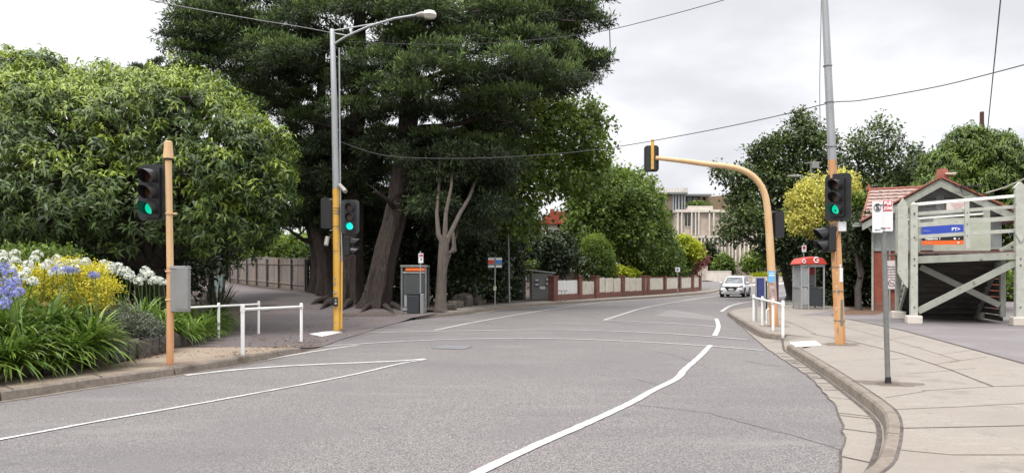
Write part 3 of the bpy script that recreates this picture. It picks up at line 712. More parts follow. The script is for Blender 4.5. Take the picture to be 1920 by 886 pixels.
# ---- left orange post -------------------------------------------------------
b = G(319, 683, .13); s = b.y/F
t = thing('traffic_light', 'short tan and orange traffic light post by the flower bed with a grey control box', 'traffic light', b)
Z = lambda py: EYE+(HY-py)/F*b.y
mb = MB(); mb.tube([(b.x, b.y, Z(500)), (b.x-.03, b.y, Z(296))], [.054, .052], 16); mb.build('upper_post', MT['tan'], t, smooth=True)
mb = MB(); mb.tube([b-Vector((0, 0, .05)), (b.x, b.y, Z(500))], [.06, .055], 16); band(mb, b+Vector((0, 0, .01)), .075, .03); mb.build('lower_post', MT['orange'], t, smooth=True)
mb = MB(); mb.tube([(b.x-.03, b.y, Z(297)), (b.x-.03, b.y, Z(272)), (b.x-.03, b.y, Z(266)), (b.x-.03, b.y, Z(264.5))], [.084, .066, .064, .04], 18); mb.build('cap', MT['tan'], t, smooth=True)
mb = MB(); band(mb, (b.x-.03, b.y, Z(298.5)), .07, .03); mb.build('cap_seal', MT['ink'], t)
mb = MB()
for py in (400, 508, 561): band(mb, (b.x-.01, b.y, Z(py)), .068, .028); mb.box((b.x+.085, b.y, Z(py)), (.05, .04, .03))
mb.bar((b.x, b.y, Z(400)), (b.x-.2, b.y+.05, Z(400)), .04, .04); mb.bar((b.x, b.y, Z(318)), (b.x-.2, b.y+.05, Z(318)), .04, .03)
mb.build('clamps', MT['tan'], t)
signal(t, P(283, 360, b.y-.03), R(-8), 'lensgreen', .52, .93, .26)
mb = MB(); mb.box(P(338, 541, b.y+.05), (.27, .2, .76)); mb.box(P(338, 502.5, b.y+.05), (.29, .22, .02)); o = mb.build('control_box', MT['cabinet'], t, bevel=.012)
mb = MB(); mb.box(P(341, 541, b.y-.053), (.2, .008, .68)); mb.build('box_door', MT['cabinet'], o, bevel=.003)
# ---- railings -----------------------------------------------------------------
def rail(name, label, A, B, h, r=.035, posts=None, ext=.06, m='white', tilt=0, rm='white', mz=None):
    A = Vector(A); B = Vector(B); t = thing(name, label, 'handrail', (A+B)/2)
    ps = posts or [0, 1]
    for q in ps:
        p = A.lerp(B, q); mb = MB(); mb.tube([p-Vector((0, 0, .05)), p+Vector((0, 0, h+ext-.01)), p+Vector((tilt, 0, h+ext))], [r, r, r*.9], 14)
        mb.build('post', MT[m], t, smooth=True)
    mb = MB(); mb.tube([A+Vector((0, 0, h-.03)), B+Vector((0, 0, h-.03))], r*.85, 14)
    for q in ps: p = A.lerp(B, q); band(mb, p+Vector((0, 0, h-.03)), r*1.25, .09)
    mb.build('rail', MT[rm], t, smooth=True); return t
rail('handrail', 'front white tubular handrail near the kerb left of the crossing', Gh(455, 667, 0, HL), Gh(565, 641, 0, HL), .88)
A_ = Gh(350, 640, 0, HL); B_ = Gh(485, 625, 0, HL); A_ = Vector((A_.x, A_.y+.0, A_.z))
rail('handrail', 'rear white handrail meeting the agapanthus behind the grey control box', A_+Vector((-.3, -.3, 0)), B_, .84, .034, [0.0, .52, 1])
# ---- yellow street lamp pole -------------------------------------------------
b = G(633, 620, .015); yb = b.y; Z = lambda py: EYE+(HY-py)/F*yb; X = lambda px: (px-960)/F*yb
t = thing('street_lamp', 'tall street lamp on a bright yellow pole with a lit green signal, left corner', 'street lamp', b)
mb = MB(); mb.tube([b-Vector((0, 0, .05)), (X(631.5), yb, Z(500)), (X(630), yb, Z(354))], [.118, .108, .098], 18); mb.build('lower_pole', MT['yellow'], t, smooth=True)
mb = MB(); mb.tube([(X(630), yb, Z(354)), (X(627), yb, Z(200)), (X(623), yb, Z(56)), (X(623), yb, Z(55))], [.097, .085, .07, .06], 18); mb.build('upper_pole', MT['galv'], t, smooth=True)
mb = MB(); q = [(623, 85), (650, 68), (690, 50), (740, 35), (790, 27)]; mb.tube([P(x, y, yb-.1*i) for i, (x, y) in enumerate(q)], .032, 10)
mb.tube([P(624, 58, yb), P(700, 45, yb-.2)], .02, 8); mb.tube([P(624, 62, yb), P(652, 67, yb-.1)], .015, 8)
mb.build('lamp_arm', MT['galv'], t, smooth=True)
mb = MB(); mb.tube([P(780, 28.5, yb-.4), P(790, 27, yb-.4), P(799, 28, yb-.4)], [.05, .08, .1], 8); lo = mb.build('lamp_housing', MT['lamp'], t, smooth=True)
mb = MB(); mb.tube([P(796, 27.5, yb-.4), P(806, 27.5, yb-.4), P(814, 28.5, yb-.4), P(818, 29, yb-.4)], [.115, .135, .12, .05], 6); mb.build('lamp_glass', MT['diffuser'], lo, smooth=True)
mb = MB(); mb.tube([P(640, 618, yb-.05), P(641, 480, yb), P(638, 360, yb), P(636, 90, yb)], .022, 8); mb.build('conduit', MT['galv'], t, smooth=True)
mb = MB(); mb.tube([P(640, 616, yb-.08), P(641, 490, yb-.04)], .03, 8); mb.build('conduit_cover', MT['yellow'], t, smooth=True)
mb = MB()
for py in (390, 395, 400, 424, 470, 530): band(mb, (X(631), yb, Z(py)), .114, .012)
mb.build('straps', MT['galvdark'], t)
signal(t, P(656, 406, yb-.1), R(4), 'lenscyan', .52, .98, .27, bm='boardgrey')
h2 = signal(t, P(659, 462, yb+.15), R(78), None, .45, .8, .25, board=False, n=2)
h3 = signal(t, P(614, 400, yb+.2), R(178), None, .35, .9, .27, board=False)
mb = MB(); mb.bar(P(636, 385, yb), P(650, 380, yb), .05, .04); mb.bar(P(636, 430, yb), P(650, 427, yb), .05, .04); mb.bar(P(626, 372, yb), P(613, 376, yb+.1), .04, .04); mb.bar(P(618, 432, yb), P(646, 424, yb), .03, .03); mb.build('brackets', MT['galvdark'], t)
mb = MB(); mb.tube([P(637, 347, yb-.1), P(648, 359, yb-.35)], .06, 12); mb.bar(P(634, 352, yb), P(640, 350, yb-.1), .03, .03); mb.build('camera', MT['lamp'], t, smooth=True)
mb = MB(); mb.tube([P(614, 444, yb-.1), P(611, 460, yb-.2)], .065, 12); mb.build('sensor', MT['lamp'], t, smooth=True)
mb = MB(); mb.box(P(629, 565, yb-.14), (.13, .1, .26)); mb.box(P(621, 566, yb-.05), (.1, .12, .12)); pb = mb.build('push_button_box', MT['ink'], t, bevel=.02)
mb = MB(); mb.cyl(P(629.5, 568, yb-.19), P(629.5, 568, yb-.21), .035, 16); mb.cyl(P(629.5, 562, yb-.19), P(629.5, 562, yb-.2), .025, 12); mb.build('push_button', MT['galv'], pb)
mb = MB(); mb.box(P(628, 548, yb-.125), (.1, .012, .04)); mb.box(P(627, 521, yb-.12), (.06, .012, .03)); mb.box(P(627, 532, yb-.12), (.06, .012, .03)); mb.build('label_plate', MT['galv'], t)
# ---- right worn orange pole ---------------------------------------------------
b = G(1576, 645, ZF); yb = b.y; Z = lambda py: EYE+(HY-py)/F*yb; X = lambda px: (px-960)/F*yb
t = thing('traffic_light', 'tall leaning pole, worn orange below and grey above, with a lit green signal', 'traffic light', b)
mb = MB(); mb.tube([b-Vector((0, 0, .05)), (X(1568), yb, Z(470)), (X(1560.5), yb, Z(300))], [.116, .112, .095], 8); mb.build('lower_pole', MT['worn'], t)
mb = MB(); mb.tube([(X(1560.5), yb, Z(300)), (X(1551), yb, Z(100)), (X(1538), yb, Z(-190))], [.094, .082, .05], 8); mb.build('upper_pole', MT['galv'], t)
mb = MB()
for py in (124, 192, 275, 420, 436, 500, 545, 600): band(mb, (X(1546+py*.0465), yb, Z(py)), .088+.00006*py, .014)
mb.build('straps', MT['galvdark'], t)
mb = MB(); mb.box((X(1573), yb-.11, Z(515)), (.07, .01, .3), rot=None); mb.box((X(1571), yb-.108, Z(500)), (.05, .006, .1)); mb.build('sticker', MT['signwhite'], t)
mb = MB(); mb.box((X(1574), yb-.112, Z(585)), (.05, .02, .55)); mb.build('cover_strip', MT['galvdark'], t)
signal(t, P(1569, 369, yb-.2), R(-48), 'lensgreen', .56, 1.0, .255)
signal(t, P(1548, 448, yb-.02), R(-84), None, .3, .5, .24, board=False, n=2)
mb = MB(); mb.box(P(1578.5, 424.5, yb-.15), (.165, .08, .2)); mb.build('junction_box', MT['signwhite'], t, bevel=.012)
mb = MB(); mb.bar(P(1563, 355, yb), P(1568, 355, yb-.2), .06, .05); mb.bar(P(1563, 395, yb), P(1568, 395, yb-.2), .06, .05); mb.bar(P(1566, 448, yb), P(1552, 448, yb), .05, .04); mb.build('brackets', MT['black'], t)
mb = MB(); mb.tube([P(1572, 412, yb-.12), P(1571, 430, yb-.14), P(1566, 450, yb-.13), P(1567, 500, yb-.12)], .014, 6); mb.build('cable', MT['orange'], t)
# ---- mast arm -------------------------------------------------------------------
b = G(1452, 611, ZF); yb = b.y; X = lambda px: (px-960)/F*yb
t = thing('traffic_light', 'curved yellow overhead traffic light mast arm reaching over the road, signal seen from behind', 'traffic light', b)
q = [(1452, 613), (1447, 520), (1442, 430), (1438, 385), (1433, 362), (1424, 344), (1410, 329), (1390, 318), (1362, 311.5), (1320, 307), (1275, 301), (1229, 296)]
rd = [.125, .118, .108, .1, .096, .092, .09, .087, .082, .078, .07, .06]
pt = smoothline([P(x, y, yb-.0) for x, y in q], 3); rd2 = list(np.interp(np.linspace(0, 1, len(pt)), np.linspace(0, 1, len(q)), rd))
mb = MB(); mb.tube(pt[:4], rd2[:4], 14); mb.build('lower_pole', MT['orange'], t, smooth=True)
mb = MB(); mb.tube(pt[3:], rd2[3:], 14); mb.build('mast_arm', MT['tan'], t, smooth=True)
mb = MB(); mb.tube([P(1223.5, 317, yb), P(1223.5, 262, yb)], .047, 12); mb.build('hanger_post', MT['yellow'], t, smooth=True)
signal(t, P(1221.5, 298, yb+.19), R(168), None, .43, .78, .22)
signal(t, P(1456, 421, yb+.15), R(196), None, .3, .78, .235, board=True, w_=.34, h_=.78) if False else signal(t, P(1456, 421, yb+.15), R(196), None, .34, .78, .235)
mb = MB(); mb.bar(P(1444, 400, yb), P(1454, 400, yb+.1), .05, .04); mb.bar(P(1444, 440, yb), P(1454, 440, yb+.1), .05, .04); mb.build('brackets', MT['black'], t)
mb = MB(); mb.box(P(1446.5, 518, yb-.125), (.2, .012, .32)); mb.build('pale_sticker', MT['skyblue'], t)
mb = MB(); mb.box(P(1447, 516, yb-.133), (.15, .006, .03)); mb.box(P(1447, 512, yb-.133), (.15, .006, .02)); mb.build('sticker_lines', MT['lettering'], t)
mb = MB(); mb.box(P(1448, 545, yb-.128), (.17, .01, .52)); mb.build('poster_scraps', mat('torn_posters', (.25, .16, .13), .8, noise=(12, 1), col2=(.45, .42, .42)), t)
mb = MB(); mb.box(P(1457, 540, yb+.02), (.03, .18, .85)); mb.build('mounting_board', MT['navy'], t)
# ---- right barrier --------------------------------------------------------------
rail('pedestrian_barrier', 'white painted barrier with four posts along the right kerb before the mast arm', G(1413, 602, ZF), G(1468, 629, ZF), .8, .036, [0, .36, .72, 1], .07)
A_ = G(1437, 607, ZF); B_ = G(1450, 607, ZF)
t = thing('cycle_hoop', 'small low white hoop standing behind the barrier at the mast foot', 'hoop', (A_+B_)/2)
mb = MB(); mb.tube([A_, A_+Vector((0, 0, .42)), A_+Vector((.04, 0, .46)), B_+Vector((-.04, 0, .46)), B_+Vector((0, 0, .42)), B_], .022, 8); mb.build('hoop', MT['white'], t, smooth=True)
# information panel behind barrier
b = G(1429, 600, ZF); yb = b.y
t = thing('notice_stand', 'dark blue panel on grey posts between the barrier and the mast arm', 'notice panel', b)
mb = MB(); mb.box(P(1425.5, 541, yb), (.27, .05, .72)); mb.build('panel', MT['navy'], t, bevel=.01)
for px in (1418.3, 1434): mb = MB(); mb.box((P(px, 541, yb).x, yb, .13+.68), (.05, .05, 1.38)); mb.build('post', MT['galv'], t)
mb = MB(); mb.box((P(1437.4, 541, yb).x, yb+.03, .13+.66), (.05, .05, 1.3)); mb.build('side_post', MT['ink'], t)
# ---- bus zone sign ----------------------------------------------------------------
b = G(1665, 718, ZF); yb = b.y; Z = lambda py: EYE+(HY-py)/F*yb; X = lambda px: (px-960)/F*yb
t = thing('bus_zone_sign', 'white no stopping and red bus zone sign on a grey post on the right footpath', 'road sign', b)
mb = MB(); mb.tube([b-Vector((0, 0, .05)), (X(1657), yb, Z(436)), (X(1655), yb, Z(382))], .034, 14); mb.build('post', MT['galvdark'], t, smooth=True)
mb = MB(); mb.tube([b+Vector((0, 0, -.02)), b+Vector((.0, 0, .09))], [.045, .037], 14); mb.build('base_sleeve', MT['ink'], t, smooth=True)
RZ = R(-6)
def spanel(px, wpx, name, py0=377, py1=435, tiltz=0):
    w_ = wpx/F*yb; h_ = (py1-py0)/F*yb; c = Vector((X(px), yb-.045, Z((py0+py1)/2))); m = Matrix.Rotation(RZ, 3, 'Z'); mb = MB()
    mb.prism([c+m @ Vector((x, 0, z)) for x, z in rrect(w_, h_, .012)], m @ Vector((0, .004, 0))); o = mb.build(name, MT['signwhite'], t, fixn=True); return o, c, m, w_, h_
o1, c1, m1, w1, h1 = spanel(1642.2, 18.6, 'no_stopping_panel', 378, 436)
o2, c2, m2_, w2, h2_ = spanel(1661.3, 18.8, 'bus_zone_panel', 375.5, 433.5)
def ring(mb, c, m, r, th, n=28, y=-.004, sq=1.15):
    for i in range(n):
        a0, a1 = 2*math.pi*i/n, 2*math.pi*(i+1)/n
        mb.add([c+m @ Vector((math.cos(a)*q, y, math.sin(a)*q*sq)) for a, q in ((a0, r), (a1, r), (a1, r-th), (a0, r-th))], [(0, 1, 2, 3)])
mb = MB(); cc = c1+Vector((0, 0, h1*.3)); ring(mb, cc, m1, w1*.36, .008); mb.bar(cc+m1 @ Vector((-w1*.22, -.007, w1*.27)), cc+m1 @ Vector((w1*.22, -.007, -w1*.27)), .003, .007, up=(0, 1, 0)); mb.build('ring', MT['ink'], o1)
text('S', .105, cc+m1 @ Vector((0, -.005, 0)), RZ, MT['ink'], o1, bold=.003)
def arrow(mb, c, m, l, s):
    mb.add([c+m @ Vector(v) for v in ((-l/2*s, -.004, .0035), (l/4*s, -.004, .0035), (l/4*s, -.004, -.0035), (-l/2*s, -.004, -.0035))], [(0, 1, 2, 3)])
    mb.add([c+m @ Vector(v) for v in ((l/2*s, -.004, 0), (l/5*s, -.004, .011), (l/5*s, -.004, -.011))], [(0, 1, 2)])
mb = MB(); arrow(mb, c1-Vector((0, 0, h1*.42)), m1, .07, -1); mb.build('arrow', MT['ink'], o1)
mb = MB(); arrow(mb, c2-Vector((0, 0, h2_*.4)), m2_, .07, 1); mb.build('arrow', MT['signred'], o2)
mb = MB(); cc = c2+Vector((0, 0, h2_*.315)); mb.prism([cc+m2_ @ Vector((x, -.003, z)) for x, z in rrect(w2*.88, h2_*.34, .004)], m2_ @ Vector((0, .002, 0))); mb.build('red_field', MT['signred'], o2, fixn=True)
text('BUS', .066, cc+m2_ @ Vector((0, -.005, .034)), RZ, MT['lettering'], o2, sx=.82, bold=.0035)
text('ZONE', .062, cc+m2_ @ Vector((0, -.005, -.034)), RZ, MT['lettering'], o2, sx=.66, bold=.002)
mb = MB(); mb.box((X(1652), yb-.038, Z(385)), (.06, .03, .02)); mb.box((X(1652), yb-.038, Z(428)), (.06, .03, .02)); mb.build('clamps', MT['galvdark'], t)
# ---- phone booths ------------------------------------------------------------------
def swirl(parent, c, r, rz=0, m='lettering'):
    c = Vector(c); mm = Matrix.Rotation(rz, 3, 'Z'); mb = MB(); pts = [c+mm @ Vector((math.cos(R(a))*r, 0, math.sin(R(a))*r)) for a in range(50, 330, 20)]
    mb.tube(pts, [r*.22]*len(pts), 6); mb.tube([c+mm @ Vector((0, 0, 0)), c+mm @ Vector((r*.9, 0, 0)), c+mm @ Vector((r*.75, 0, -r*.5))], r*.2, 6); mb.build('emblem', MT[m], parent)
# right booth
b = G(1524, 579, ZF); x0, yb, z0 = b.x, b.y+.5, ZF
t = thing('phone_booth', 'phone booth with a domed red canopy on the right footpath', 'phone booth', (x0, yb, z0), 0)
W_, D_, H_ = 1.0, .95, 1.98; PH = []
for sx in (-1, 1):
    for sy in (-1, 1):
        mb = MB(); mb.box((x0+sx*W_/2, yb+sy*D_/2, z0+H_/2), (.06, .06, H_)); mb.build('frame_post', MT['alu'], t)
mb = MB()
for z in (.95, 1.9, .12):
    mb.box((x0, yb-D_/2, z0+z), (W_-.06, .05, .05)) if z != .12 and z != .95 else None
    mb.box((x0-W_/2, yb, z0+z), (.05, D_-.06, .05)); mb.box((x0, yb+D_/2, z0+z), (W_-.06, .05, .05)); mb.box((x0+W_/2, yb, z0+z), (.05, D_-.06, .05))
mb.box((x0-.18, yb-D_/2, z0+H_/2), (.05, .05, H_)); mb.build('cross_bars', MT['alu'], t)
mb = MB(); mb.box((x0-.34, yb-D_/2, z0+1.42), (.28, .012, .86)); mb.box((x0-W_/2, yb, z0+1.42), (.012, .85, .86)); mb.build('window_pane', MT['glass'], t)
mb = MB(); mb.box((x0-.34, yb-D_/2, z0+.55), (.28, .012, .7)); mb.box((x0-W_/2, yb, z0+.55), (.012, .85, .7)); mb.build('frosted_panel', MT['frost'], t)
mb = MB(); mb.box((x0+.17, yb-D_/2+.1, z0+.52), (.6, .04, .8)); mb.box((x0+W_/2, yb, z0+.55), (.015, .85, .75)); mb.build('kick_panel', MT['boardgrey'], t)
mb = MB(); mb.box((x0, yb+D_/2-.03, z0+1.42), (.92, .03, .86)); mb.build('back_panel', mat('grey_panel', (.2, .2, .21), .6), t)
mb = MB(); mb.box((x0+.22, yb+.25, z0+1.3), (.28, .16, .5)); ph = mb.build('telephone', MT['cabinet'], t, bevel=.02)
mb = MB(); mb.tube([(x0+.1, yb+.14, z0+1.15), (x0+.08, yb+.12, z0+1.3), (x0+.1, yb+.14, z0+1.45)], .03, 8); mb.build('handset', MT['ink'], ph, smooth=True)
mb = MB(); mb.box((x0+.22, yb+D_/2-.06, z0+1.68), (.42, .02, .28)); mb.build('red_sign', MT['signred'], t)
# canopy: curved sides
mb = MB(); n = 14; prof = [(-.62, 0), (-.6, .05), (-.47, .24), (-.36, .29), (-.2, .31), (.0, .35), (.2, .31), (.36, .29), (.47, .24), (.6, .05), (.62, 0)]
mb.prism([(x0+x, yb-D_/2-.12, z0+H_+z) for x, z in prof], (0, D_+.24, 0)); cn = mb.build('canopy', MT['red'], t, fixn=True, bevel=.03)
swirl(cn, (x0+.12, yb-D_/2-.13, z0+H_+.2), .11); swirl(cn, (x0-.42, yb-D_/2-.13, z0+H_+.14), .08)
mb = MB(); mb.box((x0, yb-D_/2-.02, z0+H_-.02), (1.1, .06, .05)); mb.build('lintel', MT['alu'], t)
# left booth
b = Gh(775, 584, 0, HL); x0, yb, z0 = b.x, b.y+.6, b.z
t = thing('phone_booth', 'old grey phone booth with an orange strip, in the shade under the cypress', 'phone booth', (x0, yb, z0), 0)
W_, D_, H_ = .98, .95, 2.0-.18
mp_ = [(-1, -1), (1, -1), (-1, 1), (1, 1)]
for sx, sy in mp_: mb = MB(); mb.box((x0+sx*W_/2, yb+sy*D_/2, z0+H_/2), (.07, .07, H_)); mb.build('frame_post', MT['galvdark'], t)
mb = MB(); mb.box((x0, yb-D_/2-.01, z0+H_-.22), (W_, .05, .06)); mb.box((x0, yb-D_/2, z0+.1), (W_, .05, .1)); mb.box((x0-W_/2, yb, z0+.1), (.05, D_, .1)); mb.box((x0+W_/2, yb, z0+.1), (.05, D_, .1)); mb.build('cross_bars', MT['alu'], t)
mb = MB(); mb.box((x0, yb-D_/2, z0+.9), (W_-.12, .012, 1.4)); mb.box((x0-W_/2, yb, z0+.9), (.012, .8, 1.4)); mb.box((x0+W_/2, yb, z0+.9), (.012, .8, 1.4)); mb.build('window_pane', mat('dusty_dark_glass', (.1, .11, .11), .15, alpha=.6), t)
mb = MB(); mb.box((x0, yb+D_/2, z0+.9), (W_-.1, .03, 1.6)); mb.build('back_panel', MT['boardgrey'], t)
mb = MB(); mb.box((x0, yb, z0+H_+.03), (W_+.12, D_+.12, .1)); mb.build('roof', MT['galvdark'], t, bevel=.02)
mb = MB(); mb.box((x0+.06, yb-D_/2-.05, z0+H_-.1), (.78, .03, .11)); mb.build('orange_strip', MT['orangesign'], t)
mb = MB(); mb.box((x0+.1, yb+.3, z0+1.1), (.3, .18, .5)); mb.build('telephone', MT['cabinet'], t, bevel=.02)
mb = MB(); mb.box((x0-.28, yb-D_/2-.03, z0+.5), (.2, .012, .34)); mb.box((x0-.28, yb-D_/2-.034, z0+.36), (.2, .012, .34)); mb.build('poster', MT['galv'], t)
# bin in front
b = Gh(778, 587, 0, HL)
t = thing('litter_bin', 'dark litter bin with a grey side frame in front of the old phone booth', 'bin', b)
mb = MB(); mb.box(b+Vector((-.05, 0, .36)), (.46, .46, .72), taper=1.04); mb.build('body', MT['bin'], t, bevel=.03)
mb = MB(); mb.box(b+Vector((-.05, 0, .76)), (.52, .5, .07)); mb.build('lid', MT['ink'], t, bevel=.02)
mb = MB(); mb.box(b+Vector((.29, -.05, .38)), (.13, .4, .76)); mb.build('side_frame', MT['cabinet'], t, bevel=.015)
# small sign
b = Gh(790, 586, 0, HL); yb = b.y; Z = lambda py: EYE+(HY-py)/F*yb; X = lambda px: (px-960)/F*yb
b.y -= .3
t = thing('parking_sign', 'small white parking sign with red and black marks above the litter bin', 'road sign', b)
mb = MB(); mb.cyl(b, (b.x, b.y, Z(471)), .025, 10); mb.build('post', MT['galv'], t, smooth=True)
mb = MB(); mb.box((X(791), b.y-.03, Z(484)), (.19, .012, .38)); sg = mb.build('panel', MT['signwhite'], t)
mb = MB(); mb.box((X(792.5), b.y-.038, Z(479)), (.09, .004, .1)); mb.build('red_mark', MT['signred'], sg)
mb = MB(); mb.box((X(791.5), b.y-.038, Z(486)), (.04, .004, .1)); mb.box((X(789), b.y-.038, Z(479.5)), (.03, .004, .09)); mb.build('black_mark', MT['ink'], sg)
# bus stop flag
b = Gh(928, 573, 0, HL); yb = b.y; Z = lambda py: EYE+(HY-py)/F*yb; X = lambda px: (px-960)/F*yb
t = thing('bus_stop_sign', 'thin bus stop post with paired red and blue panels at the far left kerb', 'bus stop sign', b)
mb = MB(); mb.cyl(b, (b.x, yb, Z(481)), .03, 10); mb.build('post', MT['galv'], t, smooth=True)
for px, c_ in ((921, 'signred'), (935.5, 'blue')):
    mb = MB(); mb.box((X(px), yb-.04, Z(492)), (.3, .02, .48)); o = mb.build('panel', MT['signwhite'], t)
    mb = MB(); mb.box((X(px), yb-.053, Z(490.5)), (.3, .006, .17)); mb.build('colour_band', mat('band_red', (.6, .06, .03), .5) if c_ == 'signred' else mat('band_blue', (.04, .2, .55), .5), o)
    mb = MB(); mb.box((X(px), yb-.053, Z(495.5)), (.3, .006, .05)); mb.build('dark_band', MT['ink'], o)
mb = MB(); mb.box((X(928), yb-.04, Z(540)), (.14, .02, .2)); mb.build('timetable', MT['offwhite'], t)
# thin lamp post further on
b = Gh(955, 567, 0, HL); yb = b.y; Z = lambda py: EYE+(HY-py)/F*yb; X = lambda px: (px-960)/F*yb
t = thing('metal_post', 'slim tall grey metal post right of the bus stop panels', 'post', b)
mb = MB(); mb.tube([b, (X(952.5), yb, Z(424)), (X(951.5), yb, Z(396))], [.05, .045, .04], 10); mb.build('shaft', MT['galv'], t, smooth=True); mb = MB(); mb.tube([(X(951.5), yb, Z(396)), (X(951.5), yb, Z(393))], [.06, .03], 10); mb.build('cap', MT['galvdark'], t)
# letterbox shed
b0 = Gh(997, 561, .0, HL); yb = b0.y
t = thing('letterbox_shed', 'grey rendered letterbox enclosure with white letter slots at a driveway', 'letterbox enclosure', (b0.x, yb, b0.z))
rz = R(6); m = Matrix.Rotation(rz, 3, 'Z'); wd, hd_, dp = 1.36, 1.62, 1.1; c = b0+m @ Vector((wd/2, dp/2, hd_/2))
mb = MB(); mb.box(c, (wd, dp, hd_), rz); o = mb.build('enclosure', MT['galvdark'] if False else mat('grey_render_paint', (.21, .215, .205), .85, noise=(2, .6), col2=(.17, .17, .16)), t)
mb = MB(); mb.bar(b0+m @ Vector((-1.2, .25, hd_+.32)), b0+m @ Vector((1.5, .25, hd_+.03)), .7, .05); mb.build('roof', MT['alu'], t)
mb = MB(); mb.box(b0+m @ Vector((-.75, .7, .88)), (.9, .1, 1.76), rz); mb.build('side_wall', mat('shed_side', (.18, .185, .17), .85), t)
for i, (lx, lz) in enumerate(((.32, 1.18), (1.0, 1.22), (.32, .9), (1.0, .94))):
    q = b0+m @ Vector((lx, -.02, lz)); mb = MB(); mb.box(q, (.25, .05, .18), rz); o = mb.build('letterbox', MT['ink'], t); mb = MB(); mb.box(q+Vector((0, -.03, .02)), (.2, .012, .1), rz); mb.build('slot', MT['signwhite'], o)
mb = MB(); mb.box(b0+m @ Vector((.67, -.02, .72)), (.34, .03, .16), rz); mb.build('number_plate', MT['signwhite'], t)
# green grey cabinet left, near path
b = Gh(411, 548, 0, HL); b.z -= .05
t = thing('utility_cabinet', 'grey green utility cabinet among plants at the foot of the paling fence', 'utility cabinet', b)
hh_ = (548-516)/F*b.y+.05; mb = MB(); mb.box(b+Vector((0, 0, hh_/2)), (.5, .35, hh_)); mb.build('body', MT['greencab'], t, bevel=.012)
mb = MB(); mb.box(b+Vector((0, -.18, hh_*.42)), (.42, .01, hh_*.7)); dr = mb.build('door', MT['greencab'], t, bevel=.004); mb = MB(); mb.box(b+Vector((0, -.19, hh_*.86)), (.12, .012, .02)); mb.build('handle', MT['ink'], t)
# small sign far right of the brick wall
b = Gh(1271, 553, .13); yb = b.y; Z = lambda py: EYE+(HY-py)/F*yb; X = lambda px: (px-960)/F*yb
t = thing('road_sign', 'small white road sign on a thin post in front of the brick and cream wall', 'road sign', b)
mb = MB(); mb.cyl(b, (b.x, yb, Z(501)), .03, 8); mb.build('post', MT['galv'], t); mb = MB(); mb.box((X(1270.5), yb-.04, Z(505)), (8.5/F*yb, .02, 8.5/F*yb)); sg = mb.build('panel', MT['signwhite'], t)
mb = MB(); mb.box((X(1270), yb-.055, Z(505)), (4/F*yb, .004, 4/F*yb)); mb.build('mark', MT['galvdark'], sg)
# metal stand in front of the wall
b = Gh(1056, 565, 0, HL); t = thing('metal_stand', 'small thin legged metal stand before the first white picket panel', 'stand', b)
mb = MB(); mb.box(b+Vector((0, 0, .62)), (.55, .3, .03)); mb.build('top', MT['galvdark'], t); 
for sx in (-1, 1): mb = MB(); mb.tube([b+Vector((sx*.12, 0, .6)), b+Vector((sx*.05, 0, .3)), b+Vector((sx*.14, 0, 0))], .015, 6); mb.build('leg', MT['galvdark'], t)
# distant street light right
b = Vector((P(1521, 400, 47).x, 47, hr(47))); yb = 47
t = thing('street_lamp', 'distant grey street lamp behind the golden tree with a flat arm', 'street lamp', b)
mb = MB(); mb.tube([b, P(1521, 303, yb)], [.12, .08], 10); mb.build('pole', MT['galvdark'], t, smooth=True)
mb = MB(); mb.tube([P(1521, 333, yb), P(1480, 329, yb-.3)], .035, 8); mb.build('arm', MT['galv'], t); mb = MB(); mb.box(P(1489, 330, yb-.3), (.8, .25, .12)); mb.build('lamp_head', MT['lamp'], t, bevel=.03)
mb = MB(); mb.box(P(1528, 310, yb-.1), (.42, .3, .4)); mb.build('transformer', MT['cabinet'], t, bevel=.03); mb = MB(); mb.bar(P(1508, 306, yb), P(1540, 304, yb), .08, .08); mb.build('crossarm', MT['galvdark'], t)
b = Vector((P(1507, 400, 42).x, 42, .13)); t = thing('parking_sign', 'small red and white parking sign on a grey post above the red canopy booth', 'road sign', b)
mb = MB(); mb.cyl(b, P(1525, 440, 42) if False else Vector((b.x, 42, P(1507, 455, 42).z)), .03, 8); mb.build('post', MT['galv'], t); mb = MB(); mb.box((b.x, 41.95, P(1507, 466, 42).z), (.25, .02, .38)); sg = mb.build('panel', MT['signwhite'], t); mb = MB(); mb.box((b.x, 41.935, P(1507, 464, 42).z), (.13, .006, .16)); mb.build('red_mark', MT['signred'], sg)
# ---- cables -----------------------------------------------------------------------
def cable(label, pts, r=.014, m='wire', sm=True, name='overhead_cable'):
    q = smoothline([P(*p) for p in pts], 6) if sm else [P(*p) for p in pts]
    mb = MB(); mb.tube(q, r, 5); return tag(mb.build(name, MT[m]), label, 'cable')
cable('overhead cable from the top left sky down to the grey street lamp pole', [(100, -50, 16), (280, 0, 17.5), (450, 32, 20), (560, 50, 21.2), (623, 62, 21.7)], .012, 'wirepale')
cable('long overhead cable crossing from the yellow pole to the right edge above the signals', [(628, 262, 21.7), (720, 291, 22), (850, 297, 22.3), (990, 292, 22), (1130, 279, 21), (1300, 250, 19), (1450, 219, 17.5), (1557, 193, 16.4), (1615, 188, 16), (1750, 164, 15), (1850, 140, 14), (2000, 100, 13)], .011, 'wire')
cable('high overhead cable crossing the cypress towards the top right sky', [(650, 78, 22), (820, 84, 22.5), (960, 78, 22.5), (1110, 62, 22), (1230, 35, 21), (1365, -2, 20), (1450, -30, 19)], .011, 'wire')
cable('short cable end hanging from the high overhead cable', [(1143, 56.5, 21.9), (1143.5, 72, 21.9), (1144, 90, 21.9)], .016, 'wire', name='hanging_wire')
cable('near vertical cable rising from the brown timber pole', [(1851, 250, 54), (1860, 160, 45), (1876, 0, 35), (1882, -60, 32)], .035, 'wirepale')
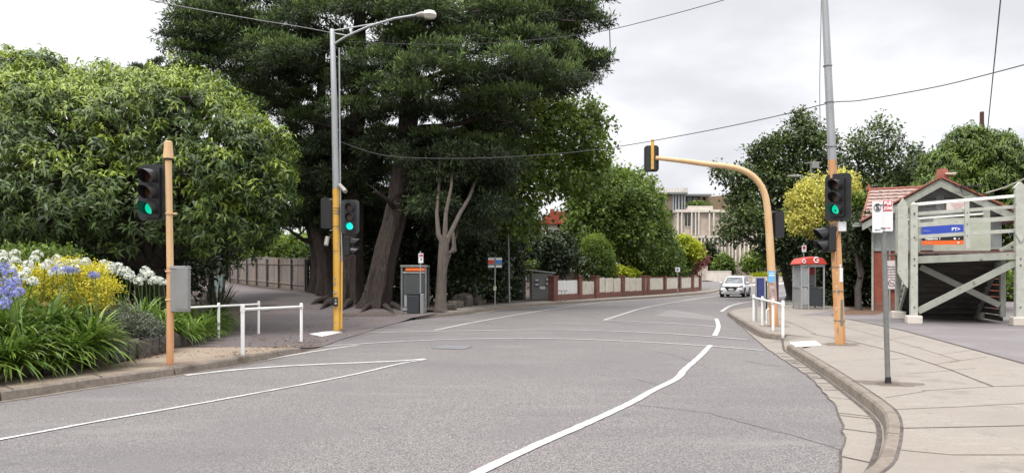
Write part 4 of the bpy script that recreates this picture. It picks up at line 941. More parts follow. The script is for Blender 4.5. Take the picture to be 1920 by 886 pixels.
cable('thin stay cable hanging close to the left side of the tall grey pole', [(1541, -60, 16.2), (1539, 60, 16.3), (1537, 160, 16.35), (1538, 245, 16.4)], .009, 'wirepale')
cable('pale cable running from the gable end of the station to the right edge', [(1846, 362, 31), (1880, 352, 29), (1920, 335, 27), (1990, 300, 24)], .022, 'white')
cable('thin cable through the far trees behind the mast arm', [(1370, 360, 60), (1440, 372, 50), (1500, 352, 47), (1521, 340, 47)], .03, 'wirepale')
# ================================================================ STATION BUILDING
t = thing('station_building', 'small brick and grey station building with a tiled gable roof behind the timber steps', 'building', ((1637-960)/F*31.6, 31.6, ZF))
yf = 31.6; zx = lambda px, y: (px-960)/F*y; zz2 = lambda py, y: EYE+(HY-py)/F*y
xl, xr = zx(1637, yf), 22.9
BR = R(-26); bu = Vector((math.cos(BR), math.sin(BR))); bv = Vector((-math.sin(BR), math.cos(BR)))
def bs(px, d=0.0):    # local x (still unrotated) of an image column on the plane d behind the front wall, and its true depth
    k = (px-960)/F; ox, oy = xl+bv.x*d, yf+bv.y*d; s_ = (k*oy-ox)/(bu.x-k*bu.y); return xl+s_, oy+s_*bu.y
def bz(px, py, d=0.0): return EYE+(HY-py)/F*bs(px, d)[1]
ax, az = bs(1762)[0], bz(1762, 345)   # apex of gable wall
ex1, ez = bs(1634)[0], bz(1634, 418); sl_ = (az-ez)/(ax-ex1); ex2 = ax+(az-ez)/sl_; xr = ex2-.4
mb = MB(); mb.box(((xl+xr)/2, yf+4.2, ZF+1.28), (xr-xl, 8.4, 2.56)); mb.build('brick_wall', MT['brick'], t)
mb = MB(); mb.box(((xl+xr)/2, yf+4.18, ZF+.2), (xr-xl+.1, 8.44, .4)); mb.build('plinth', MT['brickbrown'], t)
mb = MB(); mb.box(((xl+xr)/2, yf+4.2, ZF+3.2), (xr-xl+.04, 8.44, 1.28)); mb.build('rendered_wall', MT['greywall'], t)
mb = MB(); mb.box(((xl+xr)/2, yf+4.19, ZF+2.57), (xr-xl+.12, 8.5, .1)); mb.box((xl, yf-.005, ZF+1.3), (.1, .07, 2.5)) if False else None; mb.build('string_course', MT['greyboard'], t)
mb = MB(); mb.prism([(ex1+.4, yf-.03, ez+.2), (ax, yf-.03, az), (ex2-.4, yf-.03, ez+.2)], (0, .12, 0)); mb.build('gable_wall', MT['greyboard'], t, fixn=True)
bt = MB()
for i in range(26):
    x = ex1+.6+i*.24; h_ = az-abs(x-ax)*sl_-.1-ez-.2
    if h_ > .15 and not (ax-.62 < x < ax+.62): bt.box((x, yf-.045, ez+.2+h_/2), (.035, .03, h_))
bt.build('cover_battens', MT['greyboard'], t)
for sx in (-.34, .34):
    mb = MB(); mb.box((ax+sx, yf-.05, az-.72), (.5, .05, .56)); v = mb.build('vent', MT['greyboard'], t); mb = MB(); mb.box((ax+sx, yf-.08, az-.72), (.4, .02, .45)); mb.build('opening', MT['ink'], v)
    mb = MB()
    for k in range(4): mb.box((ax+sx, yf-.1, az-.54-k*.12), (.4, .05, .03), rot=Matrix.Rotation(R(-30), 3, 'X'))
    mb.build('louvres', MT['greyboard'], v)
# barge boards
mb = MB(); ov = .55
for s_ in (-1, 1):
    a = Vector((ax, yf-ov, az+.14)); e = Vector((ax+s_*(ax-ex1+.35), yf-ov, ez-.06)); d = (e-a)
    mb.prism([a+Vector((0, 0, .02)), e+Vector((0, 0, .02)), e+Vector((0, 0, -.27)), a+Vector((0, 0, -.32))], (0, .05, 0))
mb.build('barge_board', MT['sage'], t, fixn=True)
# roof: gable slopes plus main hipped block behind, in stepped tile courses
def courses(mb, a0, a1, b0, b1, n, th=.05):
    """tile courses from top edge a0-a1 down to bottom edge b0-b1"""
    a0, a1, b0, b1 = map(Vector, (a0, a1, b0, b1)); nr = (a1-a0).cross(b0-a0).normalized()
    if nr.z < 0: nr = -nr
    for i in range(n):
        p0 = a0.lerp(b0, i/n); p1 = a1.lerp(b1, i/n); q0 = a0.lerp(b0, (i+1.06)/n); q1 = a1.lerp(b1, (i+1.06)/n)
        m_ = max(2, int((p1-p0).length/.3)); top = []; bot = []
        for k in range(m_*2+1):
            u = k/(m_*2); w_ = nr*(.028 if k % 2 else 0)
            top.append(p0.lerp(p1, u)+nr*.01+w_*.4); bot.append(q0.lerp(q1, u)+nr*(.01+th)+w_)
        mb.strip(top, bot); mb.strip(bot, [v-nr*(th+.01) for v in bot])
mb = MB(); yr0, yr1 = yf-ov-.02, 36.6; rz_ = az+.2
for s_ in (-1, 1):
    e = ax+s_*(ax-ex1+.42); mb_ez = ez+.02
    courses(mb, (ax, yr0, rz_), (ax, yr1, rz_), (e, yr0, mb_ez), (e, 33.2 if s_ < 0 else yr1, mb_ez), 11)
rx0 = bs(1631, 5)[0]; rzz = bz(1631, 357, 5); ex0 = bs(1616, 1)[0]; ezz = bz(1616, 414, 1)
courses(mb, (rx0, 36.6, rzz), (ax, 36.6, rzz), (ex0, 32.6, ezz), (ax, 32.6, ezz), 9)
courses(mb, (rx0, 36.6, rzz), (rx0, 36.62, rzz), (ex0, 40.6, ezz), (ex0, 32.6, ezz), 9)
courses(mb, (ax, 36.6, rzz), (rx0, 36.6, rzz), (ax, 40.6, ezz), (ex0, 40.6, ezz), 9)
rf = mb.build('tiled_roof', MT['tiles'], t)
mb = MB(); mb.tube([(ax, yr0-.05, rz_+.03), (ax, 36.6, rz_+.03)], .1, 8); mb.tube([(rx0-.1, 36.6, rzz+.05), (ax, 36.6, rzz+.05)], .06, 8); mb.tube([(rx0, 36.6, rzz+.04), (ex0, 32.6, ezz+.04)], .035, 8); mb.prism([(rx0-.2, 36.55, rzz), (rx0-.05, 36.55, rzz+.35), (rx0+.12, 36.55, rzz+.05)], (0, .1, 0))
for s_ in (-1, 1):
    mb.bar((ax, yr0-.02, rz_+.03), (ax+s_*(ax-ex1+.42), yr0-.02, ez+.05), .1, .06)
mb.build('ridge_capping', MT['ridge'], rf, smooth=False)
mb = MB(); p = Vector((bs(1767, 3)[0], yf+3, bz(1767, 325, 3))); mb.tube([p-Vector((0, 0, .9)), p-Vector((0, 0, .1)), p+Vector((0, 0, .2))], [.3, .27, .2], 4); mb.build('chimney', MT['ridge'], t); mb = MB(); mb.box(p+Vector((.3, -.1, -.05)), (.4, .5, .06)); mb.build('vent_cap', MT['offwhite'], t)
mb = MB(); mb.tube([(ex0+.1, 32.4, ezz-.1), (ax, 32.4, ezz-.1)], .06, 8); mb.box((ex1-.45, yf-.3, ez-.1), (.55, .14, .1))
mb.tube([(ex1-.15, yf-.3, ez-.12), (xl-.02, yf-.1, 3.4), (xl-.02, yf-.1, ZF+.1), (xl-.02, yf-.15, ZF)], .045, 8)
mb.build('gutter_and_downpipe', MT['sage'], t, smooth=True)
mb = MB(); mb.box((ex1-.2, yf+.2, ez-.02), (.9, 1.2, .05)); mb.build('eave_soffit', MT['sage'], t)
mb = MB(); mb.box((bs(1668)[0], yf-.06, ZF+1.3), (.06, .1, 2.6)) ; mb.build('conduit', MT['greyboard'], t)
BL = lambda px, py, d=-.7: Vector((bs(px, d)[0], yf+d, bz(px, py, d)))
mb = MB(); mb.bar(BL(1790, 349), BL(1845, 348), .05, .05); mb.tube([BL(1800, 352), BL(1806, 366), BL(1820, 364)], .015, 6); mb.tube([BL(1830, 355), BL(1836, 375), BL(1848, 360)], .015, 6); mb.build('cable_bracket', MT['ink'], t)
t.rotation_euler = (0, 0, BR)
# no smoking notice
yn = bs(1680, -.08)[1]; c = P(1680, 515, yn); NR = Matrix.Translation(c) @ Matrix.Rotation(BR, 4, 'Z') @ Matrix.Translation(-c)
nt_ = thing('no_smoking_notice', 'framed pale no smoking notice on the red brick wall', 'notice', (c.x, yn, c.z-.6))
w_, h_ = 38/F*yn, 55/F*yn; mb = MB(); mb.box(c, (w_, .04, h_)); fr_ = mb.build('frame', MT['galv'], nt_); mb = MB(); mb.box(c+Vector((0, -.03, 0)), (w_-.06, .02, h_-.06)); sh = mb.build('sheet', mat('pinkish_paper', (.55, .48, .47), .6), nt_)
for i, (s_, tx) in enumerate(((.1, 'Smoking is'), (.1, 'prohibited'), (.075, 'in this station'), (.075, 'complex at'), (.075, 'all times'))):
    text(tx, s_, c+Vector((-w_/2+.1, -.045, .34-i*.11)), 0, MT['ink'], sh, align='LEFT', bold=.002, sx=1.1)
mb = MB(); ring(mb, c+Vector((-.15, -.045, -.34)), Matrix.Identity(3), .15, .025, y=0, sq=1); mb.bar(c+Vector((-.25, -.047, -.25)), c+Vector((-.05, -.047, -.43)), .004, .022, up=(0, 1, 0)); mb.bar(c+Vector((-.24, -.047, -.34)), c+Vector((-.06, -.047, -.34)), .004, .03, up=(0, 1, 0)); mb.build('symbol', MT['ink'], sh)
nt_.location = (NR @ Vector(nt_.location)); nt_.rotation_euler = (0, 0, BR)
# ================================================================ TIMBER FOOTBRIDGE STEPS
a0 = G(1712, 613, ZF); a1 = G(1911, 616, ZF); a0.y = 22.9; a0.x = zx(1713, 22.9); a1.y = 22.1; a1.x = zx(1911, 22.1)
t = thing('footbridge_steps', 'sage painted timber footbridge landing with railings, cross braces and steps', 'footbridge', a0.lerp(a1, .5))
u = (a1-a0).normalized(); wv = Vector((-u.y, u.x, 0)); Ln = (a1-a0).length
Q = lambda s, d, z: a0+u*s+wv*d+Vector((0, 0, z-a0.z))
def zq(py, s, d=0): p = a0+u*s+wv*d; return EYE+(HY-py)/F*p.y
# posts
def post(s, d, z0_, z1_, wd, m='sage', foot=True, name='post', peak=.08):
    mb = MB(); mb.bar(Q(s, d, z0_), Q(s, d, z1_), wd, wd, up=wv); p = Q(s, d, z1_)
    o = len(mb.v); mm = Matrix((u, wv, Vector((0, 0, 1)))).transposed()
    for x, y in ((-1, -1), (1, -1), (1, 1), (-1, 1)): mb.v.append(tuple(p+mm @ Vector((x*wd/2, y*wd/2, .001))))
    mb.v.append(tuple(p+Vector((0, 0, peak)))); mb.f += [(o, o+1, o+4), (o+1, o+2, o+4), (o+2, o+3, o+4), (o+3, o, o+4)]
    pp = mb.build(name, MT[m], t, bevel=.008)
    if foot: mb = MB(); mb.box(Q(s, d, ZF+.13), (.42, .42, .26), math.atan2(u.y, u.x)); mb.build('concrete_foot', MT['beigelight'], pp, bevel=.03)
    return pp
post(0, 0, ZF+.2, zq(383, 0), .2, 'sagepale'); post(Ln, 0, ZF+.2, zq(352, Ln), .22, 'sagepale')
mb = MB(); s0 = -.32; mb.prism([Q(s0-.12, -.04, zq(385, 0)), Q(s0+.16, -.04, zq(385, 0)), Q(s0+.16, -.04, zq(540, 0)), Q(s0+.05, -.04, zq(532, 0)), Q(s0-.12, -.04, zq(512, 0))], wv*.1); mb.prism([Q(s0-.12, -.04, zq(385, 0)), Q(s0+.02, -.04, zq(370, 0)), Q(s0+.16, -.04, zq(385, 0))], wv*.1); mb.build('newel_board', MT['sagepale'], t, fixn=True)
mb = MB(); mb.prism([Q(Ln-.14, -.15, zq(352, Ln)), Q(Ln+.14, -.15, zq(352, Ln)), Q(Ln+.14, -.15, zq(438, Ln)), Q(Ln, -.15, zq(455, Ln)), Q(Ln-.14, -.15, zq(438, Ln))], wv*.04); mb.prism([Q(Ln-.15, -.12, zq(352, Ln)), Q(Ln, -.12, zq(341, Ln)), Q(Ln+.15, -.12, zq(352, Ln))], wv*.24); mb.build('newel_board', MT['sagepale'], t, fixn=True)
post(.15, 3.0, ZF+.2, zq(380, 0, 3)-.2, .18); post(Ln, 3.0, ZF+.2, zq(395, Ln, 3), .18)
post(.2, 1.0, ZF+.2, 2.2, .15, foot=False, name='under_post'); post(Ln-.1, 1.1, ZF+.2, 2.2, .15, foot=False, name='under_post')
# deck
zd = zq(474, 0)
mb = MB(); mb.box(Q(Ln/2, 1.55, zd), (Ln+.3, 3.2, .06), math.atan2(u.y, u.x)); mb.build('deck', MT['deckwood'], t)
mb = MB()
for k in range(6): mb.bar(Q(.2+k*(Ln-.4)/5, .1, zd-.13), Q(.2+k*(Ln-.4)/5, 3.0, zd-.13), .08, .18)
mb.build('joists', MT['darkwood'], t)
mb = MB(); mb.bar(Q(.1, 0, zq(487, 0)), Q(Ln-.1, 0, zq(479, Ln)), .1, .22); mb.build('front_beam', MT['sage'], t, bevel=.006)
mb = MB()
for s in (0, Ln):
    for py_ in (400, 445, 485, 497, 575): c_ = Q(s, -.1, zq(py_, s)); mb.cyl(c_, c_-wv*.025, .022, 8)
for s in (0, Ln/2+.03):
    for py_ in (403, 424, 446): c_ = Q(s, -.1 if s == 0 else -.075, zq(py_-8*s/Ln, s)); mb.cyl(c_, c_-wv*.02, .014, 8)
mb.build('bolt_heads', MT['joint'], t)
mb = MB()
rr = random.Random(2)
for s, l in ((.35, .3), (.7, .55), (1.4, .75), (2.2, .35), (2.75, .4)): mb.box(Q(s+l/2-.1, .35, zq(481, s)+.08), (l, .03, .06), math.atan2(u.y, u.x))
mb.build('bearer_blocks', MT['offwhite'], t)
# rails
def rl(z0_, z1_, h_, w_=.05, d=0, m='sagepale', s0_=.08, s1_=None, name='rail'):
    mb = MB(); mb.bar(Q(s0_, d, z0_), Q(s1_ or Ln-.08, d, z1_), w_, h_); mb.build(name, MT[m], t, bevel=.004)
rl(zq(383, 0), zq(367, Ln), .09, .1, -.02, 'white'); rl(zq(401, 0), zq(387, Ln), .1); rl(zq(422, 0), zq(408.5, Ln), .13); rl(zq(444, 0), zq(432, Ln), .11)
mb = MB(); mb.bar(Q(Ln/2+.02, -.05, zq(377, Ln/2)), Q(Ln/2+.05, -.05, zq(466, Ln/2)), .13, .05, up=wv); mb.build('baluster', MT['sagepale'], t, bevel=.004)
mb = MB(); mb.bar(Q(.2, 3, zq(412, 0, 3)), Q(Ln, 3, zq(400, Ln, 3)), .05, .06); mb.build('rear_rail', MT['white'], t)
for k, (pya, pyb) in enumerate(((384, 392), (401, 410), (422, 430), (444, 449))):
    mb = MB(); mb.bar(Q(.05, .05, zq(pya, 0)), Q(.15, 2.95, zq(pyb, 0, 3)), .05, .09); mb.build('side_rail', MT['sagepale'], t)
mb = MB(); mb.box(Q(Ln*.66+.2, 2.9, zq(440, Ln*.6, 3)), (Ln*.6, .05, 1.1), math.atan2(u.y, u.x)); mb.build('balustrade_panel', mat('pale_green_board', (.4, .42, .34), .7, noise=(3, .4)), t)
mb = MB(); mb.box(Q(.45, 1.6, zd+.6), (.15, .05, 1.1), math.atan2(u.y, u.x)); mb.build('panel_post', MT['sage'], t)
# braces
mb = MB(); mb.bar(Q(.12, .02, zq(583, 0)), Q(Ln-.06, .02, zq(491, Ln)), .06, .2); mb.build('cross_brace', MT['sage'], t, bevel=.006)
mb = MB(); mb.bar(Q(.4, 1.0, zq(500, .3, 1.0)), Q(Ln-.2, 1.0, zq(572, Ln, 1.0)), .06, .18); mb.build('cross_brace', MT['sage'], t, bevel=.006)
# steps descending behind, seen from below
mb = MB(); n = 11
for k in range(n):
    z = zd-.25-k*.19; d = 1.3+k*.23; mb.box(Q(Ln/2, d, z), (Ln-.3, .3, .05), math.atan2(u.y, u.x)); mb.box(Q(Ln/2, d+.14, z-.1), (Ln-.3, .025, .2), math.atan2(u.y, u.x))
mb.build('steps', MT['darkwood'], t)
for s in (Ln-.1,):
    mb = MB()
    for k in range(11):
        z = .28+k*.19; d1 = min(3.9, 1.35+(zd-.25-z)/.19*.23+.15); mb.box(Q(s, (1.1+d1)/2, z), (.03, d1-1.1, .165), math.atan2(u.y, u.x))
    mb.build('side_boarding', MT['darkwood'], t)
for s in (.2, Ln-.2): mb = MB(); mb.bar(Q(s, 1.1, zd-.2), Q(s, 1.3+n*.23, zd-.3-n*.19), .07, .3); mb.build('stringer', MT['sage'], t)
mb = MB(); mb.tube([Q(Ln+.1, 0, zq(366, Ln)), Q(Ln+1.7, 0, zq(366, Ln)+1.1)], .045, 8)
for q in (.3, .62, .95, 1.25): mb.bar(Q(Ln+.1, 0, zq(366, Ln)-q), Q(Ln+1.7, 0, zq(366, Ln)-q+1.1), .05, .1)
mb.build('flight_rails', MT['sagepale'], t)
mb = MB(); mb.bar(Q(Ln+.1, .1, zd), Q(Ln+1.7, .1, zd+1.1), .08, .3); mb.bar(Q(Ln+.1, 1.8, zd), Q(Ln+1.7, 1.8, zd+1.1), .08, .3)
for k in range(8): mb.box(Q(Ln+.25+k*.2, 1.0, zd+.12+k*.14), (.26, 1.8, .04), math.atan2(u.y, u.x))
mb.build('upper_flight', MT['sage'], t)
# hanging station sign on the landing
yy_ = (a0+wv*1.2).y; c = P(1765, 440, yy_); rz = math.atan2(u.y, u.x)
st = thing('station_sign', 'station sign in blue, black and orange bands behind the landing railing', 'sign', c-Vector((0, 0, .4)))
px2 = yy_/F; mm = Matrix.Rotation(rz, 3, 'Z'); S_ = lambda x, y, z: c+mm @ Vector((x*px2, y, z*px2))
def sb(x, z, w_, h_, m, name, y=0, par=st): mb = MB(); mb.box(S_(x, y, z), (w_*px2, .03, h_*px2), rz); return mb.build(name, MT[m], par)
bl = sb(2, 9, 70, 19, 'blue', 'blue_band'); bk = sb(2, -5.5, 70, 10, 'ink', 'black_band'); og = sb(2, -14.5, 70, 8, 'orangesign', 'orange_band')
text('PT>', 8.5*px2, S_(24, -.02, 10), rz, MT['lettering'], bl, bold=.004); text('Station', 4.5*px2, S_(-25, -.02, 8), rz, mat('pale_blue_lettering', (.3, .35, .7), .5), bl)
text('Platform 1', 6*px2, S_(-14, -.02, -7.2), rz, MT['lettering'], bk, bold=.004); text('Trains', 5*px2, S_(-22, -.02, -14.5), rz, mat('pale_orange_lettering', (.8, .4, .2), .5), og)
mb = MB(); mb.cyl(S_(22, -.02, -7.5), S_(22, -.026, -7.5), 2.1*px2, 12); mb.box(S_(29, -.02, -7.5), (1.6*px2, .006, 2.4*px2), rz); mb.build('pictograms', MT['lettering'], bk)
mb = MB(); mb.cyl(S_(28, -.02, -15), S_(28, -.026, -15), 1.8*px2, 12); mb.build('pictogram', MT['lettering'], og)
yy_ = (a0+wv*2.8).y; c = P(1795, 386, yy_)
pn = thing('notice_board', 'pinkish white notice fixed high behind the landing top rail', 'notice', c-Vector((0, 0, .2)))
mb = MB(); mb.box(c, (.66, .03, .27), rz); nb = mb.build('board', mat('pinkish_board', (.6, .53, .5), .6), pn)
mb = MB()
for k in range(3): mb.box(c+Vector((0, -.022, .07-k*.07)), (.42-.08*k, .006, .022), rz)
mb.build('printed_lines', mat('faded_red_ink', (.5, .25, .22), .6), nb)
# ================================================================ BRICK AND CREAM WALL
pA = Gh(1037, 564.5, .13); pB = Gh(1312, 544.5, .13)
t = thing('garden_wall', 'long low red brick wall with cream panels and brick piers beside the far footpath', 'wall', (pA+pB)/2)
def wp(px):
    """point of the wall line under this image column"""
    k = (px-960)/F; d = pB-pA; s = (k*pA.y-pA.x)/(d.x-k*d.y); return pA+d*s
pxs = [1037, 1085, 1116, 1166, 1205, 1213, 1245, 1273, 1297, 1311]; kinds = ['picket', 'gate', 'leaf', 'leaf', 'narrow', 'solid', 'solid', 'solid', 'solid']
for px in pxs:
    p = wp(px); w_ = .42 if px in (1037, 1116) else .34; mb = MB(); mb.box((p.x, p.y, hr(p.y)+.86-.05), (w_, w_, 1.5), .9); o = mb.build('pier', MT['brickbrown'], t); mb = MB(); mb.box((p.x, p.y, hr(p.y)+1.59), (w_+.08, w_+.08, .07), .9); mb.build('cap', MT['brickbrown'], o)
for i, k in enumerate(kinds):
    a = wp(pxs[i]); b = wp(pxs[i+1]); za = hr(a.y)+.1; zb = hr(b.y)+.1; d = (b-a).normalized(); a2 = a+d*.22; b2 = b-d*.22
    if k != 'gate': mb = MB(); mb.bar((a2.x, a2.y, za+.19), (b2.x, b2.y, zb+.19), .24, .4); mb.build('brick_base', MT['brickbrown'], t)
    else: mb = MB(); mb.bar((a2.x, a2.y, za+.15), (b2.x, b2.y, zb+.15), .2, .3); mb.build('brick_base', MT['brickbrown'], t)
    if k in ('picket', 'gate'):
        n = 16 if k == 'picket' else 9; mb = MB(); z_ = .42 if k == 'picket' else .34
        for j in range(n):
            p = a2.lerp(b2, (j+.5)/n); mb.box((p.x, p.y, hr(p.y)+.1+z_+.41+.012*math.sin(j*2.3)), ((b2-a2).length/n*.8, .03, .82), math.atan2(d.y, d.x))
        mb.bar((a2.x, a2.y+.05, za+z_+.2), (b2.x, b2.y+.05, zb+z_+.2), .04, .06)
        mb.build('picket_panel', MT['white'] if k == 'picket' else MT['offwhite'], t)
    else:
        nn = 3 if k == 'leaf' else 1
        for j in range(nn):
            a3 = a2.lerp(b2, j/nn+.02); b3 = a2.lerp(b2, (j+1)/nn-.02); mb = MB(); mb.bar((a3.x, a3.y, za+.89-.03*j), (b3.x, b3.y, zb+.89-.02*j+(.03 if k == 'leaf' else 0)), .05, .96); mb.build('cream_panel', MT['offwhite'], t)
            if k == 'solid': mb = MB(); mb.bar((a3.x, a3.y, za+1.39), (b3.x, b3.y, zb+1.39), .1, .05); mb.build('top_trim', MT['brickbrown'], t)
# paling fences
def paling(label, A, B, h, seed=1, wp_=.13, m='fencewood', lean=0):
    A = Vector(A); B = Vector(B); t = thing('paling_fence', label, 'fence', (A+B)/2); n = int((B-A).length/wp_); rr = random.Random(seed); d = (B-A).normalized(); nn = Vector((-d.y, d.x, 0)); rz = math.atan2(d.y, d.x); mb = MB()
    for k in range(n):
        p = A.lerp(B, (k+.5)/n); hh = h+rr.uniform(-.03, .03)+.05*math.sin(k*.07+seed); mb.box(p+Vector((0, 0, hh/2+.08))+nn*rr.uniform(-.008, .008), (wp_*.96, .02, hh), rz+rr.uniform(-.08, .08))
    mb.build('palings', MT[m], t)
    mb = MB()
    for z in (.35, h-.3): mb.bar(A+nn*.04+Vector((0, 0, z)), B+nn*.04+Vector((0, 0, z)), .05, .08)
    mb.build('rails', MT[m], t); mb = MB(); mb.bar(A-nn*.04+Vector((0, 0, .09)), B-nn*.04+Vector((0, 0, .09)), .03, .17); mb.build('kickboard', mat('plinth_board', (.32, .25, .19), .9, noise=(5, .7)), t)
    for k in range(int((B-A).length/2.7)+1): p = A+d*min(k*2.7, (B-A).length)+nn*.1; mb = MB(); mb.box(p+Vector((0, 0, h/2)), (.1, .1, h), rz); mb.build('post', MT['darkwood'], t)
    return t
f1 = Gh(576, 546, 0, HL); f2 = Gh(430, 529, 0, HL); f0 = Vector((f1.x+1.6, f1.y+6, f1.z))
paling('long weathered grey paling fence along the uphill path on the left', f1, f2, (546-485)/F*f1.y, 3)
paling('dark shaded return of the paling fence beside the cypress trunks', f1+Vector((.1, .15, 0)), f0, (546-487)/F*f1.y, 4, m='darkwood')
f3 = Vector((f2.x-4, f2.y-4, f2.z)); paling('short paling fence behind the grey green utility cabinet', f2+Vector((-.3, -.2, 0)), f3+Vector((-1, 0, 0)), 1.8, 5)
a = P(1030, 540, 53); b = P(1085, 540, 56); paling('pale bleached paling fence behind the first brick pier', (a.x, a.y, .2), (b.x, b.y, .2), 1.65, 6, m='fencewood')
# ================================================================ FAR BUILDINGS
def wall_box(mb, x0, x1, y0, y1, z0, z1): mb.box(((x0+x1)/2, (y0+y1)/2, (z0+z1)/2), (x1-x0, y1-y0, z1-z0))
yA = 106.0; xa = lambda px: zx(px, yA); za = lambda py: zz2(py, yA)
t = thing('apartment_building', 'modern beige apartment building with vertical fins and a dark glazed top storey', 'building', (xa(1380), yA+8, .85))
mb = MB(); wall_box(mb, xa(1268), xa(1560), yA, yA+14, .8, za(398)); mb.build('wall', MT['beige'], t)
mb = MB(); wall_box(mb, xa(1268)-.15, xa(1562), yA-.45, yA+14.2, za(398), za(393)); wall_box(mb, xa(1268)-.15, xa(1562), yA-.45, yA+.05, za(446), za(442)); mb.build('slab_edge', MT['beigelight'], t)
for i, px in enumerate([1270, 1277, 1296, 1303, 1309, 1329, 1337, 1352, 1366, 1380, 1392, 1402, 1412]):
    mb = MB(); wall_box(mb, xa(px)-.09, xa(px)+.09, yA-.42, yA+.02, za(441), za(398.5)); mb.build('fin', MT['beigelight'], t)
for i, px in enumerate([1306, 1314, 1320, 1328, 1336, 1344, 1352, 1358, 1366, 1372, 1378, 1386, 1394, 1402, 1410, 1418, 1426]):
    mb = MB(); wall_box(mb, xa(px)-.1, xa(px)+.1, yA-.42, yA+.02, za(508), za(446.5)); mb.build('fin', MT['beigelight'], t)
for (p0, p1, q0, q1) in ((1284, 1294, 400, 424), (1284, 1294, 450, 470), (1298, 1302, 404, 438), (1311, 1318, 450, 500)):
    mb = MB(); wall_box(mb, xa(p0), xa(p1), yA-.06, yA+.05, za(q1), za(q0)); wd_ = mb.build('window', MT['darkglass'], t)
    mb = MB(); wall_box(mb, xa(p0)-.05, xa(p1)+.05, yA-.1, yA-.05, za(q1)-.1, za(q1)); wall_box(mb, (xa(p0)+xa(p1))/2-.03, (xa(p0)+xa(p1))/2+.03, yA-.1, yA-.05, za(q1), za(q0)); mb.build('window_frame', MT['beigelight'], wd_)
mb = MB(); wall_box(mb, xa(1230), xa(1288), yA+1.5, yA+10, za(398), za(362)); wall_box(mb, xa(1288), xa(1324), yA+4, yA+10, za(398), za(362)); mb.build('penthouse', MT['darkglass'], t)
for px in (1232, 1243, 1254, 1266, 1271, 1277, 1283, 1288):
    mb = MB(); wall_box(mb, xa(px)-.1, xa(px)+.1, yA+1.35, yA+1.55, za(398), za(362)); mb.build('mullion', MT['galv'], t)
for px in (1300, 1312, 1322): mb = MB(); wall_box(mb, xa(px)-.08, xa(px)+.08, yA+3.9, yA+4.05, za(394), za(362)); mb.build('mullion', MT['ink'], t)
mb = MB(); wall_box(mb, xa(1250), xa(1264), yA+1.3, yA+1.45, za(392), za(364)); wall_box(mb, xa(1325), xa(1330), yA+3.8, yA+6, za(396), za(362)); mb.build('blind', mat('bronze_panel', (.16, .13, .09), .6), t)
mb = MB(); wall_box(mb, xa(1226), xa(1292), yA+.8, yA+11, za(362.5), za(359)); wall_box(mb, xa(1291.8), xa(1345), yA+3, yA+11, za(362.5), za(359)); mb.build('roof_slab', MT['galvdark'], t)
for k in range(12):
    px = 1230+k*5.3; mb = MB(); wall_box(mb, xa(px), xa(px+3.4), yA+.9, yA+1.0, za(359), za(351.5-.12*k)); mb.build('parapet_fin', MT['beigelight'], t)
for k in range(9): mb = MB(); yk = yA+1.2+k*1.1; wall_box(mb, xa(1292), xa(1292)+.1, yk, yk+.5, za(359), za(350)); mb.build('parapet_fin', MT['galv'], t)
mb = MB(); mb.prism([(xa(1340), yA+5, za(396)), (xa(1340), yA+5, za(362)), (xa(1385), yA+5, za(358)), (xa(1420), yA+5, za(370)), (xa(1420), yA+5, za(396))], (0, 6, 0)); mb.build('rear_block', mat('brown_cladding', (.17, .12, .07), .7, noise=(1, .4)), t, fixn=True)
mb = MB(); wall_box(mb, xa(1290), xa(1336), yA-.2, yA+1.2, za(394), za(386)); mb.build('balcony_planter', MT['beigelight'], t)
foliage('planter_hedge', LF['mid'], t, [((xa(1292)+xa(1334))/2, yA+.5, za(383), 1.7, .5, .35)], n=60, k=10, Lf=.25, Wf=.2, cr=.15)
# low wing with entry
mb = MB(); wall_box(mb, xa(1385), xa(1560), yA-6, yA-.5, .8, za(492)); mb.build('entry_wing', MT['beige'], t)
mb = MB(); wall_box(mb, xa(1385)-.2, xa(1510), yA-6.6, yA-.5, za(492), za(489)); mb.build('entry_canopy', MT['beigelight'], t)
for p0, p1 in ((1388, 1392), (1412, 1425), (1455, 1470)): mb = MB(); wall_box(mb, xa(p0), xa(p1), yA-6.05, yA-5.95, .9, za(494)); mb.build('doorway', MT['darkglass'], t)
# retaining walls
def lowwall(label, px0, px1, y0, y1, top0, top1, bot0, bot1, m='beige', nj=3, cat='wall'):
    a = P(px0, 500, y0); b = P(px1, 500, y1); t0, t1 = EYE+(HY-top0)/F*y0, EYE+(HY-top1)/F*y1; b0, b1 = EYE+(HY-bot0)/F*y0-.2, EYE+(HY-bot1)/F*y1-.2
    t = thing('retaining_wall', label, cat, ((a.x+b.x)/2, (a.y+b.y)/2, (b0+b1)/2)); d = Vector((b.x-a.x, b.y-a.y, 0)).normalized(); nn = Vector((-d.y, d.x, 0))*.25
    for k in range(nj):
        f0_, f1_ = k/nj+.004, (k+1)/nj-.004; L_ = lambda u_, v_, f_: u_+(v_-u_)*f_
        p0 = Vector((L_(a.x, b.x, f0_), L_(a.y, b.y, f0_), 0)); p1 = Vector((L_(a.x, b.x, f1_), L_(a.y, b.y, f1_), 0)); mb = MB()
        mb.prism([(p0.x, p0.y, L_(b0, b1, f0_)), (p1.x, p1.y, L_(b0, b1, f1_)), (p1.x, p1.y, L_(t0, t1, f1_)), (p0.x, p0.y, L_(t0, t1, f0_))], nn); mb.build('wall_panel', MT[m], t, fixn=True)
    mb = MB(); mb.bar((a.x+nn.x/2, a.y+nn.y/2, t0+.04), (b.x+nn.x/2, b.y+nn.y/2, t1+.04), .34, .09); mb.build('coping', MT['beigelight'], t); return t
lowwall('tall beige retaining wall at the uphill side road below the copper shrub', 1300, 1324, 103, 100, 498, 500, 522, 523, nj=1)
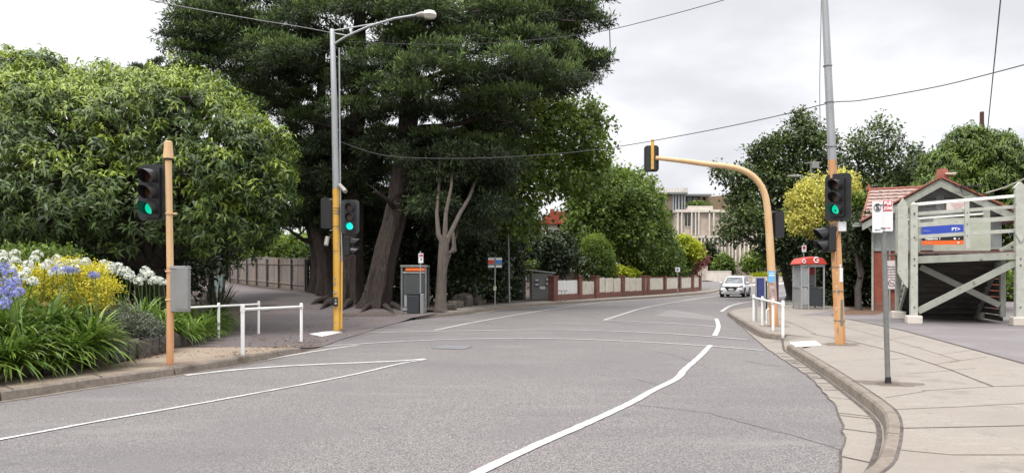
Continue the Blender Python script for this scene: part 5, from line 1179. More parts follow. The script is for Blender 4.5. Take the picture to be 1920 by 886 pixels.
lowwall('sloping beige retaining wall below the conifer bush behind the white car', 1324, 1369, 100, 97, 508.5, 508.5, 522, 530, 'beigelight', 2)
lowwall('beige planter wall directly behind the white car', 1369, 1410, 97, 95, 517, 518, 532, 533, 'beige', 2)
lowwall('low pale panelled wall along the side street left of the red canopy booth', 1410, 1497, 95, 92, 520, 519, 534, 529, 'beigelight', 6)
mb = MB(); A_ = [Gh(1290, 519.5), Gh(1324, 524), Gh(1369, 533), Gh(1410, 537), Gh(1497, 532), Gh(1560, 530)]
struct((lambda m_: (m_.strip([(p.x, p.y+3.2, p.z+.16) for p in A_], [(p.x, p.y, p.z+.14) for p in A_]), m_.strip([(p.x, p.y, p.z+.14) for p in A_], [(p.x, p.y, p.z-.1) for p in A_]))[0] and None or m_.build('footpath', MT['beigelight']))(mb))
# brick house behind the trees
t = thing('brick_house', 'red brick house with a tiled roof half hidden behind the bright green trees', 'house', (zx(1050, 74), 78, .5))
yh = 74; xh = lambda px: zx(px, yh); zh = lambda py: zz2(py, yh)
mb = MB(); wall_box(mb, xh(1016), xh(1068), yh, yh+9, .1, zh(432)); mb.build('wall', MT['brickbrown'], t)
mb = MB(); wall_box(mb, xh(1016)-.02, xh(1045), yh-.1, yh+.02, zh(431), zh(420)); mb.build('white_band', MT['white'], t)
mb = MB(); mb.prism([(xh(1008), yh-.6, zh(420)), (xh(1074), yh-.6, zh(420)), (xh(1066), yh-.6, zh(398)), (xh(1034), yh-.6, zh(396))], (0, 10, 0)); mb.build('roof', brickmat('red_roof_tiles', (.4, .085, .04), (.33, .06, .03), (.16, .04, .03), 1, .35, .55), t, fixn=True)
mb = MB(); wall_box(mb, xh(1022), xh(1038), yh-.14, yh, zh(440), zh(428)); wn = mb.build('window', MT['white'], t); mb = MB(); wall_box(mb, xh(1024), xh(1036), yh-.17, yh-.13, zh(439), zh(430)); mb.build('pane', MT['darkglass'], wn)
mb = MB(); wall_box(mb, xh(1034), xh(1042), yh+2, yh+3, zh(398), zh(388)); mb.build('chimney', MT['brickbrown'], t)
# brown timber pole
b = Vector((zx(1841, 54), 54, .1)); tag_t = thing('timber_pole', 'brown timber pole top rising above the drooping tree on the right', 'pole', b); mb = MB(); mb.tube([b, P(1841, 211, 54)], [.2, .14], 10); mb.build('shaft', mat('brown_pole', (.07, .025, .02), .8), tag_t, smooth=True); mb = MB(); mb.tube([P(1841, 211, 54), P(1841, 209.5, 54)], [.15, .12], 10); mb.build('cap', MT['ink'], tag_t)
# ================================================================ CAR
def car(label, loc, rz):
    t = thing('parked_car', label, 'car', (0, 0, 0))
    # local: front towards -Y, length 4.3, width 1.77, height 1.6
    W2 = .885; st = [(-2.13, .62, .34, .70, None), (-2.05, .78, .22, .78, None), (-1.75, .86, .2, .9, None), (-1.2, W2, .2, .98, None), (-.75, W2, .2, 1.02, None), (.3, W2, .2, 1.02, None), (1.3, W2, .22, 1.04, None), (1.85, .84, .26, 1.03, None), (2.1, .74, .4, .95, None), (2.15, .6, .5, .85, None)]
    mb = MB(); n = 14
    for (y, hw, zb, zt, _) in st:
        for k in range(n):
            a = math.pi*2*k/n; cx_ = math.copysign(abs(math.cos(a))**.35, math.cos(a))*hw; cz = (zb+zt)/2+math.copysign(abs(math.sin(a))**.5, math.sin(a))*(zt-zb)/2
            mb.v.append((cx_, y, cz))
    for i in range(len(st)-1):
        for k in range(n): k2 = (k+1) % n; mb.f.append((i*n+k, i*n+k2, (i+1)*n+k2, (i+1)*n+k))
    mb.f.append(tuple(range(n-1, -1, -1))); mb.f.append(tuple((len(st)-1)*n+k for k in range(n)))
    body = mb.build('body', MT['carwhite'], t, smooth=True, fixn=True)
    # cabin: lofted
    cab = [(-1.0, .76, .98, 1.0), (-.25, .66, 1.0, 1.5), (.1, .63, 1.0, 1.58), (.9, .62, 1.0, 1.57), (1.55, .6, 1.0, 1.42), (2.0, .66, .98, 1.02)]
    mb = MB()
    for (y, hw, zb, zt) in cab: mb.v += [(-.78 if zt > 1.1 else -hw, y, zb), (-hw, y, zt-.05), (-hw*.8, y, zt), (hw*.8, y, zt), (hw, y, zt-.05), (.78 if zt > 1.1 else hw, y, zb)]
    for i in range(len(cab)-1):
        for k in range(5): mb.f.append((i*6+k, i*6+k+1, (i+1)*6+k+1, (i+1)*6+k))
    mb.build('roof', MT['carwhite'], t, smooth=True, fixn=True)
    mb = MB(); mb.add([(-.7, -.93, 1.04), (.7, -.93, 1.04), (.56, -.28, 1.49), (-.56, -.28, 1.49)], [(0, 1, 2, 3)]); mb.v = [(v[0], v[1]-.03, v[2]+.02) for v in mb.v]; mb.prism([(v[0], v[1], v[2]) for v in mb.v[:4]], (0, .02, -.01)); mb.build('windscreen', mat('windscreen_glass', (.35, .37, .38), .08, spec=.9, noise=(2.5, .8), col2=(.12, .13, .14)), t, fixn=True)
    for sx in (-1, 1):
        for seg in ([(-.62, 1.05), (.25, 1.05), (.25, 1.5), (-.12, 1.47)], [(.32, 1.05), (1.1, 1.05), (1.02, 1.49), (.32, 1.5)], [(1.18, 1.07), (1.62, 1.12), (1.42, 1.38), (1.12, 1.45)]):
            mb = MB(); mb.prism([(sx*(.805-.14*(z-1.0)/.5), y, z) for y, z in seg], (sx*-.03, 0, 0)); mb.v = [(v[0]+sx*.015, v[1], v[2]) for v in mb.v]; mb.build('side_window', MT['darkglass'], t, fixn=True)
        for y in (-1.33, 1.3):
            mb = MB(); mb.cyl((sx*.90, y, .335), (sx*.66, y, .335), .335, 22); wl = mb.build('wheel', MT['tyre'], t, smooth=True)
            mb = MB(); mb.cyl((sx*.91, y, .335), (sx*.89, y, .335), .22, 16); mb.build('rim', MT['rim'], wl)
            mb = MB(); pts = [(sx*.888, y+math.cos(R(a))*.4, .335+math.sin(R(a))*.4) for a in range(-20, 201, 20)]; mb.tube(pts, .035, 6); mb.build('wheel_arch', MT['ink'], t)
        mb = MB(); mb.prism([(sx*.48, -2.07, .83), (sx*.83, -1.93, .92), (sx*.84, -1.95, .76), (sx*.5, -2.11, .74)], (0, .05, 0)); hl = mb.build('headlight', mat('headlight', (.3, .31, .33), .1, spec=.8), t, fixn=True)
        mb = MB(); mb.box((sx*.62, -2.06, .8), (.2, .02, .05)); mb.build('lamp_strip', MT['ink'], hl)
        mb = MB(); mb.box((sx*.98, -.72, 1.08), (.2, .12, .14)); mr = mb.build('mirror', MT['carwhite'], t, bevel=.03); mb = MB(); mb.box((sx*.98, -.72, .99), (.18, .08, .03)); mb.build('mirror_base', MT['ink'], mr)
        mb = MB(); mb.box((sx*.68, -2.1, .48), (.26, .06, .07)); mb.build('fog_recess', MT['ink'], t, bevel=.01)
        mb = MB(); mb.box((sx*.885, 0, .27), (.04, 2.0, .16)); mb.build('sill', MT['ink'], t)
    mb = MB(); mb.prism([(-.5, -2.14, .82), (.5, -2.14, .82), (.3, -2.17, .52), (-.3, -2.17, .52)], (0, .05, 0)); gr = mb.build('grille', MT['ink'], t, fixn=True)
    mb = MB(); mb.box((0, -2.175, .79), (.9, .02, .035)); mb.cyl((0, -2.18, .75), (0, -2.19, .75), .06, 12); mb.build('grille_bar', MT['rim'], gr)
    mb = MB(); mb.box((0, -2.19, .6), (.37, .015, .11)); mb.build('number_plate', MT['signwhite'], t)
    mb = MB(); mb.prism([(-.82, -2.04, .36), (-.5, -2.15, .4), (.5, -2.15, .4), (.82, -2.04, .36), (.8, -2.0, .18), (-.8, -2.0, .18)], (0, .08, 0)); mb.build('lower_bumper', MT['ink'], t, fixn=True)
    t.location = loc; t.rotation_euler = (0, 0, rz); return t
car('white small SUV turning at the junction in front of the beige walls', (zx(1379, 57.5), 57.5, 0.01), R(-25))
# ================================================================ VEGETATION
def blob(px, py, d, rx, ry, rz): p = P(px, py, d); return (p.x, p.y, p.z, rx, ry, rz)
# ---- big broadleaf tree on the left
bl = [blob(-70, 270, 22, 4.4, 4, 2.3), blob(70, 262, 22, 3.2, 3.6, 2.05), blob(180, 285, 22, 3.0, 3.4, 2.1), blob(300, 285, 22, 2.5, 3.2, 2.05), blob(395, 300, 22, 2.2, 3.0, 1.95), blob(445, 328, 22, 1.3, 2.6, 1.7), blob(428, 400, 21.5, 1.25, 2.4, 1.2), blob(300, 385, 20.8, 2.6, 2.6, 1.4), blob(140, 360, 20.5, 2.6, 2.6, 1.6), blob(10, 360, 20.5, 2.6, 2.6, 1.6), blob(-120, 360, 21, 3, 3, 2.2), blob(370, 200, 22.5, 1.1, 2, .7), blob(215, 200, 22.5, 1.6, 2.2, .8), blob(290, 195, 23, 1.0, 2, .7), blob(20, 150, 23.5, 1.8, 2.4, .75), blob(90, 145, 24, 1.0, 2, .5), blob(-60, 160, 23, 2, 2, 1), blob(492, 290, 22, .8, 1.6, .9), blob(150, 170, 23, .7, 1.2, .35)]
mr = random.Random(4)
for px_, py_ in ((-20, 112), (30, 108), (62, 118), (100, 112), (128, 124), (160, 142), (200, 134), (245, 138), (285, 134), (330, 142), (370, 148), (410, 160), (440, 178), (470, 200), (500, 228), (520, 258), (540, 290), (548, 325), (540, 365)):
    bl.append(blob(px_+mr.uniform(-8, 8)-(26 if px_ > 430 else 0), py_+12+mr.uniform(-6, 8), 22.3, mr.uniform(.35, .6), .6, mr.uniform(.22, .4)))
for k_ in range(34):
    px_ = mr.uniform(-80, 500); py_ = mr.uniform(190 if px_ < 400 else 250, 420); bl.append(blob(px_, py_, 19.6+mr.uniform(-.3, .5)+abs(py_-300)*.004+max(0, px_-400)*.012, mr.uniform(.7, 1.1), mr.uniform(.6, .9), mr.uniform(.45, .65)))
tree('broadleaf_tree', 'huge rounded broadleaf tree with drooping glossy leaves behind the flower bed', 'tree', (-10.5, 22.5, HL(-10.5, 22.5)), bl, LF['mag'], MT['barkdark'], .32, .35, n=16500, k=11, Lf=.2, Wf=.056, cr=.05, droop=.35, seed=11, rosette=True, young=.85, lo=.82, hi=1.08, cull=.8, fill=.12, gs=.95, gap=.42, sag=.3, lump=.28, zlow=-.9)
# ---- cypress
rng = random.Random(8)
root = Gh(690, 582, 0, HL); base = root
t = thing('cypress_tree', 'enormous dark cypress with a leaning furrowed trunk towering over the old phone booth', 'tree', base)
d0 = 34.0; CY = []
def trunkline(name, pts, rad, sides=16, flare=True, seed=0):
    """furrowed trunk: radius modulated around the ring"""
    q = smoothline([P(*p) for p in pts], 6); r = np.interp(np.linspace(0, 1, len(q)), np.linspace(0, 1, len(rad)), rad); n = sides*2; mb = MB(); rr = random.Random(seed); ph = [rr.uniform(0, 6) for _ in range(4)]; L0 = 0
    for i, p in enumerate(q):
        t_ = (q[min(i+1, len(q)-1)]-q[max(i-1, 0)]).normalized(); u = Vector((1, 0, 0)); u = (u-t_*u.dot(t_)).normalized(); v = t_.cross(u); hgt = i/(len(q)-1); L0 += (p-q[max(i-1, 0)]).length
        fl = (1-sst(0, .25, hgt))
        for j in range(n):
            a = 2*math.pi*j/n; m = 1+.10*math.sin(5*a+ph[0]+hgt*2)*(1+2*fl)*(1 if flare else .4)+.05*math.sin(9*a+ph[1]-hgt*3)*(1+fl)+.03*math.sin(14*a+ph[2]+L0*2)
            mb.v.append(tuple(p+(u*math.cos(a)+v*math.sin(a))*r[i]*m))
    for i in range(len(q)-1):
        for j in range(n): j2 = (j+1) % n; mb.f.append((i*n+j, i*n+j2, (i+1)*n+j2, (i+1)*n+j))
    mb.f.append(tuple((len(q)-1)*n+j for j in range(n))); mb.build(name, MT['bark'], t, smooth=True); return q
trunkline('trunk', [(700, 592, d0), (706, 560, d0), (722, 480, d0), (742, 400, d0+.2), (758, 300, d0+.3), (768, 200, d0+.5), (775, 90, d0+.6), (782, -60, d0+.8)], [.82, .62, .52, .5, .46, .4, .34, .24], 14, seed=1)
trunkline('trunk', [(657, 585, 37), (659, 540, 37), (661, 470, 37), (664, 380, 37), (668, 250, 37), (672, 120, 37), (676, -20, 37)], [.68, .52, .46, .42, .38, .32, .24], 12, seed=2)
trunkline('trunk', [(618, 578, 39.5), (616, 530, 39.5), (608, 470, 39.5), (590, 400, 39.5), (585, 330, 39.5), (600, 230, 39.5), (604, 100, 39.5)], [.8, .55, .4, .34, .3, .26, .18], 12, seed=3)
trunkline('trunk', [(598, 576, 41), (600, 530, 41), (596, 470, 41), (572, 380, 41), (540, 300, 41), (500, 230, 41), (450, 160, 41)], [.75, .5, .36, .3, .24, .18, .1], 12, seed=4)
lb = MB()
# surface roots
for (a, b) in (((700, 575), (675, 586)), ((715, 575), (740, 588)), ((655, 572), (640, 582)), ((612, 566), (582, 570)), ((620, 570), (600, 580)), ((720, 570), (760, 583))):
    pa = P(a[0], a[1]-12, d0+2); pb = Gh(b[0], b[1], 0, HL); lb.tube([pa+Vector((0, 0, -.15)), pa.lerp(pb, .6)+Vector((0, 0, -.0)), pb+Vector((0, 0, -.03))], [.2, .1, .04], 8)
lb.build('roots', MT['bark'], t, smooth=True)
# spreading limbs and foliage plates
lb = MB(); plates = []
def plate_(px, py, d, r, f=.34): p = P(px, py, d); plates.append((p.x, p.y, p.z, r, r*.85, r*f)); return p
LIMBS = [((600, 235, 39.5), (480, 190, 36)), ((604, 150, 39.5), (420, 110, 35)), ((602, 200, 39.5), (400, 60, 36)), ((604, 120, 39.5), (440, 20, 36)), ((668, 200, 37), (540, 110, 33)), ((668, 260, 37), (580, 230, 34)), ((670, 150, 37), (560, 30, 33)),
  ((766, 220, 34.5), (700, 150, 31)), ((768, 200, 34.5), (860, 170, 31)), ((770, 150, 34.6), (960, 150, 31)), ((772, 120, 34.6), (1050, 120, 32)), ((775, 80, 34.7), (1080, 40, 33)), ((776, 60, 34.7), (900, 20, 31)), ((760, 290, 34.3), (900, 270, 33)), ((764, 250, 34.4), (960, 230, 33)), ((776, 40, 34.7), (680, -30, 31)), ((752, 330, 34.3), (830, 330, 34)), ((664, 330, 37), (560, 330, 36)), ((590, 330, 39.5), (490, 330, 39)), ((672, 60, 37), (800, -20, 33)), ((742, 400, 34.2), (700, 360, 32)), ((760, 300, 34.3), (850, 400, 35)), ((668, 290, 37), (640, 420, 38)), ((596, 470, 41), (520, 420, 40))]
for i, (a, b) in enumerate(LIMBS):
    A_, B_ = P(*a), P(*b); pts = limb(lb, A_, B_, .17, .04, i, 7, .1)
    for k in range(3):
        p = pts[2+k]; e = p+Vector((rng.uniform(-1.6, 1.6), rng.uniform(-1.5, 1.5), rng.uniform(-.2, 1.0))); limb(lb, p, e, .06, .015, i*9+k, 4, .1, 5)
lb.build('limbs', MT['bark'], t, smooth=True)
# silhouette and mass: hand-set plates
for row in [
 (30, [(395, 36), (450, 35), (520, 34), (600, 32), (680, 32), (760, 31.5), (840, 31.5), (920, 32), (1000, 33), (1060, 34)], 1.5),
 (-25, [(455, 36), (510, 35), (590, 34), (680, 33), (770, 33), (860, 33), (950, 33), (1030, 34), (1075, 34)], 1.6),
 (-80, [(490, 36), (550, 35), (650, 35), (760, 35), (870, 35), (980, 35), (1050, 35)], 1.8),
 (-150, [(520, 36), (640, 36), (760, 36), (880, 36), (980, 36)], 2.2), (-240, [(620, 36), (760, 36), (880, 36)], 2.6),
 (85, [(385, 37), (440, 35.5), (510, 34), (570, 33), (640, 33), (730, 31), (800, 31), (890, 31), (970, 31.5), (1050, 33)], 1.45),
 (130, [(430, 37), (490, 35), (560, 33), (650, 33), (720, 31), (790, 31), (870, 31.5), (940, 32), (1010, 33), (1070, 34.5)], 1.4),
 (175, [(490, 38), (560, 37), (650, 35), (720, 33), (800, 32), (870, 33), (940, 33), (1000, 34)], 1.25),
 (215, [(520, 39), (600, 38), (690, 34), (750, 33), (830, 33), (900, 33.5), (970, 34.5)], 1.25),
 (260, [(500, 40), (560, 40), (640, 38), (700, 36), (820, 34), (890, 34), (960, 35)], 1.2),
 (310, [(530, 40), (610, 40), (690, 37), (730, 37), (830, 35), (890, 35), (940, 36)], 1.2),
 (355, [(520, 40.5), (580, 41), (700, 38), (800, 36), (870, 36), (920, 37)], 1.2),
 (400, [(520, 41), (560, 41.5), (690, 39), (810, 37), (860, 37), (910, 38)], 1.1)]:
    py, xs, r = row
    for px, d in xs:
        for q in range(2): plate_(px+rng.uniform(-28, 28), py+rng.uniform(-20, 20), d+q*3.5+rng.uniform(-1, 1), r*rng.uniform(.75, 1.2), rng.uniform(.28, .42))
hi_plates = len(plates)
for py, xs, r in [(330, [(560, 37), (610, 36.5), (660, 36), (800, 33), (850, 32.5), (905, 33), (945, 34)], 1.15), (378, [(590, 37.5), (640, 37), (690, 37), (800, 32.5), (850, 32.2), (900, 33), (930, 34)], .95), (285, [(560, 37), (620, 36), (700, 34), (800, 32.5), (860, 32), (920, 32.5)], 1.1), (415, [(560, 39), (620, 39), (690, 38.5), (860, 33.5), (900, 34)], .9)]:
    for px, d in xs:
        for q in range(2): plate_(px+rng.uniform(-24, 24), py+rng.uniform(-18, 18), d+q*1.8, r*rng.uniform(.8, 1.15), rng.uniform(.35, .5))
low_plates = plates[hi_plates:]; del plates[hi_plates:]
foliage('lower_crown', LF['cyp'], t, low_plates, n=9000, k=15, Lf=.23, Wf=.05, cr=.14, droop=.1, outw=.8, up=.1, seed=15, young=.12, lo=.5, hi=1.15, cull=.4, fill=.2, gs=1.5, gap=.6, sag=.03, zlow=-.9, lump=.35, flat=.6)  # small young value darkens these leaves: shade under the crown put into colour
for px, py in ((345, 92), (352, 60), (338, 68), (372, 118), (345, 132), (360, 38), (385, 20), (362, 152), (1108, 40), (1112, 108), (1098, 118), (1082, 148), (1092, 22), (1070, 60), (1060, 165), (420, 170), (455, 196)):
    p = P(px, py, 35); plates.append((p.x, p.y, p.z, 1.0, .8, .16))
for px, py, r in ((365, 70, .9), (350, 95, .7), (360, 40, .8), (415, 8, .8), (1100, 38, .6), (1085, 100, .8), (1108, 112, .5), (1060, 60, 1), (1050, 140, .7), (350, 130, .6), (1085, 20, .7), (1040, 170, .7)): plate_(px, py, 35, r, .3)
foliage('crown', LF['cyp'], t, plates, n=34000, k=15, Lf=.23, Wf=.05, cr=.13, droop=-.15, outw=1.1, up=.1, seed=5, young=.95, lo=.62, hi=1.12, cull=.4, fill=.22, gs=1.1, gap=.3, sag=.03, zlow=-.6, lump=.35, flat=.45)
# ---- pale forked tree beside phone booth
b = Gh(826, 586, 0, HL); b.y += .2
t2 = thing('plane_tree', 'pale barked forked tree with bright green leaves right of the old phone booth', 'tree', b)
mb = MB(); D = 31
mb.tube([P(826, 592, D), P(826, 570, D), P(828, 520, D), P(832, 470, D), P(833, 445, D)], [.36, .25, .2, .22, .2], 14); mb.build('trunk', MT['barkpale'], t2, smooth=True)
mb = MB(); mb.tube([P(832, 455, D), P(822, 440, D), P(819, 400, D+.4), P(823, 350, D+1), P(826, 280, D+1)], [.15, .11, .08, .06, .03], 8); mb.tube([P(833, 462, D), P(848, 430, D), P(862, 400, D+.4), P(880, 370, D+1), P(905, 300, D+3), P(950, 240, D+6)], [.16, .1, .085, .07, .06, .03], 8)
mb.tube([P(834, 450, D), P(836, 400, D), P(846, 350, D+.5), P(850, 280, D+2)], [.12, .08, .06, .04], 8); mb.tube([P(849, 435, D), P(852, 470, D), P(838, 475, D)], [.07, .1, .08], 8)
mb.tube([P(836, 500, D), P(846, 470, D+.8), P(856, 440, D+2), P(868, 380, D+2.2)], [.06, .05, .04, .03], 6); mb.build('limbs', MT['barkpale'], t2, smooth=True)
bl = [blob(985, 250, 40, 1.7, 2, 1.9), blob(1065, 250, 41, 1.7, 2, 1.8), blob(1005, 325, 40, 2.0, 2.2, 1.5), blob(1085, 330, 42, 1.6, 2, 1.9), blob(930, 300, 39, 1.6, 2, 1.8), blob(900, 380, 38, 1.9, 2, 1.6), blob(960, 395, 40, 1.5, 2, 1.4), blob(1030, 200, 41, .9, 1, 1.0), blob(1105, 225, 42, .9, 1, 1.1), blob(1115, 300, 42, .8, 1, 1.3), blob(880, 280, 38, 1.2, 1.5, 1.2), blob(1000, 165, 40, .5, .7, .5)]
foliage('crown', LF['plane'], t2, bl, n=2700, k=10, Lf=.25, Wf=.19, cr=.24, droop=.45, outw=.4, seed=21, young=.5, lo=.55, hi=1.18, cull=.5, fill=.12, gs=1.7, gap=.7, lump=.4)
# ---- dark understorey between
def shrub(name, label, cat, blobs, leaf, seed=1, bark='barkdark', group=None, stems=5, **kw):
    B = blobs; c = Vector((sum(b[0] for b in B)/len(B), sum(b[1] for b in B)/len(B), 0)); c.z = HL(c.x, c.y) if c.x < E(min(c.y, YEND)) else hr(c.y)+.13
    t = thing(name, label, cat, c, 0, group); mb = MB(); rr = random.Random(seed)
    for k in range(stems):
        b = B[k % len(B)]; limb(mb, c+Vector((rr.uniform(-.3, .3), rr.uniform(-.2, .2), -.05)), Vector(b[:3])+Vector((rr.uniform(-.4, .4)*b[3], rr.uniform(-.4, .4)*b[4], b[5]*.5)), .05, .012, seed+k, 5, .1, 6)
    mb.build('stems', MT[bark], t, smooth=True); a = dict(n=900, k=10, Lf=.16, Wf=.07, cr=.12, droop=.1, seed=seed, young=.3, gap=.1, fill=.25); a.update(kw)
    foliage('foliage', LF[leaf], t, B, **a); return t
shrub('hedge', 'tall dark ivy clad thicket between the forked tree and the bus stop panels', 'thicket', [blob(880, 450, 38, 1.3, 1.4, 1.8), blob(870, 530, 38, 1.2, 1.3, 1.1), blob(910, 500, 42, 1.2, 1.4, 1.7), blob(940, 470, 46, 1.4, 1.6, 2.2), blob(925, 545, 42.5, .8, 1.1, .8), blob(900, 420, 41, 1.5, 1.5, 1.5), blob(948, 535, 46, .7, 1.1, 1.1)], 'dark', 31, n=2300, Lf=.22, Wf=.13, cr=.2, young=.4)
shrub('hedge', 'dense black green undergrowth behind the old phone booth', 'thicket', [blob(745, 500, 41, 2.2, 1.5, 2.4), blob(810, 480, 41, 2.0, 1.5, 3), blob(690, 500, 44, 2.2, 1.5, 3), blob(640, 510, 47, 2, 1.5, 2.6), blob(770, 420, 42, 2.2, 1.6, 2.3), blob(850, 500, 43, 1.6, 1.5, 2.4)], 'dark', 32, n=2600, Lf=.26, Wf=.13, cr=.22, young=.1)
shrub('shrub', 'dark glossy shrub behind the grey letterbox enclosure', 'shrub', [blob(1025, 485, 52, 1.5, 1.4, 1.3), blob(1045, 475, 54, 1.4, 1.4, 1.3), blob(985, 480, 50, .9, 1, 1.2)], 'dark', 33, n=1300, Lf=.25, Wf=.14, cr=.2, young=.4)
shrub('shrub', 'small bright lime green sapling above the letterbox enclosure roof', 'shrub', [blob(975, 490, 47.5, .75, .8, .6), blob(968, 460, 46, .5, .6, .4)], 'plane', 34, n=200, Lf=.26, Wf=.2, cr=.18)
# ---- trees behind the brick wall
tree('garden_tree', 'tall mid green garden tree rising behind the first cream wall panels', 'tree', (zx(1150, 64), 64, .2), [blob(1130, 370, 60, 2.4, 2.5, 2.4), blob(1170, 380, 62, 2.4, 2.5, 2.5), blob(1105, 430, 60, 2.0, 2.5, 2.4), blob(1155, 440, 61, 2.6, 2.5, 2.6), blob(1140, 345, 61, .8, 1.2, .7), blob(1100, 350, 60, 1.2, 2, 1.6)], LF['mid'], MT['barkdark'], .2, .5, seed=41, n=2900, k=10, Lf=.33, Wf=.19, cr=.27, droop=.3, young=.55, gap=.5, fill=.2, lump=.32, gs=1.6)
tree('garden_tree', 'broad fresh green garden tree in front of the penthouse', 'tree', (zx(1225, 68), 68, .3), [blob(1190, 405, 66, 2.1, 2.5, 1.9), blob(1222, 425, 67, 1.3, 2.2, 1.5), blob(1190, 385, 65, 2.1, 2.3, 2.0), blob(1200, 450, 66, 2.5, 2.5, 2.0), blob(1195, 362, 66, 1.0, 1.5, .7), blob(1240, 450, 67, .9, 1.5, 1.0)], LF['plane'], MT['barkdark'], .2, .5, seed=42, n=2900, k=10, Lf=.33, Wf=.19, cr=.27, droop=.3, young=.4, gap=.5, fill=.2, lump=.32, gs=1.6)
shrub('shrub', 'dark layered evergreen shrub overhanging the middle of the cream wall', 'shrub', [blob(1200, 475, 63.5, 2.1, 1.6, 1.6), blob(1228, 490, 66, 1.9, 1.6, 1.6), blob(1250, 500, 69, 1.5, 1.4, 1.3), blob(1195, 505, 62.5, 1.4, 1.3, .9), blob(1255, 478, 69, 1.1, 1.2, 1.2)], 'mid', 43, n=1700, Lf=.26, Wf=.14, cr=.22, young=.2)
shrub('shrub', 'pale grey green rounded bush behind the first brick pier', 'shrub', [blob(1113, 485, 56, 1.45, 1.2, 1.3), blob(1116, 462, 56, .9, .9, .8), blob(1098, 510, 56, 1.0, .9, .8), blob(1135, 505, 56, .8, .9, .9)], 'plane', 44, n=1300, Lf=.17, Wf=.07, cr=.16, young=.55)
shrub('shrub', 'low spreading yellow green shrub above the leaning cream panels', 'shrub', [blob(1160, 513, 58.5, 1.1, .7, .38), blob(1182, 516, 60, .7, .6, .32), blob(1145, 518, 57.5, .6, .5, .3)], 'lime', 45, n=340, Lf=.22, Wf=.13, cr=.12)
shrub('shrub', 'golden rounded bush beside the copper shrub at the wall end', 'shrub', [blob(1282, 460, 72, 1.1, 1.2, .7), blob(1296, 472, 72, .9, 1.2, .8), blob(1270, 464, 72, .7, 1, .5)], 'lime', 46, n=420, Lf=.3, Wf=.18, cr=.2)
shrub('shrub', 'copper red leaved shrub at the right end of the wall', 'shrub', [blob(1301, 488, 76, 1.05, 1, 1.0), blob(1291, 502, 76, .9, 1, .8), blob(1310, 480, 76, .6, .8, .6)], 'redl', 47, n=420, Lf=.22, Wf=.12, cr=.25, gap=.3)
shrub('shrub', 'green shrub mass left of the copper shrub behind the wall end', 'shrub', [blob(1272, 495, 73, 1.2, 1.2, 1.3), blob(1252, 512, 70, 1.4, 1.2, .8)], 'mid', 48, n=650, Lf=.26, Wf=.13, cr=.2)
shrub('conifer', 'slim dark conifer against the beige fins', 'conifer', [blob(1330, 495, 104, 1.1, .9, 2.3), blob(1328, 478, 104, .7, .7, 1.4)], 'dark', 49, n=360, Lf=.5, Wf=.2, cr=.2, stems=2)
shrub('conifer', 'bushy bright green conifer on the sloping retaining wall', 'conifer', [blob(1357, 500, 101, 1.2, 1, 1.0), blob(1357, 492, 101, .7, .7, .9)], 'mid', 50, n=260, Lf=.5, Wf=.16, cr=.2, stems=2)
shrub('sapling', 'thin yellow green sapling above the white car', 'sapling', [blob(1408, 495, 98, 1.1, 1, .9), blob(1425, 490, 98, 1.0, 1, 1.0), blob(1415, 480, 98, .9, .8, .8)], 'plane', 51, n=150, Lf=.5, Wf=.28, cr=.35, bark='barkpale', gap=.5)
shrub('sapling', 'thin fresh green sapling right of the mast arm in the planter', 'sapling', [blob(1478, 485, 97, 1.4, 1, 1.3), blob(1490, 480, 97, .9, 1, 1.0), blob(1466, 500, 97, 1, 1, .8)], 'plane', 52, n=170, Lf=.5, Wf=.3, cr=.35, bark='barkpale', gap=.4)
shrub('ground_cover', 'low yellow green planting along the pale panelled wall', 'planting', [blob(1425, 519, 96.5, 1.3, .5, .3), blob(1440, 520, 96.5, .9, .5, .25), blob(1478, 518, 95, 1.4, .5, .3), blob(1492, 518, 94.5, .8, .5, .25)], 'lime', 53, n=240, Lf=.35, Wf=.16, cr=.12)
# ---- right side trees
tree('oak_tree', 'large dark oak with branches reaching left over the apartment building', 'tree', (zx(1487, 50), 50, .13),
  [blob(1500, 262, 50, 1.2, 1.6, 1.3), blob(1475, 300, 50, 1.9, 2, 1.4), blob(1530, 290, 50, 1.2, 2, 1.5), blob(1430, 285, 50, .9, 1.2, .6), blob(1440, 340, 50, 1.4, 1.8, 1.2), blob(1500, 350, 50, 2.2, 2.2, 1.6), blob(1380, 330, 49, 1.0, 1.2, .45), blob(1350, 322, 49, .6, .8, .3), blob(1395, 372, 49, 1.1, 1.3, .7), blob(1392, 415, 48, 1.1, 1.5, .8), blob(1362, 440, 48, .6, 1.2, .4), blob(1420, 425, 48, 1.7, 1.6, 1.1), blob(1460, 450, 48, 1.5, 1.6, .9), blob(1500, 430, 49, 1.6, 1.8, 1.4), blob(1405, 350, 49, .7, .9, .6), blob(1508, 228, 50, .6, .8, .6)],
  LF['oak'], MT['barkdark'], .4, .4, seed=61, n=3600, k=10, Lf=.25, Wf=.15, cr=.24, droop=.15, young=.5, gap=.75, fill=.1, gs=1.8, lump=.42)
tree('oak_tree', 'dark oak with sky showing through its crown behind the worn orange pole', 'tree', (zx(1660, 52), 52, .13),
  [blob(1640, 268, 52, 1.5, 1.8, 1.3), blob(1615, 320, 52, 1.5, 1.8, 1.5), blob(1670, 310, 52, 1.8, 2, 1.5), blob(1710, 325, 52, 1.2, 1.6, 1.2), blob(1640, 370, 52, 2.4, 2, 1.6), blob(1600, 290, 52, .8, 1, .8), blob(1700, 370, 52, 2, 2, 1.4), blob(1595, 360, 52, 1.2, 1.5, 1.3)],
  LF['oak'], MT['barkdark'], .35, .45, seed=62, n=2100, k=10, Lf=.25, Wf=.15, cr=.25, droop=.15, young=.55, gap=.85, fill=.04, gs=1.9, lump=.42)
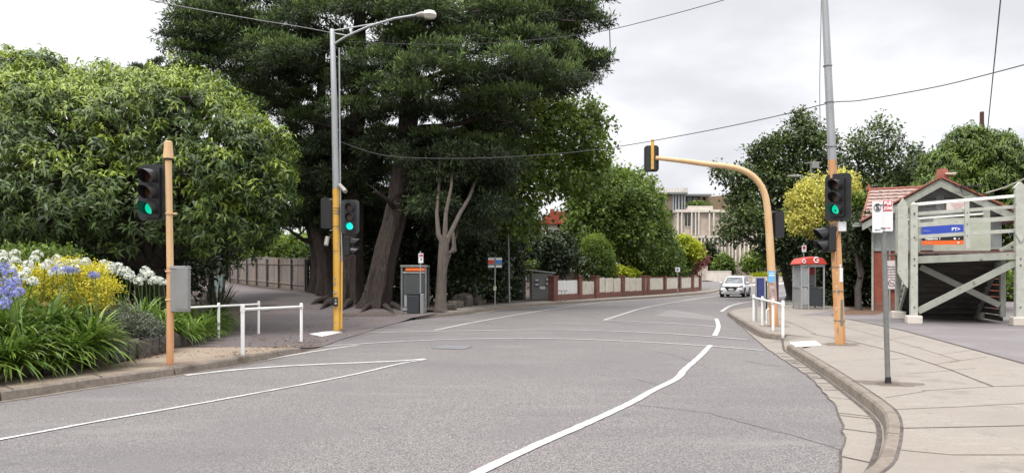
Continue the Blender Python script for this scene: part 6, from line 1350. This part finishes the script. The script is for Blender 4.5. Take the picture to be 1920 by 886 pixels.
tree('drooping_tree', 'dense drooping leaved tree rising behind the station roof', 'tree', (zx(1830, 46), 46, .13),
  [blob(1815, 275, 46, 1.5, 1.8, 1.3), blob(1860, 290, 46, 1.7, 2, 1.4), blob(1780, 310, 46, 1.5, 2, 1.2), blob(1900, 320, 46, 1.6, 1.8, 1.3), blob(1830, 340, 46, 2.6, 2, 1.4), blob(1760, 350, 46, 1.6, 1.8, 1.2), blob(1930, 370, 46, 1.8, 1.8, 1.6), blob(1870, 390, 46, 2.6, 2, 1.4)],
  LF['mid'], MT['barkdark'], .3, .5, seed=63, n=2600, k=12, Lf=.32, Wf=.1, cr=.08, droop=.6, young=.2, gap=.15, fill=.3, rosette=True, sag=.3)
tree('background_tree', 'pale green tree at the right picture edge behind the landing', 'tree', (zx(1990, 48), 48, .13), [blob(1950, 350, 48, 1.6, 2, 1.6), blob(1980, 410, 48, 2.4, 2, 2.0), blob(1890, 440, 47, 2.2, 1.8, 2.0), blob(1800, 440, 47, 2.4, 1.8, 2.0), blob(1930, 500, 46, 2.6, 1.6, 1.6), blob(1890, 545, 44, 2.2, 1.2, 1.1), blob(1980, 545, 43, 2.4, 1.2, 1.2)], LF['plane'], MT['barkdark'], .25, .5, seed=64, n=1700, k=10, Lf=.28, Wf=.2, cr=.25)
# golden tree and shrubs by the booth
tree('golden_tree', 'golden yellow leaved tree behind the right signal', 'tree', (zx(1535, 38), 38, .13), [blob(1520, 395, 38, 1.15, 1.2, 1.0), blob(1545, 360, 38, 1.1, 1.1, .95), blob(1508, 375, 38, .7, 1, .8), blob(1575, 380, 38, .9, 1, 1.0), blob(1506, 415, 37.6, .65, .9, .6), blob(1550, 420, 38, 1.1, 1.1, .7), blob(1580, 345, 38, .65, .8, .6), blob(1600, 385, 38, .5, .7, .7)],
  LF['gold'], MT['barkdark'], .1, .6, seed=65, n=1600, k=11, Lf=.17, Wf=.08, cr=.13, droop=.2, young=.3, gap=.15, fill=.2)
shrub('shrub', 'bright mid green shrub between the right signal and the station roof', 'shrub', [blob(1605, 395, 37, .8, .9, .6), blob(1600, 420, 37, .8, .9, .5)], 'plane', 66, n=350, Lf=.22, Wf=.12, cr=.16)
shrub('hedge', 'dark leafy thicket between the red canopy booth and the station wall', 'thicket', [blob(1600, 450, 36.5, 1.2, 1.0, 1.3), blob(1612, 520, 36, 1.0, .9, 1.3), blob(1575, 480, 37.5, 1.2, 1, 1.6), blob(1560, 540, 38, 1.0, .9, .9), blob(1625, 560, 35.5, .6, .6, .6), blob(1590, 560, 36.5, .7, .7, .6)], 'dark', 67, n=2000, Lf=.2, Wf=.1, cr=.16, young=.5)
shrub('hedge', 'black green hedge far behind the golden tree trunk', 'thicket', [blob(1500, 455, 47, 2.2, 1.5, 1.2), blob(1560, 450, 46, 2.2, 1.5, 1.8), blob(1470, 470, 48, 1.0, 1.2, .7), blob(1600, 470, 45, 2.0, 1.4, 2.4), blob(1540, 500, 46, 1.6, 1.2, 1.2)], 'dark', 68, n=1500, Lf=.28, Wf=.16, cr=.22)
mb = MB(); b = Gh(1610, 583, .1); limb(mb, b, P(1622, 420, b.y+1.5), .16, .08, 3, 6); limb(mb, P(1612, 520, b.y+.4), P(1595, 450, b.y+1), .08, .04, 5, 5)
tb = thing('garden_tree', 'bare leaning trunk in the shade left of the station wall', 'tree', b); mb.build('trunk', MT['barkdark'], tb, smooth=True); foliage('crown', LF['dark'], tb, [blob(1625, 440, b.y+1.6, .8, .9, .9), blob(1605, 450, b.y+1.2, .7, .8, .7)], n=330, k=10, Lf=.2, Wf=.1, cr=.16, seed=70)
tree('background_tree', 'distant dark tree filling the gap behind the station ridge', 'tree', (zx(1735, 62), 62, .1), [blob(1735, 335, 62, 2.6, 2, 1.6), blob(1690, 360, 62, 2.4, 2, 1.6), blob(1780, 365, 62, 2.5, 2, 1.6)], LF['oak'], MT['barkdark'], .25, .5, seed=71, n=900, k=9, Lf=.34, Wf=.2, cr=.3, gap=.2)
# ---- left background
shrub('hedge', 'fresh green shrubs showing over the long paling fence', 'thicket', [blob(470, 478, 66, 1.8, 1.6, 1.2), blob(510, 470, 62, 1.9, 1.6, 1.0), blob(560, 468, 58, 1.6, 1.4, 1.0), blob(600, 470, 56, 1.2, 1.3, 1.1), blob(440, 470, 68, 1.6, 1.4, 1.2)], 'plane', 81, n=900, Lf=.4, Wf=.2, cr=.3)
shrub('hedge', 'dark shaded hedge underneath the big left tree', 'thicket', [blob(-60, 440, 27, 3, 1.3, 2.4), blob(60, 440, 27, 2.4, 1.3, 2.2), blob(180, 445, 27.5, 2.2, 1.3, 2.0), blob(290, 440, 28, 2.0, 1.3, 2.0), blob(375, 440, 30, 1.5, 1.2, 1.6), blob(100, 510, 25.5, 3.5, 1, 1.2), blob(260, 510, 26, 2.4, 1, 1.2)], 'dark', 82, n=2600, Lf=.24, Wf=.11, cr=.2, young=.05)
tree('background_tree', 'dark shadowy tree over the utility cabinet at the path bend', 'tree', (zx(395, 36), 36, HL(zx(395, 36), 36)), [blob(385, 440, 34, 1.3, 1.4, 1.2), blob(350, 430, 33, 1.6, 1.4, 1.5), blob(440, 430, 36, 1.2, 1.3, .5)], LF['dark'], MT['barkdark'], .15, .6, seed=83, n=1300, k=10, Lf=.26, Wf=.12, cr=.2, droop=.3)
tree('background_tree', 'yellowing treetop at the far upper left edge', 'tree', (zx(-30, 40), 40, 1), [blob(-25, 145, 40, 2.0, 1.5, 1.3), blob(10, 150, 40, 1.4, 1.5, 1.1)], LF['lime'], MT['barkdark'], .2, .6, seed=84, n=450, k=9, Lf=.25, Wf=.12, cr=.2)
cb = Vector((zx(290, 50), 50, 1)); tc2 = thing('conifer', 'small dark conifer tip above the big left tree', 'conifer', cb); mb = MB(); mb.tube([cb, P(290, 112, 50)], [.2, .03], 8); cp = []
for k in range(9):
    a = k*2.4; z = 118+k*6; L_ = .5+.18*k; p = P(290, z, 50); e = p+Vector((math.cos(a)*L_, math.sin(a)*L_*.6, .25)); mb.tube([p, e], [.04, .01], 5)
    for f_ in (.3, .6, .9): q = p.lerp(e, f_); cp.append((q.x, q.y, q.z, .24, .22, .1))
e = P(248, 124, 50); mb.tube([P(290, 140, 50), P(270, 130, 50), e], [.07, .05, .02], 5); cp += [(*P(x_, y_, 50), .35, .3, .13) for x_, y_ in ((252, 124), (264, 128), (276, 133), (300, 135), (312, 137), (318, 132), (285, 128), (290, 120))]
mb.build('trunk', MT['barkdark'], tc2); foliage('crown', LF['cyp'], tc2, cp, n=700, k=7, Lf=.22, Wf=.05, cr=.06, droop=-.2, outw=.9, seed=85, lo=.3, cull=0, fill=0)
# leaf-mass far backdrop so the ground horizon is closed by real trees
k = 0
for px, py, d, r_, h_ in ((-150, 470, 70, 7, 4), (60, 470, 75, 7, 4), (260, 480, 78, 7, 3.5), (440, 486, 92, 6, 3), (700, 460, 88, 7, 5), (850, 460, 90, 7, 5), (980, 470, 92, 6, 4.5)):
    k += 1; p = P(px, py, d); tree('background_tree', ['', 'far dark tree behind the left tree, outermost left', 'far dark tree deep behind the big left tree trunk', 'far tree glimpsed left of the utility cabinet', 'distant tree at the top of the uphill path', 'far dark tree behind the cypress trunks', 'far tree behind the pale forked trunk', 'far tree behind the letterbox enclosure'][k], 'tree', (p.x, p.y, .8), [(p.x-r_*.4, p.y, p.z, r_*.6, 2.5, h_*.8), (p.x+r_*.4, p.y, p.z, r_*.6, 2.5, h_*.8), (p.x, p.y, p.z+h_*.2, r_*.5, 2.5, h_)], LF['dark'], MT['barkdark'], .25, .5, seed=90+k, n=700, k=9, Lf=.6, Wf=.35, cr=.5, gap=.1)
# ================================================================ FLOWER BED
def strapplant(name, label, cat, n, Ln, W_, seed, m='aga', rise=1.0, stiff=.0, group=None, segs=6):
    rr = random.Random(seed); t = thing(name, label, cat, (0, 0, 0), 0, group); V = []; Fc = []; T = []
    for i in range(n):
        a = rr.uniform(0, 2*math.pi); L_ = Ln*rr.uniform(.65, 1.15); el = R(rr.uniform(38, 86)) if not stiff else R(rr.uniform(62, 88)); w_ = W_*rr.uniform(.7, 1.2)
        p = Vector((math.cos(a)*.08*rr.random(), math.sin(a)*.08*rr.random(), 0)); d = Vector((math.cos(a)*math.cos(el), math.sin(a)*math.cos(el), math.sin(el))); side = Vector((-math.sin(a), math.cos(a), 0)); tn = rr.random()*.7+.15; o = len(V)
        cur = rr.uniform(.22, .42)*(1-stiff*.75)
        for k in range(segs+1):
            f_ = k/segs; wk = w_*(.55+.9*f_ if f_ < .5 else 1.0*(1-((f_-.5)/.5)**2.2)+.02); V.append(p-side*wk/2); V.append(p+side*wk/2)
            p = p+d*(L_/segs); h = Vector((math.cos(a), math.sin(a), 0)); d = (d+Vector((0, 0, -cur))+h*cur*.25).normalized()
        for k in range(segs): Fc.append((o+2*k, o+2*k+1, o+2*k+3, o+2*k+2)); T.append(tn+rr.uniform(-.03, .03)+.15*(k/segs))
    mb = MB(); mb.v = [tuple(v) for v in V]; mb.f = Fc; o = mb.build('leaves', LF[m], t, smooth=True); at = o.data.attributes.new('tone', 'FLOAT', 'FACE'); at.data.foreach_set('value', np.clip(T, 0, 1).astype(np.float32)); return t
def umbel(parent, base, top, r, m, seed, nf=46):
    rr = random.Random(seed); mb = MB(); mid = base.lerp(top, .5)+Vector((rr.uniform(-.04, .04), rr.uniform(-.04, .04), 0)); mb.tube([base, mid, top], [.009, .008, .007], 6)
    for i in range(14): a = rr.uniform(0, 6.28); e = rr.uniform(-.2, 1.4); q = Vector((math.cos(a)*math.cos(e), math.sin(a)*math.cos(e), math.sin(e))); mb.tube([top, top+q*r*.8], .003, 3, cap=False)
    st = mb.build('flower_stem', MT['stalk'], parent); mb = MB()
    for i in range(nf):
        z = rr.uniform(-.45, 1); a = rr.uniform(0, 6.28); s_ = math.sqrt(1-z*z); d = Vector((s_*math.cos(a), s_*math.sin(a), z)); c = top+d*r*rr.uniform(.8, 1.05); u_ = d.orthogonal().normalized(); v_ = d.cross(u_)
        for k in range(5):
            b_ = 2*math.pi*k/5+i; e_ = (u_*math.cos(b_)+v_*math.sin(b_)); f2_ = d.cross(e_); L_ = r*.34; mb.add([c, c+e_*L_*.55+f2_*L_*.22+d*L_*.25, c+e_*L_+d*L_*.15, c+e_*L_*.55-f2_*L_*.22+d*L_*.25], [(0, 1, 2, 3)])
    mb.build('flower_head', MT[m], st); return st
ag = [strapplant('agapanthus', 'x', 'agapanthus', 170, .86, .036, s_) for s_ in (1, 2, 3)]
used = set()
LB = 'leafy agapanthus clump with arching strap leaves in the roadside flower bed'
GP = 'leafy agapanthus clumps spilling over the garden edge'
def put_ag(x, y, z, s_=1, label=LB, group=GP, k=None):
    global agn
    k = k if k is not None else agn % 3; agn += 1
    if k not in used: used.add(k); o = ag[k]; o.location = (x, y, z); o.scale = (s_,)*3; o.rotation_euler = (0, 0, agn*1.3)
    else: o = dup(ag[k], (x, y, z), agn*1.3, s=s_)
    o['label'] = label
    if group: o['group'] = group
    elif 'group' in o: del o['group']
    return o
agn = 0; rr = random.Random(77)
for y, q, z in [(9.2, -.1, .14), (9.6, -.08, .18), (10.0, -.1, .14), (10.5, -.1, .16), (11.0, -.08, .14), (11.45, -.1, .16), (11.85, -.06, .2), (12.15, .12, .28), (9.3, .4, .42), (10.2, .38, .42), (11.1, .38, .42), (11.9, .4, .42), (9.0, .75, .5), (9.8, .7, .5), (10.5, .65, .55), (11.2, .7, .55), (11.9, .7, .55), (12.3, .75, .5), (9.6, 1.35, .75), (10.4, 1.3, .75), (11.2, 1.3, .78), (12, 1.35, .72), (8.4, .1, .3), (8.3, .8, .5), (8.7, 1.4, .7), (7.6, .2, .3), (8.9, -.08, .16)]:
    put_ag(BX(y)-q+rr.uniform(-.06, .06), y, HL(BX(y), y)+z-.05, rr.uniform(.85, 1.1))
LB2 = 'shaded agapanthus clump beside the path and rear white handrail'; GP2 = 'agapanthus clumps along the left of the path'
for y, q, z in [(14.6, .5, .42), (15.3, .9, .35), (15.6, .25, .25), (16.4, .2, .16), (16.9, .7, .2), (17.4, .15, .08), (18.2, .2, .06), (18.8, .6, .08), (19.2, .15, .05), (20, .2, .04), (20.9, .2, .04), (21.8, .2, .03), (22.7, .25, .03), (21.2, .9, .06), (19.8, 1.0, .06), (17.8, 1.2, .15), (23.6, .3, .02), (14.2, 1.4, .62), (15, 1.9, .6), (16.2, 1.7, .4)]:
    put_ag(BX(y)-q, y, HL(BX(y), y)+z, rr.uniform(.85, 1.1), LB2, GP2)
fl = strapplant('flax_plant', 'upright dark flax plant behind the grey control box', 'flax', 60, 1.35, .05, 9, 'flax', stiff=1.0)
spots = [(-9.4, 20.5, .35, 'upright dark flax plant behind the grey control box'), (-10.6, 21.5, .4, 'tall dark flax plant left of the orange post in deep shade'), (-8.9, 22.6, .2, 'dark flax plant nearest the utility cabinet')]
for i, (x, y, z, lb_) in enumerate(spots):
    if i == 0: fl.location = (x, y, HL(x, y)+z); fl['label'] = lb_
    else: dup(fl, (x, y, HL(x, y)+z), i*2.1, lb_)
# flowering agapanthus: individual flower plants grouped by colour
def flowers(label, spec, m, group, r=.095):
    """spec: list of plants, each a list of (px,py,depth,ground z)"""
    for i, heads in enumerate(spec):
        d = heads[0][2]; c = P(heads[0][0], heads[0][1], d); gx, gy = c.x, c.y+.25; gz = bedz(gx, gy)-.02
        t = strapplant('flowering_agapanthus', label, 'agapanthus', 45, .6, .035, 200+i); t.location = (0, 0, 0); t['group'] = group
        root_ = Vector((gx, gy, gz))
        for k, h in enumerate(heads):
            top = P(h[0], h[1], h[2]); umbel(t, Vector((rr.uniform(-.06, .06), rr.uniform(-.06, .06), 0)), top-root_, r*rr.uniform(.85, 1.15), m, i*31+k+int(h[0]))
        t.location = root_
W1 = [[(8, 492, 12.3), (30, 488, 12.5), (52, 498, 12.2)], [(64, 486, 12.9), (48, 510, 12), (84, 500, 12.6)], [(92, 492, 13), (112, 498, 13.2), (100, 512, 12.6)], [(20, 505, 12), (40, 520, 11.6), (62, 528, 11.6)], [(130, 494, 13.4), (146, 492, 13.5), (122, 508, 13)], [(70, 478, 13.5), (28, 476, 13.2), (4, 478, 13.0)], [(160, 492, 13.6), (140, 504, 13.3), (108, 485, 13.6)]]
W2 = [[(194, 496, 15.2), (208, 499, 15.2), (203, 509, 15)], [(222, 501, 15.4), (236, 508, 15.3), (240, 519, 15.2)], [(252, 524, 15.4), (266, 520, 15.6), (258, 529, 15.3)], [(272, 507, 15.8), (280, 515, 15.7), (290, 525, 15.7)], [(298, 526, 15.9), (306, 530, 15.9), (286, 528, 15.7)], [(228, 512, 15.3), (214, 505, 15.3), (246, 514, 15.4)]]
flowers('white flowering agapanthus behind the leafy clumps at the left of the yellow shrub', W1, 'umbelw', 'white agapanthus at the left of the bed', .085)
flowers('white flowering agapanthus in the row between the yellow shrub and the orange post', W2, 'umbelw', 'white agapanthus row left of the orange post', .09)
B1 = [[(6, 528, 10.6), (14, 545, 10.4), (0, 548, 10.3)], [(26, 552, 10.4), (12, 565, 10.2), (36, 548, 10.8)], [(8, 500, 11.3), (22, 514, 11.2), (2, 512, 11)], [(18, 534, 10.8), (28, 530, 11), (6, 574, 10)]]
B2 = [[(105, 506, 12.2), (128, 506, 12.2), (137, 508, 12.3)], [(172, 516, 12.8), (179, 517, 12.9), (124, 505, 12.1)]]
flowers('lilac blue flowering agapanthus at the far left edge of the bed', B1, 'umbelb', 'lilac agapanthus at the far left edge', .075)
flowers('lilac flowering agapanthus standing up in front of the yellow shrub', B2, 'umbelb', 'lilac agapanthus before the yellow shrub', .065)
B3 = [[(428, 543, 24.5), (420, 546, 24.5)]]
flowers('single lilac agapanthus beside the utility cabinet', B3, 'umbelb', None, .12) if False else None
bp = lambda px, py, d: P(px, py, d)
shrub('shrub', 'bright yellow leaved shrub among the agapanthus', 'shrub', [blob(150, 540, 13.6, .55, .5, .42), blob(185, 555, 13.7, .42, .45, .32), blob(115, 530, 13.4, .42, .45, .4), blob(150, 515, 14, .5, .4, .25), blob(205, 570, 13.8, .22, .3, .18), blob(60, 540, 13, .5, .4, .4)], 'yel', 101, n=900, k=11, Lf=.05, Wf=.028, cr=.05, young=.3, droop=0, gap=.05)
shrub('shrub', 'grey green mounded shrub on the bluestone garden wall', 'shrub', [blob(245, 615, 14.0, .5, .42, .27), blob(215, 610, 13.7, .35, .35, .28), blob(275, 628, 14.2, .33, .35, .24), blob(230, 595, 14.3, .4, .4, .2), blob(290, 640, 14.2, .18, .25, .15)], 'grey', 102, n=1100, k=12, Lf=.055, Wf=.018, cr=.05, young=.2, droop=-.1, gap=.1)
shrub('shrub', 'leafy green sage with tall seed spikes behind the white agapanthus', 'shrub', [blob(40, 490, 14.8, .6, .4, .25), blob(100, 485, 15, .5, .4, .2)], 'mid', 103, n=260, k=9, Lf=.09, Wf=.035, cr=.07)
# fallen leaves along the left kerb and under the trees (uncountable litter)
rng2 = np.random.default_rng(3); n = 1500; Lp = []
for i in range(n):
    u_ = rng2.random()
    if u_ < .25: y = rng2.uniform(9.3, 14.5); x = BX(y)+rng2.exponential(.09)+.02
    elif u_ < .5: y = rng2.uniform(13.5, 18.5); x = E(y)-.2-rng2.exponential(.45)
    elif u_ < .75: y = rng2.uniform(16, 24); x = rng2.uniform(BX(y), E(y)-.2)
    else: y = rng2.uniform(26, 40); x = E(y)-rng2.exponential(2.2)-.2
    Lp.append((x, y, HL(x, y)+.012))
Lp = np.array(Lp); m_ = len(Lp); o = leafobj('leaf_litter', leafmat('dead_leaves', (.09, .045, .02), (.2, .11, .05), (.34, .22, .12), .8, 0), None, Lp, np.column_stack([rng2.normal(size=(m_, 2)), rng2.uniform(0, .15, m_)]), np.column_stack([rng2.normal(size=(m_, 2))*.2, np.ones(m_)]), rng2.uniform(.03, .09, m_), rng2.uniform(.012, .03, m_), rng2.random(m_)); tag(o, 'dry brown leaves scattered along the left path and kerb', 'leaf litter', kind='stuff')
# rocks at the foot of the thicket
rk = [(868, 577, .42), (852, 580, .35), (840, 584, .3), (885, 575, .4), (900, 574, .25)]
lbs = ['large dark boulder under the thicket right of the forked tree', 'low brown boulder next to the forked tree roots', 'smallest flat boulder at the forked tree foot', 'upright dark boulder nearest the bus stop', 'rounded rock just left of the bus stop post']
for i, (px, py, r_) in enumerate(rk):
    b = Gh(px, py-3, 0, HL); mb = MB(); rock(mb, b+Vector((0, .3, r_*.4)), (r_*1.2, r_, r_*(1.0 if i in (0, 3) else .6)), random.Random(i)); tag(mb.build('boulder', MT['stone'], None, smooth=True), lbs[i], 'boulder')
def split_loose(o, name):
    me = o.data; n = len(me.vertices); par = list(range(n))
    def fd(i):
        while par[i] != i: par[i] = par[par[i]]; i = par[i]
        return i
    for e in me.edges: a, b = fd(e.vertices[0]), fd(e.vertices[1]); par[a] = b
    groups = {}
    for p in me.polygons: groups.setdefault(fd(p.vertices[0]), []).append(list(p.vertices))
    if len(groups) < 2: return
    for fs in groups.values():
        idx = sorted({i for f in fs for i in f}); mp = {v: k for k, v in enumerate(idx)}
        m2 = bpy.data.meshes.new(name); m2.from_pydata([me.vertices[i].co[:] for i in idx], [], [[mp[i] for i in f] for f in fs]); m2.materials.append(me.materials[0])
        q = bpy.data.objects.new(name, m2); COL.objects.link(q); q.parent = o.parent
    bpy.data.objects.remove(o)
for o in list(COL.objects):
    if o.type == 'MESH' and o.parent:
        k = o.name.split('.')[0]
        if k in ('clamps', 'straps', 'brackets', 'label_plate', 'cover_battens', 'bolt_heads', 'bearer_blocks') and not o.children: split_loose(o, {'clamps': 'clamp', 'straps': 'strap', 'brackets': 'bracket', 'cover_battens': 'cover_batten', 'bolt_heads': 'bolt_head', 'bearer_blocks': 'bearer_block'}.get(k, k))
bpy.context.view_layer.update()
